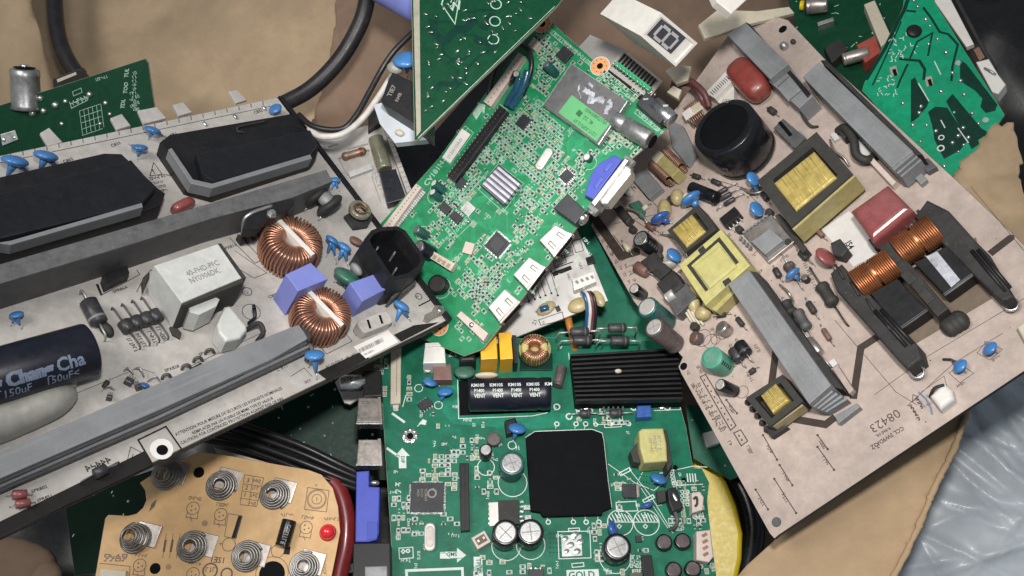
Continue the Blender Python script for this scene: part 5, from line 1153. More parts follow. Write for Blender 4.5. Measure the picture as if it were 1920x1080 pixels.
pline(s, pad, 1.4, closed=True); pline(s, [(858, 712), (860, 785), (998, 780), (1026, 774), (1030, 766)], 1.4); pline(s, [(1066, 662), (1078, 758), (1082, 776), (1128, 775)], 1.3); pline(s, [(1226, 770), (1276, 768), (1274, 756)], 1.3)
pline(s, [(850, 640), (843, 668), (858, 668)], 0.1); pline(s, [(842, 668), (849, 655), (856, 668)], 1.6, closed=True); text(s, '!', 847, 667, 10, bold=.02)
for x, y, a0 in ((785, 728, 1), (822, 760, 1), (960, 835, 1)): pring(s, x, y, 7.5, 1.4)
pring(s, 911, 876, 16, 1.5); pring(s, 961, 905, 27, 1.5); pring(s, 949, 1024, 27, 1.5); pring(s, 995, 1022, 27, 1.5); pring(s, 1153, 1045, 30, 1.5)
for x in (1028, 1075, 1099, 1123): pring(s, x, 979, 4, 2); pline(s, [(x-2, 969), (x-2, 975)], 1)
for x in (1044, 1080, 1098): pring(s, x, 795, 4, 2); pline(s, [(x-2, 799), (x-2, 804)], 1)
for cx, a0 in ((1163, 0), (1212, 0)):      # hatched half circles
    pring(s, cx, 980, 24, 1.6, seg=30)
    for i in range(7): x = cx-20+i*6; pline(s, [(x-2, 960+abs(i-3)*2.2), (x+6, 978)], 2)
    pline(s, [(cx-24, 979), (cx+24, 979)], 1.4); pring(s, cx-2, 987, 4, 1.6, seg=4); pring(s, cx-2, 968, 3, 1.4)
pline(s, [(1250, 900), (1226, 920), (1190, 905), (1140, 870)], 1.2); pline(s, [(1180, 880), (1220, 930), (1262, 1000)], 1.2); pline(s, [(1235, 888), (1300, 874), (1326, 876)], 1.5); pline(s, [(1262, 880), (1268, 910), (1318, 908)], 1.5); pline(s, [(1205, 885), (1195, 905), (1252, 990)], 1.0)
for i in range(4): pline(s, [(1288+i*5, 888), (1290+i*5, 904)], 2.2)
for x, y, a in ((1172, 883, 24), (1216, 934, 26)): pline(s, [(x-11, y+4), (x+8, y-6), (x+11, y-1), (x-8, y+9)], 2, closed=True)
for i in range(4):
    for j in range(2): pring(s, 1279+j*10, 922+i*8, 3, 1.5, seg=10)
for i in range(4): pring(s, 1259+i*1.2, 888+i*6.4, 2.6, 1.4, seg=10)
for q in ([(748, 1028), (774, 1026), (775, 1046), (749, 1048)], [(1066, 991), (1086, 990), (1087, 995), (1066, 996)], [(1072, 1057), (1094, 1055), (1095, 1062), (1073, 1064)], [(1155, 942), (1192, 940), (1196, 958), (1156, 959)], [(1046, 997), (1106, 996), (1108, 1046), (1048, 1048)], [(755, 763), (761, 741)]): pline(s, q, 1.6, closed=len(q) > 2)
pring(s, 756, 1034, 3.5, 2.4, seg=4); pring(s, 765, 1033, 3, 2.4); scrib(s, 752, 1054, 4, 6)
pfill(s, [(785, 795), (793, 786), (800, 789), (798, 797)]); pline(s, [(782, 800), (790, 793)], 1.6)
for x, y in ((735, 775), (725, 840)): pline(s, [(x, y), (x+24, y+17)], 4.5); 
pline(s, [(1132, 788), (1164, 788), (1165, 800), (1134, 802)], 1.3, closed=True); pfill(s, [(1145, 790), (1145, 800), (1153, 795)]); pline(s, [(1118, 796), (1180, 795)], 1.2); pring(s, 1117, 796, 3.5, 1.8); pring(s, 1179, 795, 3.5, 1.8)
pline(s, [(1082, 765), (1128, 762), (1129, 774)], 1.2); 
for x, y in ((1085, 766), (1103, 766), (1188, 764), (1251, 764), (1067, 781), (1044, 763)): pring(s, x, y, 5.5, 2.4, seg=14)
for i in range(46): x = rn.uniform(740, 1330); y = rn.uniform(770, 1078); 
n_ = 0
while n_ < 60:
    x = rn.uniform(725, 1330); y = rn.uniform(650, 1078)
    if inside(x, y, OUTB) and not any(inside(x, y, q) for q in kb): scrib(s, x, y, rn.randint(2, 4), 5, rn.choice(((1, 0), (0, 1)))); n_ += 1
for i in range(26): x = 1238+i*0; 
for x, y, n_ in ((1182, 1048, 6), (1182, 1056, 6), (1182, 1064, 6), (1300, 968, 4), (1300, 975, 4), (742, 912, 2), (742, 925, 2), (742, 938, 2)): scrib(s, x, y, n_, 7, (1, 0), wd=1.4)
build(s, 'silkscreen', 'silk_white')
s = MB(); text(s, 'DIP', 752, 855, 9.5, (0, 1), z=.8, bold=.02); text(s, 'SMD', 857, 1036, 10, (-1, 0), z=.8, bold=.02); text(s, 'TP.VS', 893, 1047, 12, (.05, 1), z=.8, bold=.02); text(s, 'GOLD', 1066, 1085, 18, (1, -.03), z=.8, bold=.02); build(s, 'arrow_lettering', 'pcb_sea')
s = MB()
for x, y in ((1247, 820), (1250, 839), (1266, 877), (1282, 900)): pdot(s, x, y, 5, z=.6)
for i in range(4):
    for j in range(5): pdot(s, 1032+i*6, 1000+j*9, 1.1, z=.5, seg=6)
for i in range(5):
    for j in range(4): pdot(s, 1196+i*5.5, 880+j*11+i, 1.2, z=.5, seg=6)
build(s, 'drilled_holes', 'black_matt')
# mounting ring
c_ = L(769, 817, 0); k_ = K(769, 817); mb = MB(); mb.lathe(c_+Vector((0, 0, 1.2)), c_, [(0, 6.5*k_), (0, 13*k_), (.7, 15*k_), (1, 15.5*k_)], 24); ml = build(mb, 'mounting_ring', 'solder')
for i in range(8): a = i*math.pi/4; build(MB().ellipsoid(c_+Vector((11*math.cos(a), 11*math.sin(a), 1.2)), (3.4, 0, 0), (0, 3.4, 0), (0, 0, 1.4), 8, 6), 'solder_bead', 'solder', ml)
s = MB(); pdot(s, 769, 818, 6.5, z=1.4, seg=18); build(s, 'hole', 'black_matt', ml)
# display ribbon socket
o = block('ribbon_socket', [(733, 650), (752, 649), (751, 756), (732, 757)], 13, 'ivory', 0, 1); build(MB().prism(inset(Q([(738, 658), (747, 658), (746, 744), (737, 744)], 13.6), 0), 12, 13.7), 'socket_slot', 'pink_plastic', o); block('contact_row', [(743.5, 662), (745, 662), (744, 742), (742.5, 742)], 14.4, 'tan_tape', 13, .2, o)
build(MB().prism(Q([(736, 758), (748, 758), (747, 770), (737, 770)], 4), 0, 4, .5), 'socket_tail', 'solder_dull')
# power plug socket
o = block('power_socket', [(797, 643), (833, 641), (836, 680), (793, 681)], 42, 'white_plastic', 0, 2); block('socket_wall', [(797, 643), (833, 641), (833, 648), (797, 650)], 46, 'white_plastic', 40, 1, o)
for x in (802, 828): build(MB().ellipsoid(L(x, 678, 36), (3.5, 0, 0), (0, 5, 0), (0, 0, 3)), 'pin', 'chrome', o)
build(MB().tube([L(797, 684, 14), L(796, 692, 10), L(803, 696, 8), L(808, 690, 10)], 3, 8, 5), 'socket_hook', 'white_plastic')
block('surge_block', [(813, 682), (845, 682), (848, 712), (812, 712)], 26, 'brown_block', 0, 1.5)
disc(871, 697, 16, 20, 90, 60, 'disc_green', name='varistor', feet=[(858, 712), (884, 712)])
o = block('line_choke', [(862, 634), (890, 632), (893, 676), (861, 678)], 42, 'black_plastic', 0, 6, seg=3); 
for i in range(4): build(MB().tube([L(865, 640+i*6.5, 43), L(876, 636.5+i*6.5, 46), L(888, 640+i*6.5, 43)], 2.4, 8, 5), 'copper_turn', 'copper', o)
block('safety_capacitor', [(899, 621), (930, 620), (933, 672), (902, 674)], 60, 'yellow_film', 0, 1.5, label='wider yellow box capacitor'); block('safety_capacitor', [(935, 624), (958, 622), (962, 672), (938, 674)], 58, 'yellow_film', 0, 1.5, label='narrower yellow box capacitor')
block('added_shade_plate', [(960, 628), (968, 628), (971, 680), (964, 680)], 40, 'black_dusty', 0, 1)  # dark plate put in for the shaded right side of the yellow capacitor
gb = MB().ellipsoid(L(912, 704, 12), (22, 0, 0), (0, 6, 0), (0, 0, 9)); build(gb, 'glue_blob', 'ivory')
c_ = L(1003, 650, 40); mb = MB().lathe(c_, c_+Vector((0, 0, -34)), [(0, 13), (0, 25), (2, 28), (30, 28), (34, 27)], 30); o = toroid(1003, 650, 42, 27, 10, 30, 34, 'copper', 'yellow_tape', gap=.35, bar=None, label='yellow cased copper choke'); build(mb.__class__().lathe(L(1003, 653, 26), L(1003, 653, 26)+Vector((0, 0, -26)), [(0, 30), (26, 30)], 30), 'choke_case', 'olive_tape', o)
build(MB().prism(Q([(975, 662), (1036, 662), (1036, 694), (975, 694)], 4), 0, 4, 1), 'choke_base', 'pcb_deep')
# lying main capacitor with a printed sleeve
build(MB().prism(Q([(860, 714), (1034, 708), (1032, 772), (862, 779)], 1), .2, 1.2), 'board_cutout', 'black_matt')
o = lying('main_capacitor', (878, 741), (1031, 738), 31, 30, 'navy_sleeve', None, 'black sleeved lying capacitor with white print', 30)
A0 = L(878, 741, 30); B0 = L(1031, 738, 30); vx = (B0-A0).normalized(); uv = vx.cross(Vector((0, 0, 1))); rr2 = 31*K(878, 741, 30)*1.012; s = MB()
def wr4(x0, ang):
    def f(x, y): a = math.radians(ang)+y/rr2; return A0+vx*(x0+x)+uv*math.cos(a)*rr2+Vector((0, 0, 1))*math.sin(a)*rr2
    return f
for i in range(5):
    text(s, 'KM' if i > 3 else 'KM105', 0, 0, 9.5, mapf=wr4(5+i*33, 96), bold=.03, sx=1.0 if i > 3 else .85)
    if i < 4: text(s, 'P1400', 0, 0, 8.5, mapf=wr4(10+i*33, 76), bold=.02, sx=.85); text(s, 'VENT', 0, 0, 9.5, mapf=wr4(10+i*33, 58), bold=.03, sx=.85)
build(s, 'sleeve_print', 'silk_white', o)
# finned heatsink
hb = [(1070, 664), (1272, 652), (1281, 753), (1080, 756)]; o = block('finned_heatsink', hb, 30, 'black_matt', 4, 1); A_, B_, C_, D_ = [Vector(p) for p in hb]
for i in range(11):
    t0 = i/11; t1 = (i+.42)/11; block('fin', [tuple(A_.lerp(D_, t0)), tuple(B_.lerp(C_, t0)), tuple(B_.lerp(C_, t1)), tuple(A_.lerp(D_, t1))], 46, 'black_plastic', 29, .6, o)
for x, y, r in ((1159, 696, 7),): build(MB().ellipsoid(L(x, y, 44), (r, 0, 0), (0, r*.6, 0), (0, 0, 5)), 'screw_head', 'ivory', o)
for q in (((1083, 642), (1105, 641), 1070, 1120), ((1083, 655), (1105, 655), 1074, 1124), ((1150, 633), (1172, 633), 1112, 1192), ((1153, 655), (1174, 655), 1118, 1194)):
    pass
for a, b in (((1042, 642), (1122, 638)), ((1046, 657), (1128, 655)), ((1112, 634), (1190, 632)), ((1116, 657), (1196, 657))): axial(a, b, 9, .42, 40, 'diode_black', 'rectifier_diode', 'alu_dark', lead=2.4)
o = lying('fusible_resistor', (1054, 688), (1045, 724), 10, 12, 'brown_sleeve', 'steel')
axial((1068, 780), (1124, 778), 8, .34, 9, 'diode_black', 'diode', 'alu_dark', lead=1.6); axial((1120, 780), (1186, 777), 8, .34, 9, 'diode_black', 'diode', 'alu_dark', lead=1.6)
block('film_capacitor', [(1195, 760), (1221, 759), (1223, 781), (1194, 783)], 20, 'disc_deep', 0, 3)
for i in range(5): x = 1132+i*9; build(MB().tube([L(x, 772, 0), L(x, 762, 10), L(x+1, 752, 14)], 1.9, 6, 3), 'component_lead', 'steel')
for x, y in ((1098, 764), (1240, 762)): build(MB().lathe(L(x, y, 5), L(x, y, 0), [(0, 4), (4, 6)], 12), 'solder_joint', 'solder')
# small discs, chips
disc(806, 716, 16, 14, 60, 50, feet=[(786, 724), (828, 726)]); disc(835, 734, 18, 15, 100, 50, feet=[(822, 758), (838, 742)]); disc(970, 803, 22, 17, 80, 50, feet=[(960, 832), (974, 812)]); disc(1235, 897, 24, 16, 70, 50, feet=[(1222, 908), (1242, 912)]); disc(1213, 947, 10, 13, 110, 15, 'disc_deep'); disc(1150, 992, 30, 17, 10, 30, 'disc_deep', feet=[(1150, 1016), (1158, 1020)])
chip((797, 757), 24, 17, (18, -12), 9, 'chip', 4, 2); block('transistor', [(946, 788), (966, 782), (976, 806), (950, 814)], 22, 'black_plastic', 0, 3); o = cap(926, 822, 13, 14, 'brown_sleeve', 'brown_sleeve', name='power_inductor', cross=False)
cap(911, 843, 12, 34, 'navy_sleeve', 'steel', cross=False); cap(960, 868, 24, 42, 'green_sleeve', 'steel'); cap(948, 998, 25, 42, 'black_gloss', 'steel'); cap(995, 997, 25, 42, 'black_gloss', 'steel'); cap(1158, 1025, 26, 42, 'black_gloss', 'steel')
o = chip((801, 932), 62, 56, (1, 0), 6, 'chip', 26, 4, pl=3); s = MB()
text(s, 'TSUMV59', 796, 916, 6.5, (0, 1), 6, .4, .01, .9); text(s, 'XU-Z1', 789, 916, 6.5, (0, 1), 6, .4, .01, .9); text(s, '1403A', 782, 916, 6.5, (0, 1), 6, .4, .01, .9); pring(s, 810, 925, 7.5, 3, 6, .4); pline(s, [(806, 920), (812, 916), (818, 921)], 2, 6, .4); build(s, 'chip_print', 'silk_grey', o)
o = block('slot_connector', [(861, 868), (879, 868), (881, 994), (864, 996)], 12, 'black_plastic', 0, 1); 
for x in (867, 875): block('contact_row', [(x, 874), (x+1.6, 874), (x+3.2, 990), (x+1.6, 990)], 12.8, 'ferrite', 11, .2, o)
o = block('regulator', [(934, 938), (972, 937), (974, 982), (935, 984)], 12, 'black_dusty', 0, 1); block('metal_tab', [(916, 942), (934, 941), (936, 984), (918, 987)], 5, 'shell', 0, .6, o)
for i in range(5): build(MB().box(L(919, 946+i*9, 1), 6, 4, .2, 3), 'solder_pad', 'solder')
for i in range(5): build(MB().box(L(978, 942+i*9, 1), 6, 3.5, .2, 4), 'solder_pad', 'solder')
c_ = L(806, 1006, 9); o = build(MB().prism(rrect(c_, 19, 48, (1, 0), 9, 6), 0, 9, 2.5), 'crystal', 'shell'); build(MB().prism(rrect(c_, 12, 36, (1, 0), 6, 6), 8.5, 10, .8), 'crystal_top', 'shell_worn', o)
X = FR.pdir(903, 1016, 12, -7); o = build(MB().box(L(902, 1012, 18), 26, 22, 0, 18, X, 1.2), 'fan_socket', 'pink_plastic'); build(MB().box(L(902, 1012, 18), 18, 13, 17.5, 18.4, X), 'socket_mouth', 'edge_brown', o)
for i in (-1, 1): build(MB().box(L(902+i*5, 1012-i*3, 20), 3.5, 4, 15, 22, X), 'pin', 'steel', o)
for x, y in ((988, 951), (990, 970)): build(MB().box(L(x, y, 6), 12, 9, 0, 6, bev=.8), 'chip_capacitor', 'steel')
chip((1180, 920), 25, 26, (1, .03), 9, 'chip', 4, 1); block('metal_tab', [(1193, 908), (1199, 908), (1200, 932), (1194, 933)], 6, 'shell_worn'); chip((1198, 1010), 12, 12, (1, 0), 6, 'chip', 0)
for x, y in ((1246, 1016), (1281, 1014), (1264, 1068), (1300, 1066)): o = cap(x, y, 15.5, 14, 'black_gloss', 'brown_sleeve', name='power_inductor', cross=False)
for i, (x, y, r) in enumerate(((1060, 1010, 7), (1078, 1003, 8), (1070, 1022, 8), (1088, 1016, 8), (1062, 1034, 6), (1082, 1034, 8), (1076, 1008, 6))): c_ = L(x, y, 0); build(MB().ellipsoid(c_, (r, 1, 0), (0, r*.8, 0), (0, 0, 2.5), 12, 8), 'solder_lump', 'solder')
block('solder_plate', [(1052, 1004), (1090, 1002), (1092, 1042), (1054, 1044)], 1.4, 'solder_dull', .2, .3); block('bridge_rectifier', [(1204, 1040), (1222, 1040), (1228, 1085), (1208, 1088)], 16, 'black_plastic', 0, 1)
block('film_strip', [(1180, 1074), (1205, 1073), (1208, 1110), (1180, 1110)], 12, 'alu_dark', 0, 1); chip((1005, 1076), 28, 18, (1, 0), 7, 'chip', 3, 2)
# leaning power transistor, edge sockets
o = block('power_transistor', [(1252, 916), (1268, 912), (1276, 936), (1282, 952), (1262, 960), (1254, 940)], 26, 'black_plastic', 6, 2); block('power_transistor', [(1231, 920), (1248, 918), (1250, 940), (1234, 944)], 12, 'black_dusty', 0, 2)
o2 = build(MB().tube([L(1246, 912, 8), L(1250, 898, 14), L(1256, 880, 6)], 2.6, 8, 4), 'wire_link', 'alu_dark'); build(MB().tube([L(1262, 955, 16), L(1270, 972, 22), L(1266, 988, 14), L(1256, 994, 0)], 3.6, 8, 5), 'wire_link', 'alu_dark')
build(MB().ellipsoid(L(1266, 932, 27), (3, 1, 0), (-3, 8, 0), (0, 0, 1.5)), 'tab_glint', 'chrome', o)
def edge_socket(q, m_, name='plug_socket'):
    o = block(name, q, 22, m_, 0, 1.5); A_, B_, C_, D_ = [Vector(p) for p in q]; c0 = (A_+B_+C_+D_)/4; ii = [tuple(p.lerp(c0, .32)) for p in (A_, B_, C_, D_)]
    block('socket_mouth', ii, 22.5, 'edge_brown', 21, 0, o); return o
o = edge_socket([(1297, 924), (1316, 922), (1320, 950), (1312, 962), (1297, 962)], 'pink_plastic') if False else block('plug_socket', [(1297, 924), (1312, 921), (1320, 932), (1318, 956), (1298, 962)], 22, 'pink_plastic', 0, 2)
build(MB().tube([L(1300, 936, 23), L(1306, 932, 24), L(1307, 944, 24), L(1303, 950, 23)], 2, 8, 4), 'socket_hook', 'ferrite', o)
o = block('plug_socket', [(1306, 996), (1332, 993), (1338, 1044), (1330, 1054), (1306, 1050)], 24, 'pink_plastic', 0, 2)
for i in range(4): build(MB().box(L(1321+i*.8, 1003+i*12, 24.5), 10, 5, 23, 25, (1, .5)), 'pin_slot', 'copper_dull', o)
# flat thermal plate
o = block('thermal_plate', pad, 12, 'black_matt', 1, 1.2)
# yellow transformer
o = block('switching_transformer', [(1198, 808), (1204, 803), (1244, 802), (1250, 830), (1252, 864), (1208, 868), (1200, 840)], 52, 'yellow_tape', 6, 4, seg=3, label='pale yellow taped transformer'); block('transformer_core', [(1243, 804), (1251, 806), (1262, 870), (1252, 885)], 40, 'ferrite', 4, 2, o)
block('transformer_core', [(1182, 846), (1196, 828), (1206, 852), (1200, 868), (1188, 866)], 32, 'ferrite', 2, 2, o); s = MB(); 
for i in range(3): scrib(s, 1216+i*8, 818, 7, 6, (.12, 1), 52, .5, .8)
build(s, 'printed_code', 'silk_grey', o)
# sockets along the left edge
def hdmi_l(y0, lbl):
    q = [(672, y0), (712, y0), (715, y0+46), (668, y0+46)]; o = block('hdmi_socket', q, 26, 'shell_worn', 2, 1.5, label=lbl)
    block('socket_lip', [(667, y0+44.5), (716, y0+44.5), (716, y0+49), (667, y0+49)], 26, 'chrome', 4, .8, o); block('socket_flange', [(708, y0-2), (714, y0-2), (717, y0+49), (711, y0+49)], 27.5, 'shell_worn', 0, .6, o)
    for yy in (y0+7, y0+37):
        s = MB(); pline(s, [(678, yy), (694, yy+1)], 1.6, 26, .4); pline(s, [(678, yy+4), (694, yy+3)], 1.2, 26, .4); build(s, 'spring_slot', 'chrome', o)
hdmi_l(746, 'upper worn metal video socket at the left edge'); hdmi_l(824, 'lower worn metal video socket at the left edge')
o = block('phono_socket', [(681, 694), (714, 694), (716, 742), (681, 744)], 34, 'black_plastic', 0, 2); build(MB().lathe(L(686, 717, 24), L(641, 718, 24), [(0, 12), (6, 13), (8, 16), (44, 16), (46, 15), (46, 12)], 26), 'socket_barrel', 'chrome', o)
o = block('vga_socket', [(668, 884), (692, 882), (692, 912), (712, 913), (710, 1000), (706, 1012), (690, 1016), (666, 1016)], 28, 'vga_blue', 0, 2, label='deep blue video socket at the left edge'); block('socket_step', [(688, 978), (708, 978), (707, 1010), (688, 1012)], 29.5, 'vga_pale', 27, .6, o)
for x, y in ((694, 1014), (702, 906)): build(MB().ellipsoid(L(x, y, 14), (9, 0, 0), (0, 5, 0), (0, 0, 6)), 'hex_post', 'steel', o)
o = block('headphone_socket', [(662, 1018), (732, 1017), (734, 1130), (660, 1130)], 38, 'black_plastic', 0, 2, label='black audio block in the bottom left corner of the green board'); block('grey_insert', [(684, 1062), (726, 1061), (728, 1130), (684, 1130)], 40, 'alu_pale', 36, 1.5, o)

# ================= yellow item right of the driver board
use(Frame((-.2, .35, .91), (1350, 980), 1800, (0, 1)))
q = [(1300, 862), (1318, 862), (1345, 880), (1362, 905), (1380, 950), (1392, 1000), (1390, 1050), (1372, 1130), (1340, 1130), (1300, 980)]
single(MB().prism(Q(q), -16, 12, 9, 4), 'yellow_handle', 'yellow_bright', 'bright yellow curved plastic handle right of the bottom green board', 'plastic handle')
use(Frame((-.3, .3, .9), (1400, 950), 1830, (0, 1)))
single(MB().tube([L(1300, 850, 0), L(1345, 862, 10), (L(1385, 905, 14)), L(1408, 960, 14), L(1410, 1020, 10), L(1380, 1130, 0)], 24, 14, 6), 'smoked_dome', 'black_gloss', 'dark smoky curved plastic next to the yellow handle', 'plastic casing')
# ================= RIGHT POWER BOARD
T = thing('inverter_board', 'large dusty pinkish board with heatsinks and three yellow taped transformers at right', 'circuit board', FRR)
OUTR = [(1460, 32), (1478, 38), (1549, 113), (1817, 360), (2010, 545), (2010, 636), (1460, 1003), (1452, 1010), (1443, 1000), (1277, 700), (1272, 688), (1280, 670), (1189, 566), (1108, 423), (1150, 330), (1270, 200), (1370, 60), (1440, 30)]
laminate(OUTR, 'pcb_pinkish', 'edge_dark', 7)
for p in ([(1457, 640), (1447, 720)], [(1648, 630), (1614, 652), (1600, 748)], [(1478, 784), (1548, 796), (1566, 782)], [(1856, 476), (1895, 446)], [(1110, 402), (1165, 480), (1200, 470)]):
    sl = MB(); pline(sl, p, 14 if p[0][0] != 1110 else 17, z=.25)
    if p[0][0] == 1856: pdot(sl, 1895, 446, 7, z=.24)
    build(sl, 'isolation_slot', 'slot_brown')
pt = MB(); pfill(pt, [(1588, 565), (1830, 445), (1860, 560), (1700, 655), (1660, 640)], z=.2); build(pt, 'bare_patch', 'edge_brown')
s = MB()
for a, b in (((1431, 816), (1457, 862)), ((1462, 872), (1486, 910)), ((1452, 898), (1493, 962)), ((1417, 918), (1440, 955)), ((1533, 816), (1552, 842)), ((1533, 838), (1564, 881)), ((1362, 750), (1382, 775))):
    pline(s, [a, b], 1.8); pdot(s, *a, 2.4); pdot(s, *b, 2.4); scrib(s, (a[0]+b[0])/2-7, (a[1]+b[1])/2-2, 4, 6, (.6, 1))
pline(s, [(1313, 707), (1323, 702), (1380, 798), (1370, 807)], 2, closed=True)
for i in range(9): pdot(s, 1321+i*6.3, 713+i*10.5, 1.8); scrib(s, 1301+i*6.2, 730+i*10, 3, 7, (1, -.5)); scrib(s, 1296+i*6.2, 722+i*10, 2, 6, (.5, .9))
pline(s, [(1376, 812), (1389, 806), (1402, 827), (1390, 836)], 2, closed=True); pdot(s, 1386, 817, 2); pdot(s, 1391, 825, 2); scrib(s, 1364, 830, 2, 7, (.6, .9)); scrib(s, 1400, 838, 4, 6, (.5, 1)); scrib(s, 1306, 688, 4, 6, (.5, 1)); scrib(s, 1287, 697, 2, 6, (.5, 1)); scrib(s, 1400, 698, 5, 6, (.5, 1)); scrib(s, 1372, 692, 5, 5, (1, -.6)); scrib(s, 1414, 647, 4, 6, (.5, 1))
pline(s, [(1334, 740), (1378, 776)], 0.6); pring(s, 1392, 735, 12, 1.1)
pring(s, 1318, 634, 17, 1.2); pring(s, 1332, 640, 14, 1); pring(s, 1356, 622, 15, 1.2); pring(s, 1342, 637, 9, 1)
dr = (-1, .62)
text(s, 'CCL 3W9DA3Z', 1692, 799, 11.5, dr, bold=.02, sx=.9); text(s, '9-9x0 HL', 1668, 800, 8, dr, bold=.02); text(s, 'Z', 1647, 834, 8, dr, bold=.03)
scrib(s, 1704, 760, 9, 5, (.62, 1), wd=1.5); scrib(s, 1716, 748, 6, 5, (.62, 1), wd=1.5); pline(s, [(1711, 754), (1712, 740), (1722, 744)], 1.4, closed=True); scrib(s, 1738, 762, 4, 4, (1, -.6))
for q in ([(1583, 545), (1712, 672)], [(1640, 740), (1740, 668), (1920, 560)], [(1820, 350), (1920, 470)], [(1565, 600), (1680, 735), (1720, 760)], [(1700, 762), (1790, 680), (1880, 625)], [(1780, 700), (1800, 682), (1826, 700), (1800, 718)], [(1832, 662), (1850, 640), (1880, 655), (1856, 675)], [(1728, 735), (1770, 705), (1780, 740)], [(1560, 450), (1600, 420)], [(1600, 440), (1640, 500)], [(1510, 150), (1540, 200)], [(1410, 480), (1440, 450)], [(1548, 470), (1586, 560)]): pline(s, q, .9, closed=len(q) == 4)
for i in range(5): scrib(s, 1500+i*6, 480+i*14, 3, 6, (.5, 1)); 
scrib(s, 1796, 727, 4, 5, (1, -.6)); scrib(s, 1862, 678, 4, 5, (1, -.6)); scrib(s, 1738, 744, 1, 4)
for i in range(9): pline(s, [(1116+i*8, 412+i*13), (1128+i*8, 406+i*13)], 1.2); scrib(s, 1112+i*8, 424+i*13, 2, 6, (.5, 1)); scrib(s, 1122+i*8, 420+i*13, 2, 6, (.5, 1))
for q in ([(1140, 380), (1230, 440)], [(1150, 420), (1240, 400)], [(1195, 350), (1240, 395)], [(1150, 440), (1176, 476), (1200, 455)], [(1300, 460), (1240, 520)], [(1350, 340), (1420, 360)], [(1400, 360), (1440, 400)], [(1500, 470), (1530, 500)]): pline(s, q, 1.1)
for i in range(40):
    x = R.uniform(1150, 1480); y = R.uniform(330, 640)
    if (x-1150)*1.2 > (y-420): scrib(s, x, y, R.randint(2, 4), 6, R.choice(((.5, 1), (1, -.7))))
for i in range(50): x = R.uniform(1300, 1900); y = R.uniform(400, 980); (pdot(s, x, y, R.uniform(.7, 1.6), seg=6) if inside(x, y, OUTR) else 0)
build(s, 'silkscreen', 'silk_sepia')
s = MB(); text(s, '08423', 1682, 766, 25, dr, bold=-.006, sx=1.0); build(s, 'stamped_number', 'silk_sepia')
s = MB(); pline(s, [(1722, 735), (1736, 748), (1745, 764), (1748, 778)], 4); pline(s, [(1720, 745), (1735, 765)], 2); build(s, 'blue_ink_smear', 'silk_blue')
s = MB(); pfill(s, [(1586, 447), (1598, 440), (1640, 490), (1628, 500)], z=.2); 
tag = build(MB().prism(Q([(1540, 430), (1592, 396), (1640, 455), (1650, 475), (1600, 500)], 1), .2, 1.2), 'paper_label', 'pcb_card'); s = MB(); text(s, 'JS4', 1584, 456, 17, (.55, .9), 1, .4, .02, .9); build(s, 'handwriting', 'silk_black', tag)
s = MB(); pdot(s, 1282, 687, 7.5, z=.6, seg=18); pdot(s, 1468, 55, 8, z=.6, seg=18); build(s, 'mounting_holes', 'black_matt'); s = MB(); pdot(s, 1456, 979, 9.5, z=.6, seg=20); build(s, 'screw_hole', 'alu_dark')
# heatsinks
o = block('heatsink', [(1362, 64), (1398, 42), (1478, 120), (1443, 148)], 62, 'alu_pale', 0, 1, label='short grey heatsink block at the top'); block('side_plate', [(1398, 42), (1406, 45), (1520, 175), (1514, 183)], 46, 'black_plastic', 0, 1, o)
o = block('relay_box', [(1441, 152), (1478, 122), (1524, 180), (1498, 203)], 44, 'alu', 0, 1); block('top_plate', [(1458, 166), (1490, 142), (1506, 164), (1478, 190)], 45.2, 'alu_pale', 43, .8, o); s = MB(); pline(s, [(1458, 162), (1480, 143)], 1.8, 45.2, .4); pline(s, [(1480, 188), (1502, 170)], 1.6, 45.2, .4); build(s, 'plate_slot', 'silk_brown', o)
o = block('heatsink', [(1505, 144), (1536, 116), (1711, 283), (1671, 314)], 58, 'alu_pale', 0, 1, label='long pale heatsink bar along the upper right edge'); block('side_plate', [(1538, 113), (1549, 112), (1730, 290), (1716, 290)], 48, 'black_dusty', 0, 1, o)
for i in range(3): block('comb_step', [(1671+i*7, 315+i*6), (1710+i*7, 284+i*6), (1714+i*7, 288+i*6), (1676+i*7, 320+i*6)], 58-i*9, 'alu', 4, .6, o)
o = block('heatsink', [(1365, 533), (1404, 506), (1558, 722), (1517, 758)], 58, 'alu_pale', 0, 1, label='long pale heatsink bar in the middle of the board'); block('side_plate', [(1406, 508), (1420, 510), (1580, 730), (1562, 726)], 40, 'black_dusty', 0, 1, o)
for i in range(4): block('comb_step', [(1521+i*7.5, 758+i*3), (1558+i*9, 730+i*5), (1562+i*9, 734+i*5), (1526+i*7.5, 764+i*3)], 44-i*8, 'alu', 4, .6, o)
block('foot_plate', [(1564, 780), (1606, 756), (1612, 763), (1572, 794)], 14, 'alu_pale', 0, 1, o)
# big upright capacitor
o = cap(1357, 238, 62, 92, 'black_gloss', 'black_matt', name='bulk_capacitor', foot=(1398, 286), cross=False, label='large black upright capacitor'); s = MB()
t_ = L(1357, 238, 92); b_ = L(1398, 286, 2); A = (b_-t_).normalized(); kr = 62*K(1357, 238, 92)*1.008; U = L(1355, 330, 10)-L(1372, 255, 10); U = (U-A*U.dot(A)).normalized(); V = A.cross(U)
def wr5(x0, dz, a0):
    def f(x, y): a = math.radians(a0)+(x0+x)/kr; return t_+A*(dz-y)+(U*math.cos(a)+V*math.sin(a))*kr
    return f
for tx, a0, dz in (('105°', 30, 30), ('400V', 70, 46), ('150uF', 10, 52)): text(s, tx, 0, 0, 12, mapf=wr5(-10, dz, a0), bold=.02)
build(s, 'sleeve_lettering', 'silk_grey', o); s = MB(); text(s, '105°', 1352, 192, 11, (1, .12), 92.5, .8, .02); build(s, 'top_lettering', 'silk_grey', o)
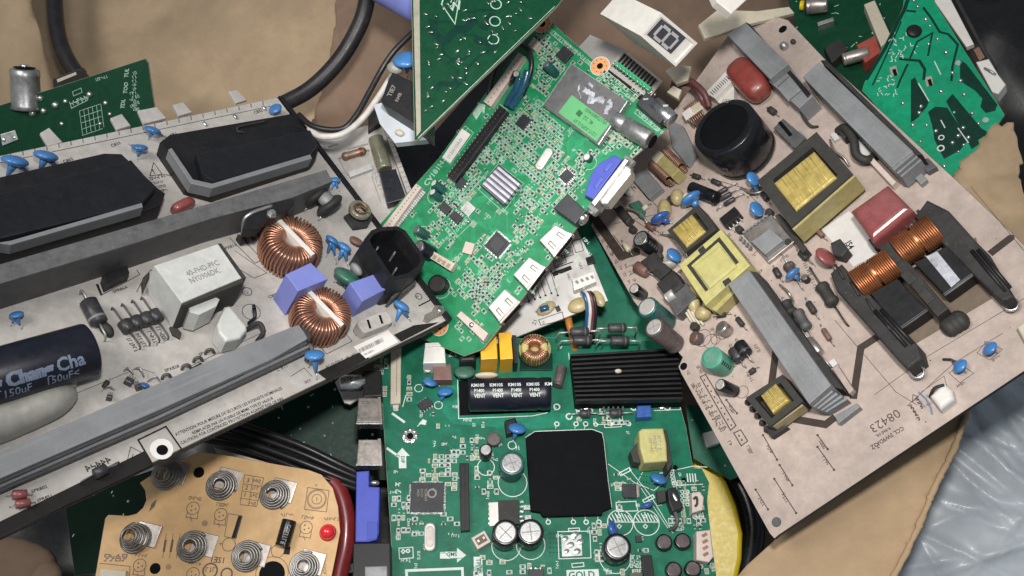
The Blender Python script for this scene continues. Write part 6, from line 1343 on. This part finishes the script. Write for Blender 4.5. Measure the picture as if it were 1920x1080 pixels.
def softbox(q, h, m, name, h0=0, bev=10, label=None): return block(name, q, h, m, h0, bev, None, label, 5)
softbox([(1592, 393), (1662, 343), (1710, 390), (1634, 452)], 58, 'maroon_film', 'film_capacitor', 2, 13, 'dark red glossy film capacitor beside the wide transformer')
c_ = L(1404, 150, 28); X = FR.pdir(1404, 150, 62, 66); Y = Vector((-X.y, X.x, 0)); build(MB().ellipsoid(c_, X*56, Y*27, Vector((0, 0, 26)), 28, 16, .62), 'film_capacitor', 'red_film', label='bright red film capacitor beside the short heatsink')
o = block('barcode_box', [(1322, 174), (1360, 134), (1372, 152), (1340, 184)], 34, 'display_white', 0, 1); s = MB()
for i in range(10): pline(s, [(1332+i*3.3, 172-i*3.2), (1338+i*3.3, 178-i*3.2)], 1.3, 34, .4)
build(s, 'barcode', 'silk_black', o); block('ceramic_block', [(1345, 190), (1376, 158), (1376, 190), (1360, 205)], 20, 'display_white', 0, 1)
# large transformer with side tape
def ei(frame_q, h, yq, lbl, side=None, ym='gold_tape', yh=6, core='ferrite', hole=.13):
    q = Q(frame_q, h); o = build(ringprism(q, [tuple(p) for p in Q([tuple(Vector(a).lerp(Vector(b), .16)) for a, b in zip(frame_q, frame_q[2:]+frame_q[:2])], h)], h-22, h), 'power_transformer', core, label=lbl)
    build(MB().prism(q, 0, h-21, .2), 'core_base', core, o); block('winding', yq, h-1+yh, ym, h-20, 4, o, seg=3)
    A_, B_, C_, D_ = [Vector(p) for p in yq]; tp = MB(); c0 = (A_+B_+C_+D_)/4
    for t0 in (.12, .22, .31, .45, .52, .66, .78, .88): u = A_.lerp(B_, t0+R.uniform(-.03, .03)).lerp(c0, .1); v = D_.lerp(C_, t0+R.uniform(-.03, .03)).lerp(c0, .1); hh = h-1+yh; tp.tube([L(u.x, u.y, hh-.3), L(u.x, u.y, hh).lerp(L(v.x, v.y, hh), .5), L(v.x, v.y, hh-.3)], R.uniform(.5, 1.1), 6)
    build(tp, 'tape_creases', ym, o)
    if side: block('side_tape', side[0], side[1], 'olive_tape', side[2], .8, o)
    return o
o = ei([(1420, 339), (1531, 247), (1599, 326), (1484, 427)], 62, [(1450, 343), (1526, 283), (1568, 332), (1491, 395)], 'large black framed transformer with yellow winding'); block('side_tape', [(1484, 428), (1600, 327), (1604, 330), (1488, 432)], 58, 'olive_tape', 12, .6, o)
block('side_tape', [(1484, 428), (1600, 327), (1612, 341), (1496, 441)], 34, 'olive_tape', 6, .6, o)
o = ei([(1251, 432), (1308, 383), (1344, 430), (1285, 474)], 44, [(1259, 430), (1296, 401), (1322, 433), (1286, 463)], 'small black framed transformer with yellow winding', ym='gold_tape')
q = [(1272, 497), (1352, 429), (1406, 497), (1322, 572)]; o = block('yellow_transformer', q, 52, 'yellow_tape', 2, 1.5, label='yellow bodied transformer with black slot frame'); s = MB()
block('winding', [(1297, 500), (1349, 460), (1381, 498), (1329, 541)], 57, 'yellow_tape', 50, 4, o, seg=3); pline(s, [(1326, 545), (1292, 498), (1348, 449), (1383, 494)], 7, 52, .5); pfill(s, [(1308, 469), (1318, 460), (1324, 468), (1313, 476)], 52); pfill(s, [(1354, 528), (1366, 520), (1372, 527), (1360, 538)], 52); build(s, 'slot_frame', 'ferrite', o)
block('side_tape', [(1322, 573), (1374, 536), (1378, 548), (1342, 584)], 30, 'olive_tape', 4, 1, o)
o = ei([(1398, 746), (1467, 702), (1506, 752), (1443, 800)], 36, [(1425, 741), (1453, 718), (1480, 750), (1448, 775)], 'lowest small transformer with yellow winding'); block('side_tape', [(1442, 796), (1500, 752), (1506, 760), (1450, 800)], 30, 'tan_tape', 6, 1, o)
for i in range(5): build(MB().ellipsoid(L(1402+i*9, 754+i*13, 6), (5, 0, 0), (0, 5, 0), (0, 0, 6)), 'bobbin_pin', 'ferrite', o)
block('bobbin_foot', [(1430, 800), (1446, 795), (1476, 800), (1446, 820)], 14, 'black_dusty', 0, 1, o)
# chokes with tan core and copper loops at each side
for cx, cy, dx, dy, L_ in ((1246, 306, 54, 50, 30), (1300, 206, 40, -30, 14)):
    X = FR.pdir(cx, cy, dx, dy); Y = Vector((-X.y, X.x, 0)); c_ = L(cx, cy, 34); o = build(MB().box(c_, L_*2.7, 22, 4, 34, X, 2), 'loop_choke', 'ivory' if L_ < 20 else 'olive_tape'); wi = 0
    build(MB().box(c_-X*L_*.9, 20, 23, 33, 35, X, .5), 'tape_band', 'display_white' if L_ < 20 else 'ivory', o)
    for sd in (-1, 1):
        mb = MB(); pts = []
        for i in range(int(L_*6)): a = i*2*math.pi/12; pts.append(c_+Y*sd*(17+9*math.cos(a))+X*(-L_*1.1+i*L_*2.2/(L_*6))+Vector((0, 0, -14+14*math.sin(a))))
        mb.tube(pts, 1.7, 6); build(mb, 'winding', 'copper_dull', o)
for i, p in enumerate(([(1262, 176, 20), (1266, 152, 50), (1290, 150, 60), (1318, 172, 50), (1330, 200, 30)], [(1268, 180, 16), (1276, 158, 44), (1300, 160, 52), (1316, 185, 40), (1322, 205, 20)])): tubepath('choke_lead', p, 6, 'wire_maroon', 8)
# capacitors
cap(1201, 447, 17, 58, 'black_gloss', 'steel'); cap(1189, 541, 11, 34, 'black_gloss', 'shell'); cap(1213, 575, 21, 72, 'green_sleeve', 'shell', cross=False, foot=(1250, 606)); cap(1226, 613, 20, 72, 'brown_sleeve', 'shell', foot=(1266, 646)); cap(1334, 670, 22, 46, 'mint_sleeve', 'mint_sleeve'); cap(1350, 721, 12, 40, 'black_gloss', 'shell', foot=(1378, 734))
o = lying('electrolytic_capacitor', (1296, 352), (1345, 372), 12, 18, 'black_gloss', 'steel')
tr_ = block('socket_piece', [(1378, 412), (1410, 388), (1410, 388.5), (1378, 412.5)], 4, 'chip') if False else None
chip((1368, 406), 36, 24, (24, -19), 16, 'black_plastic', 4, 2, pinm='solder', pl=6)
for i in range(3): axial((1328+i*9, 378+i*9), (1384+i*6, 346+i*10), 4.5, .4, 7, 'diode_black', 'resistor', lead=1.6, leadm='steel')
o = block('heat_spreader', [(1394, 440), (1446, 402), (1490, 452), (1440, 492)], 10, 'shell_worn', 0, 1); block('metal_square', [(1408, 453), (1444, 428), (1468, 450), (1434, 477)], 24, 'alu_pale', 9, 1, o)
for i in range(7): build(MB().box(L(1396+i*7, 436-i*5, 10), 4, 6, 6, 13, (1, -.7), .5), 'spreader_fin', 'alu_pale', o)
for i in range(4): build(MB().box(L(1388+i*6, 446+i*6, 10), 7, 4, 4, 12, (1, -.7), .5), 'spreader_fin', 'alu_pale', o)
block('side_strip', [(1452, 404), (1462, 400), (1512, 466), (1504, 474)], 26, 'ferrite', 0, 1)
o = block('clip_heatsink', [(1450, 240), (1468, 222), (1510, 258), (1490, 278)], 30, 'alu_dark', 0, 1)
for i in range(5): block('fin', [(1476+i*5, 262+i*.5-4*i), (1479+i*5, 259-4*i), (1488+i*5, 272-4*i), (1485+i*5, 275-4*i)], 28, 'alu_pale', 4, .4, o)
block('slot_hole', [(1458, 230), (1464, 226), (1486, 252), (1480, 256)], 31, 'black_matt', 29, .2, o)
for x, y, h, r, a, feet in ((1412, 335, 34, 15, 20, [(1408, 350), (1420, 372)]), (1419, 392, 28, 16, 20, [(1416, 412), (1424, 400)]), (1486, 513, 26, 16, 130, [(1480, 530), (1505, 530)]), (1238, 408, 26, 20, 110, [(1230, 428), (1262, 420)]), (1296, 372, 26, 22, 120, [(1285, 390), (1315, 396)]), (1264, 478, 26, 16, 30, [(1262, 500), (1275, 500)])): disc(x, y, h, r, a, 25, 'disc_deep' if r == 20 else 'disc_blue', feet=feet)
disc(1856, 653, 14, 15, 150, 55, feet=[(1846, 640), (1872, 662)]); disc(1800, 686, 14, 15, 150, 55, feet=[(1780, 676), (1812, 700)]); build(MB().tube([L(1768, 674, 2), L(1782, 674, 4), L(1796, 680, 8)], 2, 6), 'component_lead', 'ferrite')
for x, y, rx, ry in ((1246, 392, 20, 12), (1270, 370, 16, 12), (1300, 560, 26, 12), (1318, 588, 12, 14), (1250, 498, 8, 18)): build(MB().ellipsoid(L(x, y, 12), (rx, -rx*.5, 0), (ry*.5, ry, 0), (0, 0, 14), 16, 10), 'glue_blob', 'glue_yellow' if y < 400 or y > 550 else 'glue')
for i in range(4): build(MB().tube([L(1272+i*7, 560+i*2, 18), L(1290+i*7, 592+i*2, 10), L(1298+i*7, 604+i*2, 2)], 2.6, 8, 3), 'glued_lead', 'ivory')
o = block('power_transistor', [(1230, 532), (1262, 506), (1282, 534), (1250, 560)], 30, 'black_dusty', 0, 2); block('clip_heatsink', [(1250, 560), (1286, 530), (1306, 556), (1268, 592)], 26, 'alu_dark', 0, 1.5); lying('electrolytic_capacitor', (1264, 550), (1250, 560), 10, 28, 'shell', None)
axial((1190, 500), (1230, 520), 11, .55, 12, 'brown_block', 'thermistor'); block('black_block', [(1200, 490), (1226, 472), (1258, 506), (1236, 524)], 26, 'black_dusty', 0, 2)
o = cap(1352, 612, 13, 20, 'shell_worn', 'chrome', name='metal_can', foot=(1364, 622), cross=False); cap(1300, 632, 12, 16, 'brown_sleeve', 'copper_dull', name='metal_can', foot=(1312, 636), cross=False)
axial((1372, 648), (1400, 690), 11, .5, 10, 'diode_black', 'diode', 'alu_dark', lead=1.8); axial((1384, 638), (1414, 680), 12, .5, 12, 'black_plastic', 'diode', 'alu_dark', lead=1.8)
axial((1470, 480), (1508, 545), 11, .4, 10, 'brown_sleeve', 'resistor', dog=True); axial((1522, 505), (1592, 612), 13, .36, 12, 'ferrite', 'resistor', lead=2.2, leadm='ferrite', dog=True); axial((1470, 560), (1500, 606), 12, .5, 12, 'black_dusty', 'diode', dog=True)
axial((1490, 570), (1530, 640), 11, .5, 12, 'alu_dark', 'resistor', dog=True); axial((1505, 620), (1560, 690), 9, .4, 12, 'shell_worn', 'resistor', lead=2)
block('connector_bar', [(1560, 690), (1570, 684), (1600, 730), (1592, 738)], 14, 'pcb_pinkish', 0, 1); chip((1562, 680), 14, 12, (.6, .8), 10, 'pcb_card')
disc(1548, 482, 24, 22, 30, 25, 'maroon_film', name='film_capacitor', label='small red disc beside the inverter transformer'); softbox([(1556, 455), (1574, 446), (1590, 468), (1578, 482), (1562, 478)], 26, 'black_dusty', 'thermistor', 4, 4)
for x, y in ((1790, 606), (1780, 612), (1800, 600)): build(MB().ellipsoid(L(x, y, 12), (16, 3, 0), (-4, 12, 0), (0, 0, 12), 14, 8), 'potted_part', 'ferrite')
pl_ = softbox([(1742, 742), (1768, 716), (1784, 730), (1788, 748), (1762, 768)], 20, 'white_plastic', 'glue_blob', 0, 7); build(MB().tube([L(1744, 744, 4), L(1752, 728, 18), L(1770, 722, 20)], 2.4, 8, 4), 'component_lead', 'ferrite')
softbox([(1905, 612), (1940, 590), (1960, 610), (1920, 640)], 20, 'ivory', 'plug_socket', 0, 4)
# mid-board heavy clutter next to the long upper heatsink
o = lying('white_resistor', (1600, 262), (1630, 300), 9, 12, 'core_white'); tubepath('cable_loop', [(1572, 245, 8), (1585, 240, 26), (1600, 262, 30), (1606, 290, 26), (1625, 300, 20), (1640, 292, 6)], 8, 'ferrite'); block('white_bar', [(1627, 300), (1636, 294), (1680, 340), (1672, 348)], 18, 'pink_plastic', 0, 1.5); block('white_bar', [(1660, 348), (1694, 372), (1688, 380), (1655, 356)], 12, 'pink_plastic', 0, 1.5) if False else None
softbox([(1568, 242), (1586, 232), (1596, 250), (1580, 260)], 20, 'ferrite', 'thermistor', 0, 4); o = block('fuse_piece', [(1556, 252), (1566, 246), (1574, 258), (1564, 264)], 10, 'core_white', 0, 1)
tubepath('jumper_loop', [(1492, 196, 0), (1500, 206, 14), (1508, 222, 14), (1520, 236, 10), (1534, 238, 0)], 2.6, 'ferrite'); build(MB().ellipsoid(L(1470, 86, 6), (9, 0, 0), (0, 8, 0), (0, 0, 9)), 'screw_head', 'steel'); build(MB().ellipsoid(L(1487, 78, 4), (6, 0, 0), (0, 5, 0), (0, 0, 5)), 'screw_head', 'ferrite')
block('small_box', [(1712, 330), (1724, 320), (1738, 336), (1726, 346)], 12, 'alu_pale', 0, 1); block('tag_connector', [(1722, 300), (1740, 296), (1756, 312), (1738, 322)], 14, 'alu_dark', 0, 1); block('flat_part', [(1180, 330), (1210, 318), (1240, 352), (1216, 372)], 16, 'alu_pale', 0, 1); block('flat_part', [(1250, 222), (1280, 236), (1306, 290), (1290, 312), (1260, 275)], 10, 'alu_pale', 0, 1)
softbox([(1148, 390), (1160, 380), (1182, 408), (1174, 420)], 18, 'ferrite', 'thermistor', 0, 4); softbox([(1176, 382), (1196, 374), (1204, 392), (1200, 408)], 16, 'disc_green', 'varistor', 0, 5); block('terminal', [(1144, 378), (1156, 370), (1162, 382), (1152, 390)], 22, 'ivory', 0, 1)
for (ax_, ay_, bx_, by_, r_, m_, nm_) in ((1165, 372, 1192, 352, 5, 'ferrite', 'resistor'), (1212, 420, 1236, 436, 6, 'brown_block', 'resistor'), (1330, 338, 1362, 352, 5, 'diode_black', 'diode'), (1404, 372, 1424, 352, 5, 'ferrite', 'resistor'), (1226, 456, 1250, 500, 6, 'ferrite', 'diode'), (1276, 384, 1300, 360, 5, 'ivory', 'resistor'),
        (1428, 360, 1446, 384, 5, 'diode_black', 'diode'), (1496, 470, 1524, 496, 6, 'ferrite', 'resistor'), (1380, 592, 1402, 620, 5, 'ferrite', 'resistor'), (1168, 452, 1188, 480, 5, 'ivory', 'resistor'), (1512, 560, 1538, 600, 6, 'ferrite', 'diode'), (1540, 610, 1566, 650, 5, 'brown_block', 'resistor'), (1452, 500, 1470, 530, 6, 'diode_black', 'diode'), (1204, 400, 1222, 384, 5, 'ivory', 'resistor'),
        (1340, 596, 1372, 590, 5, 'ferrite', 'resistor'), (1404, 706, 1424, 690, 5, 'ferrite', 'resistor'), (1480, 300, 1500, 322, 5, 'ivory', 'resistor'), (1440, 204, 1462, 220, 6, 'ferrite', 'diode'), (1296, 330, 1322, 338, 5, 'ferrite', 'resistor'), (1530, 430, 1552, 452, 5, 'brown_block', 'resistor')):
    axial((ax_, ay_), (bx_, by_), r_, .5, r_+2, m_, nm_, lead=1.3, leadm='shell_worn')
for (x, y, r_, m_) in ((1184, 428, 7, 'black_dusty'), (1256, 372, 8, 'ferrite'), (1312, 352, 6, 'ivory'), (1384, 428, 7, 'ferrite'), (1228, 486, 8, 'black_dusty'), (1176, 356, 8, 'pcb_card'), (1440, 396, 7, 'ferrite'), (1476, 452, 6, 'ferrite'), (1300, 610, 8, 'ferrite'), (1508, 520, 7, 'black_dusty'), (1534, 540, 6, 'ferrite')):
    cap(x, y, r_, 14, m_, 'shell_worn' if R.random() < .4 else m_, name='small_component', foot=(x+6, y+6), cross=False)
for p_ in ([(1160, 400, 4), (1180, 392, 16), (1204, 404, 14), (1216, 424, 2)], [(1240, 440, 2), (1262, 444, 14), (1280, 462, 12), (1290, 484, 2)], [(1390, 352, 2), (1412, 362, 16), (1434, 356, 12), (1446, 342, 2)], [(1206, 512, 2), (1222, 508, 14), (1238, 520, 2)], [(1462, 534, 2), (1478, 548, 14), (1488, 566, 2)], [(1556, 262, 2), (1564, 282, 14), (1582, 296, 12), (1592, 312, 2)]): tubepath('jumper_wire', p_, 2.2, 'shell_worn', 5)
# twin lamp transformer assembly
def bar(q, h, lbl, ring, tail):
    o = block('lamp_transformer_rail', q, h, 'black_dusty', 0, 4, label=lbl, seg=3); A_, B_, C_, D_ = [Vector(p) for p in (q[0], q[1], q[-2], q[-1])]
    for i in range(5): t_ = .2+i*.15; 
    c_ = L(*ring, 12); k_ = K(*ring, 12); build(MB().tube([c_+Vector((12*k_*math.cos(a*.4), 12*k_*math.sin(a*.4), 0)) for a in range(16)], 2.4, 8, closed=True), 'ring_terminal', 'chrome', o)
    build(MB().ellipsoid(L(*tail, 12), (10, 2, 0), (-2, 7, 0), (0, 0, 7)), 'crimp', 'steel', o)
    return o
bl = block('transformer_body', [(1632, 550), (1682, 522), (1738, 580), (1684, 618)], 34, 'black_plastic', 0, 1.5, label='left black lamp transformer body'); br_ = block('transformer_body', [(1713, 492), (1778, 460), (1824, 513), (1770, 552)], 34, 'black_plastic', 0, 1.5, label='right black lamp transformer body')
sp_ = block('foil_patch', [(1736, 481), (1757, 471), (1800, 524), (1783, 538)], 36.5, 'residue', 34, .6, br_)
def winding(cx, cy, dx, dy, ln, rad, n, lbl):
    X = FR.pdir(cx, cy, dx, dy); c_ = L(cx, cy, 34); o = build(MB().lathe(c_-X*ln/2, c_+X*ln/2, [(0, rad*.8), (ln, rad*.8)], 20), 'copper_winding', 'copper_orange', label=lbl); Y = Vector((-X.y, X.x, 0)); pts = []
    for i in range(n*14): a = i*2*math.pi/14; pts.append(c_+X*(-ln/2+ln*i/(n*14)+ (4 if i > n*7 else 0))+Y*rad*math.cos(a)+Vector((0, 0, 1))*rad*.8*math.sin(a))
    build(MB().tube(pts, ln/n*.52, 6), 'wire_turns', 'copper_orange', o); return o
winding(1640, 514, 62, -40, 62, 25, 18, 'left copper winding of the lamp transformers'); winding(1718, 452, 62, -40, 62, 25, 18, 'right copper winding of the lamp transformers')
bar([(1556, 512), (1577, 494), (1600, 520), (1722, 648), (1728, 672), (1702, 692), (1684, 676), (1568, 545)], 36, 'left black rail of the lamp transformers', (1720, 697), (1712, 684)); bar([(1714, 406), (1738, 374), (1778, 394), (1830, 452), (1856, 478), (1902, 556), (1878, 566), (1820, 510), (1752, 440)], 38, 'right black rail of the lamp transformers', (1896, 571), (1884, 560))
cb = block('centre_bridge', [(1646, 463), (1668, 450), (1778, 578), (1757, 594)], 42, 'black_dusty', 0, 2)
for x, y, w_ in ((1676, 482, 22), (1704, 520, 22), (1738, 556, 22)): build(MB().box(L(x, y, 42), w_, 15, 41, 44, FR.pdir(x, y, 1, 1.1), 1.2), 'bridge_step', 'ferrite', cb)
for a, b in (((1684, 618), (1738, 580)), ((1770, 553), (1824, 514))): build(MB().lathe(L(*a, 30), L(*b, 30), [(0, 3), ((L(*b, 30)-L(*a, 30)).length, 3)], 10), 'steel_rod', 'alu')
for i in range(7): build(MB().box(L(1640+i*15, 462-i*9, 18), 5, 20, 4, 30, FR.pdir(1640, 460, 62, -40), .8), 'bobbin_rib', 'ferrite'); build(MB().box(L(1648+i*15, 456-i*9, 18), 8, 12, 4, 22, FR.pdir(1640, 460, 62, -40), .8), 'bobbin_gap_block', 'pcb_card')
for i in range(4): x = 1596+i*9; y = 556+i*32; build(MB().tube([L(x-30+i*20, y-60, 38), L(x+i*20-14, y-34, 40)], 2, 6), 'rail_ridge', 'ferrite')
for i, (a, b) in enumerate((((1640, 582), (1700, 650)), ((1652, 580), (1712, 645)), ((1822, 470), (1886, 548)), ((1834, 468), (1894, 540)))): build(MB().tube([L(*a, 40), L(*b, 36)], 3.2, 8), 'rail_ridge', 'black_plastic')

# ================= vivid green board solder side at top right
FV = Frame((-.50, .30, .81), (1750, 150), 1740, (1, 1.2))
T = thing('solder_side_board', 'vivid green board showing its solder side at top right', 'circuit board', FV)
OUTV = [(1700, -40), (1738, -40), (1750, 0), (1884, 215), (1795, 345), (1700, 260), (1616, 170), (1620, 156), (1670, 60), (1692, 16)]
laminate(OUTV, 'pcb_vivid', 'edge_brown', 7); mb = MB()
for q in ([(1800, 112), (1812, 120), (1870, 196), (1866, 208), (1848, 212), (1838, 200), (1842, 185), (1828, 170), (1800, 152)], [(1774, 190), (1786, 176), (1848, 250), (1844, 256), (1834, 262), (1836, 270), (1822, 280)], [(1754, 200), (1776, 202), (1816, 262), (1800, 282), (1770, 298), (1752, 262), (1748, 236), (1740, 210)], [(1708, 150), (1716, 145), (1722, 160), (1742, 190), (1738, 200), (1722, 220), (1708, 230)], [(1824, 230), (1852, 248), (1846, 256)]): pfill(mb, q)
for p, w_ in (([(1702, 0), (1696, 18), (1684, 40), (1660, 90), (1624, 150)], 7), ([(1731, 14), (1746, 34), (1762, 60), (1778, 64), (1796, 84), (1786, 124), (1784, 152)], 4), ([(1686, 110), (1700, 112), (1724, 114), (1734, 130), (1732, 150)], 5), ([(1682, 165), (1688, 150), (1702, 120)], 4), ([(1740, 105), (1748, 62), (1720, 78), (1706, 110)], 3.5), ([(1700, 20), (1718, 22)], 4), ([(1636, 160), (1668, 90), (1690, 40)], 3)): pline(mb, p, w_)
tr2 = build(mb, 'etched_gaps', 'pcb_deep'); s = MB(); rn = random.Random(12)
for i in range(34): x, y = rn.uniform(1670, 1715), rn.uniform(58, 115); a = rn.uniform(0, 3.1); pline(s, [(x, y), (x+6*math.cos(a), y+6*math.sin(a))], 1.3)
for i in range(20): x, y = rn.uniform(1640, 1680), rn.uniform(130, 180); a = rn.uniform(0, 3.1); pline(s, [(x, y), (x+6*math.cos(a), y+6*math.sin(a))], 1.3)
for p in ([(1722, 156), (1742, 190)], [(1752, 115), (1764, 140)], [(1796, 240), (1816, 268)], [(1764, 225), (1772, 240)]): pline(s, p, 1.8)
pring(s, 1765, 258, 4.5, 2); pring(s, 1764, 278, 5.5, 2.4); build(s, 'silkscreen', 'silk_white'); s = MB()
for x, y in ((1676, 134), (1742, 153)): pline(s, [(x-2, y-9), (x+2, y+8)], 12)
build(s, 'board_slots', 'edge_fibre'); s = MB()
for x, y in ((1678, 136), (1744, 155)): pline(s, [(x-2, y-6), (x+2, y+6)], 6, z=.6)
build(s, 'slot_openings', 'black_matt'); s = MB()
for x, y in ((1797, 118), (1848, 225)): pdot(s, x, y, 5.5)
build(s, 'round_pads', 'solder_dull')
for i, (x, y) in enumerate(((1714, 2), (1721, 13), (1736, 37), (1744, 49), (1758, 74), (1741, 83), (1774, 99), (1786, 137), (1801, 152), (1765, 172), (1808, 178), (1789, 211), (1823, 213), (1835, 232), (1724, 212), (1712, 235), (1738, 235), (1726, 266), (1755, 246), (1806, 240), (1797, 255), (1816, 258), (1807, 272), (1786, 268), (1797, 285), (1727, 200), (1693, 194), (1771, 312))):
    c_ = L(x, y, 0); r = R.uniform(3.4, 4.8); build(MB().ellipsoid(c_, (r, 0, 0), (0, r, 0), (0, 0, r*1.1), 12, 8), 'solder_joint', 'solder')
disc(1714, 58, 5, 14, 20, 70, 'black_plastic', name='disc_part'); block('edge_strip', [(1752, -30), (1768, -30), (1826, 82), (1812, 88), (1752, 2)], 3, 'display_white', -10, 1.5)
build(MB().tube([L(1784, -20, -12), L(1810, 30, -10), L(1846, 96, -14), L(1866, 130, -20)], 4, 8, 4), 'dark_rail', 'black_dusty')
use(Frame((-.5, .3, .81), (1860, 145), 1700, (1, 1)))
T = thing('switch_block', 'white plastic switch block with a pin at the green board edge', 'switch', FR); block('block_body', [(1830, 116), (1854, 110), (1872, 140), (1886, 158), (1872, 176), (1860, 172)], 8, 'white_plastic', -22, 2); build(MB().tube([L(1846, 128, 9), L(1858, 134, 14), L(1866, 140, 9)], 2.5, 8, 3), 'pin', 'steel')
build(MB().prism(Q([(1824, 92), (1838, 86), (1850, 104), (1836, 114)], -4), -16, -4, 1), 'brown_lug', 'copper_dull')
